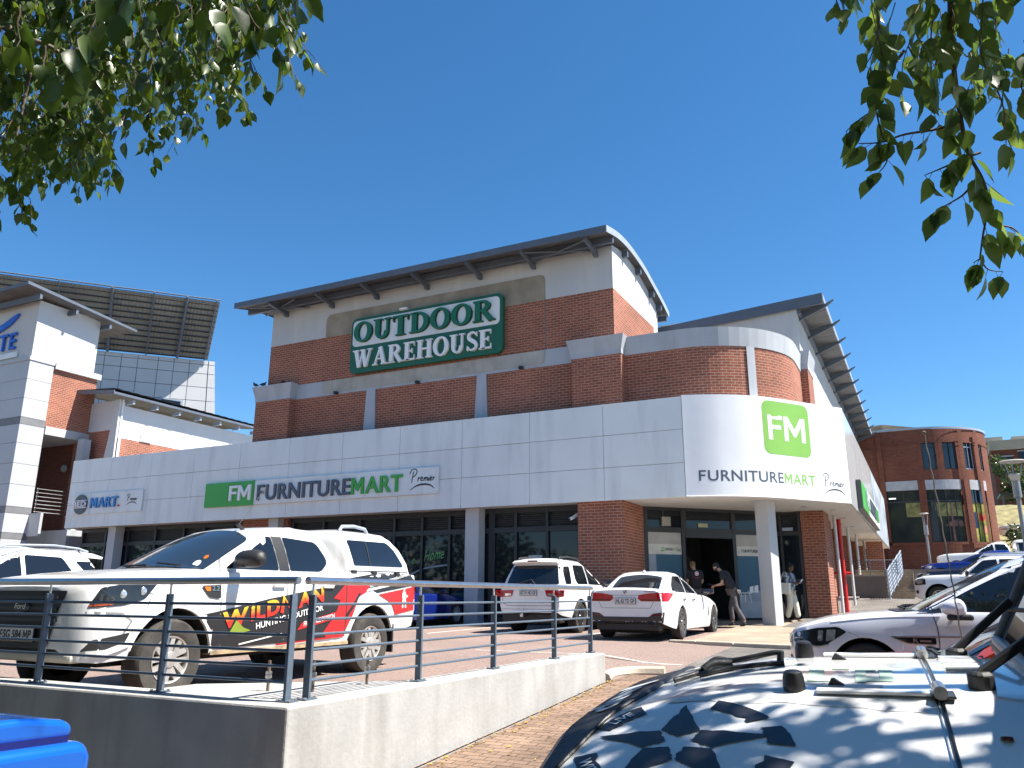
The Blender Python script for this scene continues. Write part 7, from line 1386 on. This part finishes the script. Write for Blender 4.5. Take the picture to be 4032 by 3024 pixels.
def person(name_label, base, face, J, skinm, top, bottom, hairm, style, hf, sleeves, group=None):
    """J: joint positions in the person's frame: x forward, y left, z up"""
    p = thing('person', name_label, 'person', base, 0, group); b = Vector(base); fv = Vector((math.cos(face), math.sin(face), 0)); lv = Vector((-fv.y, fv.x, 0))
    W = lambda v: fv*v[0]+lv*v[1]+Vector((0, 0, v[2]))         # relative to base
    P = {k: W(v) for k, v in J.items()}
    R = dict(pel=(.105, .08), wai=(.10, .075), che=(.115, .08), nec=(.052, .052), hea=(.05, .05))
    bj = {k: (P[k], R[k]) for k in ('pel', 'wai', 'che', 'nec', 'hea')}; be = [('pel', 'wai'), ('wai', 'che'), ('che', 'nec'), ('nec', 'hea')]
    for s_ in ('l', 'r'):
        bj['sh'+s_] = (P['sh'+s_], .052); bj['el'+s_] = (P['el'+s_], .040); bj['wr'+s_] = (P['wr'+s_], .027); bj['hi'+s_] = (P['hi'+s_], .080); bj['kn'+s_] = (P['kn'+s_], .055); bj['an'+s_] = (P['an'+s_], .038)
        be += [('che', 'sh'+s_), ('sh'+s_, 'el'+s_), ('el'+s_, 'wr'+s_), ('pel', 'hi'+s_), ('hi'+s_, 'kn'+s_), ('kn'+s_, 'an'+s_)]
    skin('body', bj, be, skinm, p)
    lp = lambda a, b_, t: P[a]+(P[b_]-P[a])*t
    tj = {'wai': (lp('pel', 'wai', -.55), (.185, .145)), 'mid': (lp('wai', 'che', .2), (.178, .14)), 'che': (P['che'], (.195, .145)), 'nec': (lp('che', 'nec', .78), (.085, .08))}; te = [('wai', 'mid'), ('mid', 'che'), ('che', 'nec')]
    for s_ in ('l', 'r'):
        tj['sh'+s_] = (P['sh'+s_], .082); tj['el'+s_] = (lp('sh'+s_, 'el'+s_, 1.0 if sleeves > .9 else .78), .072); te += [('che', 'sh'+s_), ('sh'+s_, 'el'+s_)]
        if sleeves > .9: tj['wr'+s_] = (lp('el'+s_, 'wr'+s_, .55), .060); te.append(('el'+s_, 'wr'+s_))
    skin('shirt', tj, te, top, p)
    bj2 = {'pel': (P['pel']+Vector((0, 0, .05)), (.165, .125))}; be2 = []
    wide = 1.25 if style == 'bun' else 1.0
    for s_ in ('l', 'r'):
        bj2['hi'+s_] = (P['hi'+s_], .098); bj2['kn'+s_] = (P['kn'+s_], .075*wide); bj2['an'+s_] = (lp('kn'+s_, 'an'+s_, .95), .062*wide*1.05); be2 += [('pel', 'hi'+s_), ('hi'+s_, 'kn'+s_), ('kn'+s_, 'an'+s_)]
    skin('trousers', bj2, be2, bottom, p)
    for s_ in ('l', 'r'):
        a = P['an'+s_]; d = W(J.get('toe'+s_, (1, 0, 0)))-(P['an'+s_] if 'toe'+s_ in J else Vector((0, 0, 0))); d.z = min(d.z, 0); d.normalize()
        skin('shoe', {'h': (a-d*.035+Vector((0, 0, -.045)), .040), 'm': (a+d*.07+Vector((0, 0, -.058)), (.042, .030)), 't': (a+d*.16+Vector((0, 0, -.062)), (.036, .024))}, [('h', 'm'), ('m', 't')], SHOE if style != 'bun' else SKIN_D, p)
        hd = hand(P['wr'+s_]+b, P['wr'+s_]-P['el'+s_], Vector((0, 0, 1)), skinm, p) if False else None
        h_ = hand(P['wr'+s_], (P['wr'+s_]-P['el'+s_]), Vector((0, 0, 1)), skinm, p, .9)
    hc = P['hea']; hh = head(hc+b, W(hf), P['hea']-P['nec'], skinm, hairm, p, style, P['nec'])
    return p, P, W, b
# woman walking out with a phone
pw, Pw, Ww, bw = person('woman in cream trousers and patterned blouse beside the grey column, looking at a phone', (-3.70, 25.75, z_pv(25.7)+.005), rad(-18),
  dict(pel=(0, 0, .92), wai=(.0, 0, 1.06), che=(.01, 0, 1.27), nec=(.02, 0, 1.43), hea=(.05, 0, 1.56), shl=(.0, .165, 1.36), ell=(.04, .20, 1.10), wrl=(.25, .08, 1.14), shr=(.0, -.165, 1.36), elr=(.02, -.21, 1.10), wrr=(.24, -.06, 1.13), hil=(0, .085, .88), hir=(0, -.085, .88), knl=(.10, .07, .49), anl=(.16, .05, .10), knr=(.0, -.07, .50), anr=(-.14, -.06, .10), toel=(.36, .05, .05), toer=(.04, -.06, .05)), SKIN_D, BLOUSE, CREAM, HAIRK, 'bun', (1, -.1, -.35), 1.0)
ph = MB(); c = Ww((.35, .01, 1.17))+bw; ph.obox(c, Ww((0, 1, 0)), Ww((.6, 0, .8)), Ww((.8, 0, -.6)), .075, .15, .009); props(ph.build('mobile_phone', PWHITE, bevel=.004), 'white mobile phone in the hands of the woman', 'phone')
tb = thing('tote_bag', 'large cream tote bag hanging from the shoulder of the woman', 'bag', Ww((-.05, -.30, .80))+bw)
q = MB(); O_ = Ww((-.05, -.27, 0))+bw; q.prism([(-.20, .82), (.19, .80), (.22, 1.12), (-.22, 1.14)], O_, Ww((1, 0, 0)), (0, 0, 1), Ww((0, -1, 0)), 0, .11); q.build('bag_body', mat('cream canvas', (.66, .64, .58), .8, var=.05), tb, bevel=.02); q = MB()
for dd in (.02, .09): q.tube(smooth_path([O_+Ww((-.12, -dd, 1.12)), O_+Ww((-.04, -dd*.3+.08, 1.40)), O_+Ww((.06, -dd*.3+.08, 1.41)), O_+Ww((.12, -dd, 1.12))], 5), .010, 6)
q.build('strap', mat('pale strap', (.6, .58, .52), .7), tb)
# young man with the round white print on his back
m1b = (-6.12, 24.1, z_pv(24)+.005)
pm, Pm, Wm, bm1 = person('young man with light brown hair and round white print on his black shirt', m1b, rad(128),
  dict(pel=(0, 0, .96), wai=(.0, 0, 1.12), che=(.04, 0, 1.36), nec=(.08, 0, 1.53), hea=(.16, 0, 1.645), shl=(.03, .19, 1.45), ell=(.08, .22, 1.18), wrl=(.27, .14, 1.08), shr=(.03, -.19, 1.45), elr=(.05, -.23, 1.17), wrr=(.22, -.15, 1.06), hil=(0, .09, .92), hir=(0, -.09, .92), knl=(.04, .10, .51), anl=(.0, .10, .095), knr=(.02, -.11, .51), anr=(-.04, -.11, .095), toel=(.2, .1, .05), toer=(.16, -.12, .05)), SKIN_L, SHIRT, TROU, HAIRB, 'plain', (1, .12, -.55), .72)
q = MB(); o_ = Wm((-.095, 0, 1.37))+bm1; fr_ = flat(o_, Wm((0, -1, 0)), Vector((0, 0, 1))); q.lathe([(.001, .012), (.065, .008)], o_+Wm((0, 0, .04)), Wm((-1, 0, 0)), 18); q.build('back_print', PWHITE, pm); q = MB(); q.lathe([(.030, .016), (.050, .014)], o_+Wm((0, 0, .04)), Wm((-1, 0, 0)), 18); put_text(q, 'HUNT', lambda x, y, d: o_+Wm((-.015, -(x-.0), 0))+Vector((0, 0, y-.10)), W=.17, H=.035, center=True); q.build('back_lettering', RED, pm)
# bearded man leaning over
m2b = (-4.95, 23.2, z_pv(23)+.005)
p2, P2_, W2_, b2_ = person('bearded man in a dark cap and black shirt leaning forward in the dark doorway', m2b, rad(172),
  dict(pel=(-.10, 0, .95), wai=(-.02, 0, 1.10), che=(.12, 0, 1.32), nec=(.24, 0, 1.48), hea=(.35, 0, 1.575), shl=(.12, .19, 1.41), ell=(.12, .24, 1.13), wrl=(.36, .16, 1.07), shr=(.12, -.19, 1.41), elr=(.18, -.22, 1.14), wrr=(.40, -.10, 1.07), hil=(-.10, .09, .91), hir=(-.10, -.09, .91), knl=(-.18, .11, .50), anl=(-.42, .12, .10), knr=(.04, -.10, .50), anr=(.0, -.10, .095), toel=(-.22, .14, .04), toer=(.2, -.1, .05)), SKIN_L, SHIRT, TROU, HAIRK, 'beard', (1, 0, -.75), .72)
q = MB(); c = W2_((.50, .02, 1.10))+b2_; q.obox(c, W2_((0, 1, 0)), W2_((1, 0, .2)), W2_((-.2, 0, 1)), .16, .22, .012); props(q.build('clipboard', DARKG, bevel=.003), 'dark clipboard held by the bearded man', 'clipboard')
# ---------------------------------------------------------------- pigeons on the coping
for i, (x, y, f_, l) in enumerate(((-22.3, 22.05, 3.2, 'outermost of three pigeons on the left end of the grey coping'), (-21.95, 22.12, 1.2, 'middle pigeon on the grey coping, against the wall corner'), (-21.05, 22.2, 2.0, 'innermost of three pigeons, furthest right on the grey coping'))):
    b = thing('pigeon', l, 'bird', (x, y, 8.845), group='pigeons on the coping'); fv = Vector((math.cos(f_), math.sin(f_), 0)); PG = mat('slate pigeon feathers', (.035, .035, .045), .6, var=.3, vs=20)
    o = Vector((x, y, 8.845)); z = lambda a, h: fv*a+Vector((0, 0, h))
    skin('body', {'t': (z(-.17, .06), (.03, .008)), 'r': (z(-.08, .09), .045), 'b': (z(.0, .11), .062), 'c': (z(.06, .14), .048), 'n': (z(.075, .19), .024), 'h': (z(.09, .22), .026), 'k': (z(.125, .215), .006)}, [('t', 'r'), ('r', 'b'), ('b', 'c'), ('c', 'n'), ('n', 'h'), ('h', 'k')], PG, b, 2, 2)
    q = MB(); [q.tube([o+z(.0, .06)+Vector((-fv.y, fv.x, 0))*s_*.025, o+z(.01, 0)+Vector((-fv.y, fv.x, 0))*s_*.025], .006, 5) for s_ in (1, -1)]; q.build('legs', mat('pink legs', (.35, .10, .09), .6), b)

# ---------------------------------------------------------------- trees
def leafmat(name, c1, c2, tr=.35, rough=.32, spec=.6):
    m = bpy.data.materials.new(name); m.use_nodes = True; t = m.node_tree; N = t.nodes; L = t.links; b = N['Principled BSDF']; b.inputs['Roughness'].default_value = rough; b.inputs['Specular IOR Level'].default_value = spec
    g_ = N.new('ShaderNodeNewGeometry'); r = N.new('ShaderNodeValToRGB'); r.color_ramp.elements[0].color = (*c1, 1); r.color_ramp.elements[1].color = (*c2, 1); L.new(g_.outputs['Random Per Island'], r.inputs[0]); L.new(r.outputs[0], b.inputs['Base Color'])
    tl = N.new('ShaderNodeBsdfTranslucent'); hs_ = N.new('ShaderNodeHueSaturation'); hs_.inputs['Hue'].default_value = .482; hs_.inputs['Saturation'].default_value = 1.15; hs_.inputs['Value'].default_value = 2.4; L.new(r.outputs[0], hs_.inputs['Color']); L.new(hs_.outputs[0], tl.inputs[0])
    mx = N.new('ShaderNodeMixShader'); mx.inputs[0].default_value = tr; L.new(b.outputs[0], mx.inputs[1]); L.new(tl.outputs[0], mx.inputs[2]); L.new(mx.outputs[0], N['Material Output'].inputs[0]); return m
LEAF = leafmat('broad leaf', (.028, .058, .014), (.080, .125, .024), .40, .36, .4); LEAF2 = leafmat('lightened broad leaf', (.048, .085, .024), (.105, .155, .042), .42, .36, .4); LEAFF = leafmat('background leaf', (.018, .04, .012), (.05, .085, .02), .2); BARK = mat('grey bark', (.16, .13, .10), .9, var=.35, vs=12, bump=.5, bs=30); TWIG = mat('brown twig', (.11, .075, .05), .8, var=.3, vs=30)  # LEAF2: same leaf, base colour raised to look sunlit
tr = random.Random(11)
def leaf(mb, p, d, n, L, W):
    """ovate pointed leaf folded along its midrib"""
    d = d.normalized(); s_ = d.cross(n)
    if s_.length < 1e-4: s_ = d.orthogonal()
    s_.normalize(); n = s_.cross(d).normalized(); k = len(mb.v); cur = tr.uniform(.05, .25)
    st = [(0, 0), (.12, .30), (.36, .50), (.62, .40), (.84, .15), (1.0, 0)]
    for t, w_ in st:
        c = p+d*(L*t)-n*(L*cur*t*t)
        if w_ == 0: mb.v.append(tuple(c))
        else: mb.v.extend((tuple(c+s_*(W*w_)+n*(W*w_*.30)), tuple(c), tuple(c-s_*(W*w_)+n*(W*w_*.30))))
    a = k; b = k+1
    mb.f += [[a, b+1, b], [a, b+2, b+1]]
    for i in range(3): q = b+3*i; mb.f += [[q, q+1, q+4, q+3], [q+1, q+2, q+5, q+4]]
    q = b+9; mb.f += [[q, q+1, q+3], [q+1, q+2, q+3]]
def rv(): 
    v = Vector((tr.gauss(0, 1), tr.gauss(0, 1), tr.gauss(0, 1))); return v.normalized()
def sprig(lm, tm, p, dr_, n, L, size):
    """hanging twig with alternating leaves"""
    d = dr_.normalized(); pts = [p]; q = p
    for k in range(n):
        d = (d+rv()*.28+Vector((0, 0, -.12))).normalized(); q = q+d*(L/n); pts.append(q)
        ld = (d*.4+rv()*.8+Vector((0, 0, -.75))).normalized(); pl = q+ld*size*.28
        tm.tube([q, pl], size*.012, 3, caps=False)
        leaf(lm, pl, (ld+Vector((0, 0, -.5))).normalized(), rv(), size*tr.uniform(.75, 1.15), size*tr.uniform(.54, .70))
    tm.tube(pts, [size*.03*(1-.6*i/len(pts)) for i in range(len(pts))], 4, caps=False)
def inpoly(x, y, P):
    c = False; j = len(P)-1
    for i in range(len(P)):
        if (P[i][1] > y) != (P[j][1] > y) and x < (P[j][0]-P[i][0])*(y-P[i][1])/(P[j][1]-P[i][1])+P[i][0]: c = not c
        j = i
    return c
def limb(mb, pts, r0, r1): P = smooth_path(pts, 6); mb.tube(P, [r0+(r1-r0)*i/(len(P)-1) for i in range(len(P))], 9)
# left tree: trunk behind the viewer on the left, crown hanging over the lower road
def visible(p):
    x, y, c = pix(p); return c > 0 and -200 < x < 4232 and -620 < y < 3084
tl_ = thing('street_tree', 'broadleaf tree whose dense leafy crown hangs into the upper left corner', 'tree', (-3.6, -1.9, z_lane(-1.9)), group='street trees')
lm, tm, bk = MB(), MB(), MB()
LP = [(-500, -500), (1230, -500), (1150, 30), (1160, 130), (1150, 250), (1040, 150), (950, 200), (985, 330), (960, 440), (850, 470), (760, 490), (650, 520), (560, 500), (470, 420), (420, 480), (440, 620), (350, 680), (220, 640), (100, 660), (-40, 610), (-500, 640)]
cnt = 0
while cnt < 1500:
    x, y = tr.uniform(-500, 1230), tr.uniform(-500, 690)
    if not inpoly(x, y, LP): continue
    if x > 500 and y > 330 and tr.random() < .45: continue
    if tr.random() < .25*max(0, (x-300)/900): continue
    d = tr.uniform(3.2, 6.4); p = at(x, y-90*4/d, d); sprig(lm, tm, p, Vector((tr.uniform(-.3, .6), tr.uniform(-.2, .3), -.7)), tr.randint(5, 9), tr.uniform(.18, .34), tr.uniform(.055, .085)); cnt += 1
for x, y, d in ((20, 760, 3.6), (60, 800, 3.6), (-20, 740, 3.4), (110, 830, 3.7), (-60, 800, 3.5)): sprig(lm, tm, at(x, y-60, d), Vector((.5, .2, -.5)), 5, .20, .062)
for x, y, d in ((950, 20, 1.75), (1010, 60, 1.8), (890, -40, 1.7), (760, -60, 1.7), (1150, -60, 1.9), (640, -80, 1.6), (520, -60, 1.7), (300, 160, 1.9), (180, 220, 2.0), (80, 60, 1.8), (400, 20, 1.8)): sprig(lm, tm, at(x, y-40, d), Vector((.2, .1, -.8)), 4, .12, .075)
for _ in range(1300):      # rest of the crown, overhead and outside the picture
    p = Vector((-3.2, .4, 4.6))+Vector((tr.uniform(-3.2, 2.6), tr.uniform(-2.6, 3.2), tr.uniform(-1.0, 2.0)))
    if visible(p) or (p-CAMP).length < 1.2: continue
    sprig(lm, tm, p, Vector((tr.uniform(-1, 1), tr.uniform(-1, 1), -.5)), 6, .32, .10)
T0 = Vector((-3.6, -1.9, z_lane(-1.9)))
limb(bk, [T0, T0+Vector((.05, .1, 1.4)), T0+Vector((.0, .3, 2.8)), T0+Vector((.2, .8, 4.2)), T0+Vector((.3, 1.6, 5.6))], .17, .07)
for e in (at(300, -250, 4.4), at(800, -300, 4.8), at(100, 150, 4.0), at(-400, 200, 4.4), Vector((-1.8, -.4, 5.4))):
    limb(bk, [T0+Vector((.1, .5, 3.2)), (T0+Vector((.1, .5, 3.2)))*.5+e*.5+Vector((0, 0, .45)), e], .07, .018)
for a, e in (((300, -250, 4.4), (560, 330, 4.4)), ((800, -300, 4.8), (850, 230, 4.7)), ((800, -300, 4.8), (1080, 120, 5.0)), ((100, 150, 4.0), (330, 540, 4.1)), ((100, 150, 4.0), (60, 560, 3.8)), ((300, -250, 4.4), (720, 420, 4.6))): A_, E_ = at(*a), at(*e); limb(bk, [A_, A_*.5+E_*.5+Vector((.05, 0, .15)), E_], .016, .004)
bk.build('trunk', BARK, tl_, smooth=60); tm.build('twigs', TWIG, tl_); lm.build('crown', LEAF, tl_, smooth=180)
# right tree: trunk out of the picture to the right, shading the off roader
tr_ = thing('street_tree', 'broadleaf tree trailing long leafy twigs down the upper right edge', 'tree', (4.4, 3.6, z_lane(3.6)), group='street trees')
lm, tm, bk = MB(), MB(), MB(); DR = 2.9
RP = [(3300, -400), (3290, 60), (3330, 200), (3420, 320), (3500, 230), (3560, 330), (3640, 350), (3720, 280), (3790, 330), (3840, 560), (3900, 520), (3960, 420), (4060, 520), (4400, 560), (4400, -400)]
cnt = 0
while cnt < 105:
    x, y = tr.uniform(3290, 4300), tr.uniform(-350, 520)
    if not inpoly(x, y, RP): continue
    d = tr.uniform(2.6, 3.6); sprig(lm, tm, at(x, y-100, d), Vector((tr.uniform(-.4, .2), tr.uniform(-.2, .2), -.8)), tr.randint(4, 7), tr.uniform(.14, .24), tr.uniform(.075, .098)); cnt += 1
def trail(px, r0, every, size, d=DR, side=1.0):
    P = smooth_path([at(x, y, d) for x, y in px], 6); tm.tube(P, [r0*(1-.75*i/len(P)) for i in range(len(P))], 6); acc = 0
    for a, b in zip(P[:-1], P[1:]):
        acc += (b-a).length
        if acc > every:
            acc = 0; ld = ((b-a).normalized()*.3+CR*tr.uniform(-1, 1)*side+Vector((0, 0, -.6))+rv()*.3).normalized(); q = b+ld*size*.3; tm.tube([b, q], size*.012, 3, caps=False); leaf(lm, q, (ld+Vector((0, 0, -.45))).normalized(), (rv()+CH*-.9).normalized(), size*tr.uniform(.85, 1.15), size*tr.uniform(.54, .68))
trail([(3740, -150), (3745, 150), (3770, 380), (3800, 560), (3820, 620), (3870, 710), (3890, 800), (3870, 930), (3858, 1020)], .011, .030, .10)
trail([(3560, 200), (3470, 330), (3450, 420), (3470, 520), (3485, 560)], .006, .022, .092); trail([(3470, 420), (3400, 460), (3350, 500), (3330, 520)], .004, .026, .088)
trail([(3790, 480), (3680, 510), (3560, 530), (3470, 560), (3380, 565)], .006, .024, .095); trail([(3500, 560), (3490, 640), (3450, 690)], .004, .026, .09); trail([(3860, 600), (3760, 640), (3690, 670), (3640, 690)], .005, .026, .095); trail([(3860, 680), (3800, 760), (3740, 800), (3700, 820)], .005, .026, .098)
trail([(3885, 860), (3930, 885), (3990, 900), (4040, 950)], .005, .024, .10); trail([(3860, 1020), (3890, 1060), (3950, 1070)], .004, .02, .095); trail([(3858, 1020), (3830, 1035)], .003, .02, .09)
for _ in range(2700):
    p = Vector((1.9, 2.3, 4.7))+Vector((tr.uniform(-2.0, 2.7), tr.uniform(-2.2, .78) if tr.random() < .90 else tr.uniform(.7, 3.0), tr.uniform(-1.1, 1.6)))
    if visible(p) or (p-CAMP).length < 1.4: continue
    q_ = p-SUND*((p.z-2.75)/SUND.z)
    if .7 < q_.x < 2.3 and 1.6 < q_.y < 3.3 and tr.random() < .93: continue  # gap shaped in the unseen crown so sun reaches the hanging twigs
    sprig(lm, tm, p, Vector((tr.uniform(-1, 1), tr.uniform(-1, 1), -.6)), 6, .30, .095)
for _ in range(120):      # unseen sprigs added along the sun direction to shade the bonnet
    p = Vector((tr.uniform(-1.15, .55), tr.uniform(1.75, 2.48), .75))+SUND*tr.uniform(3.3, 5.6)
    if not visible(p): sprig(lm, tm, p, Vector((tr.uniform(-1, 1), tr.uniform(-1, 1), -.6)), 6, .30, .10)
T0 = Vector((4.4, 3.6, z_lane(3.6)))
limb(bk, [T0, T0+Vector((0, .05, 1.6)), T0+Vector((-.1, .1, 3.0)), T0+Vector((-.4, .3, 4.4)), T0+Vector((-.9, .3, 6))], .18, .06)
for e in (at(3740, -200, DR), at(4150, -250, 3.1), Vector((1.2, 4.2, 5.0)), Vector((1.8, 2.7, 4.6)), Vector((1.0, 2.6, 4.4)), Vector((3.6, 5.6, 5.2))): limb(bk, [T0+Vector((-.15, .15, 3.3)), (T0+Vector((-.15, .15, 3.3)))*.5+e*.5+Vector((0, 0, .5)), e], .06, .012)
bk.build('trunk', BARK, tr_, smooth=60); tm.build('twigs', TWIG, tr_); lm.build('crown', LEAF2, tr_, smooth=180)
# background trees: on the hill at the right, and behind the viewer (some mirrored in the shop windows, some added to block sky light)
def bush(label, x, y, z, H, R, seed, n=900, size=.35, group='hill trees'):
    t = thing('tree', label, 'tree', (x, y, z), group=group); r_ = random.Random(seed); lm, bk = MB(), MB()
    limb(bk, [(x, y, z), (x+.1, y, z+H*.3), (x-.05, y+.1, z+H*.55)], .045*H, .02*H)
    C_ = [(Vector((x, y, z+H*.62))+Vector((r_.uniform(-1, 1)*R*.7, r_.uniform(-1, 1)*R*.7, r_.uniform(-.25, .3)*H)), R*r_.uniform(.32, .6)) for _ in range(11)]
    for c, rr in C_: limb(bk, [(x, y, z+H*.4), tuple((Vector((x, y, z+H*.45))+c)/2), tuple(c)], .018*H, .006*H)
    for _ in range(n):
        c, rr = r_.choice(C_); v = Vector((r_.gauss(0, 1), r_.gauss(0, 1), r_.gauss(0, 1))).normalized(); p = c+v*rr*r_.uniform(.5, 1.05); leaf(lm, p, (v+Vector((0, 0, -.5))).normalized(), (v+rv()*.8).normalized(), size*r_.uniform(.7, 1.3), size*.8)
    bk.build('trunk', BARK, t, smooth=60); lm.build('crown', LEAFF, t, smooth=180)
bush('dark green tree on the hill in front of the distant brick block', 9.0, 95, 8.6, 6.6, 1.9, 1, 900, .30); bush('wide green tree on the hill at the right edge', 10.4, 93, 8.4, 6.2, 2.0, 2, 900, .30); bush('low dark bush at the foot of the grass bank, right of the drum building', 5.7, 62, 3.7, 1.8, 1.0, 3, 500, .18)
for k in range(15):
    x = -84+6.6*k+2*math.sin(k*2.1); bush('leafy street tree behind the viewer, mirrored in the shop glass', x, -17-4*math.sin(k*1.7), z_lane(-17), 8.5+1.5*math.sin(k*3.3), 4.2, 20+k, 900, .50, 'trees behind the viewer')
for k, (x, y) in enumerate(((-8.2, -3.2), (-13, -2.6), (-3.6, -6.2), (2.2, -4.6), (-8.5, -8))): bush('unseen leafy tree added behind the viewer to block sky light', x, y, z_lane(y), 8.5, 3.8, 91+k, 2600, .45, 'unseen trees added as shade')  # unseen trees added to keep sky light off the wall front
# fallen leaves along the foot of the wall
q = MB()
for _ in range(230):
    y = tr.uniform(4.5, 11.2); x = -4.10+abs(tr.gauss(0, .09))+.01 if tr.random() < .7 else tr.uniform(-4.1, -2.6); leaf(q, Vector((x, y, z_lane(y)+.016)), Vector((tr.uniform(-1, 1), tr.uniform(-1, 1), .06)), Vector((tr.uniform(-.3, .3), tr.uniform(-.3, .3), 1)), tr.uniform(.03, .06), tr.uniform(.02, .035))
props(q.build('fallen_leaves', leafmat('dry leaf', (.22, .13, .03), (.45, .33, .08), .1, .8, .2)), 'dry fallen leaves scattered on the brick path along the foot of the wall', 'leaves', kind='stuff')
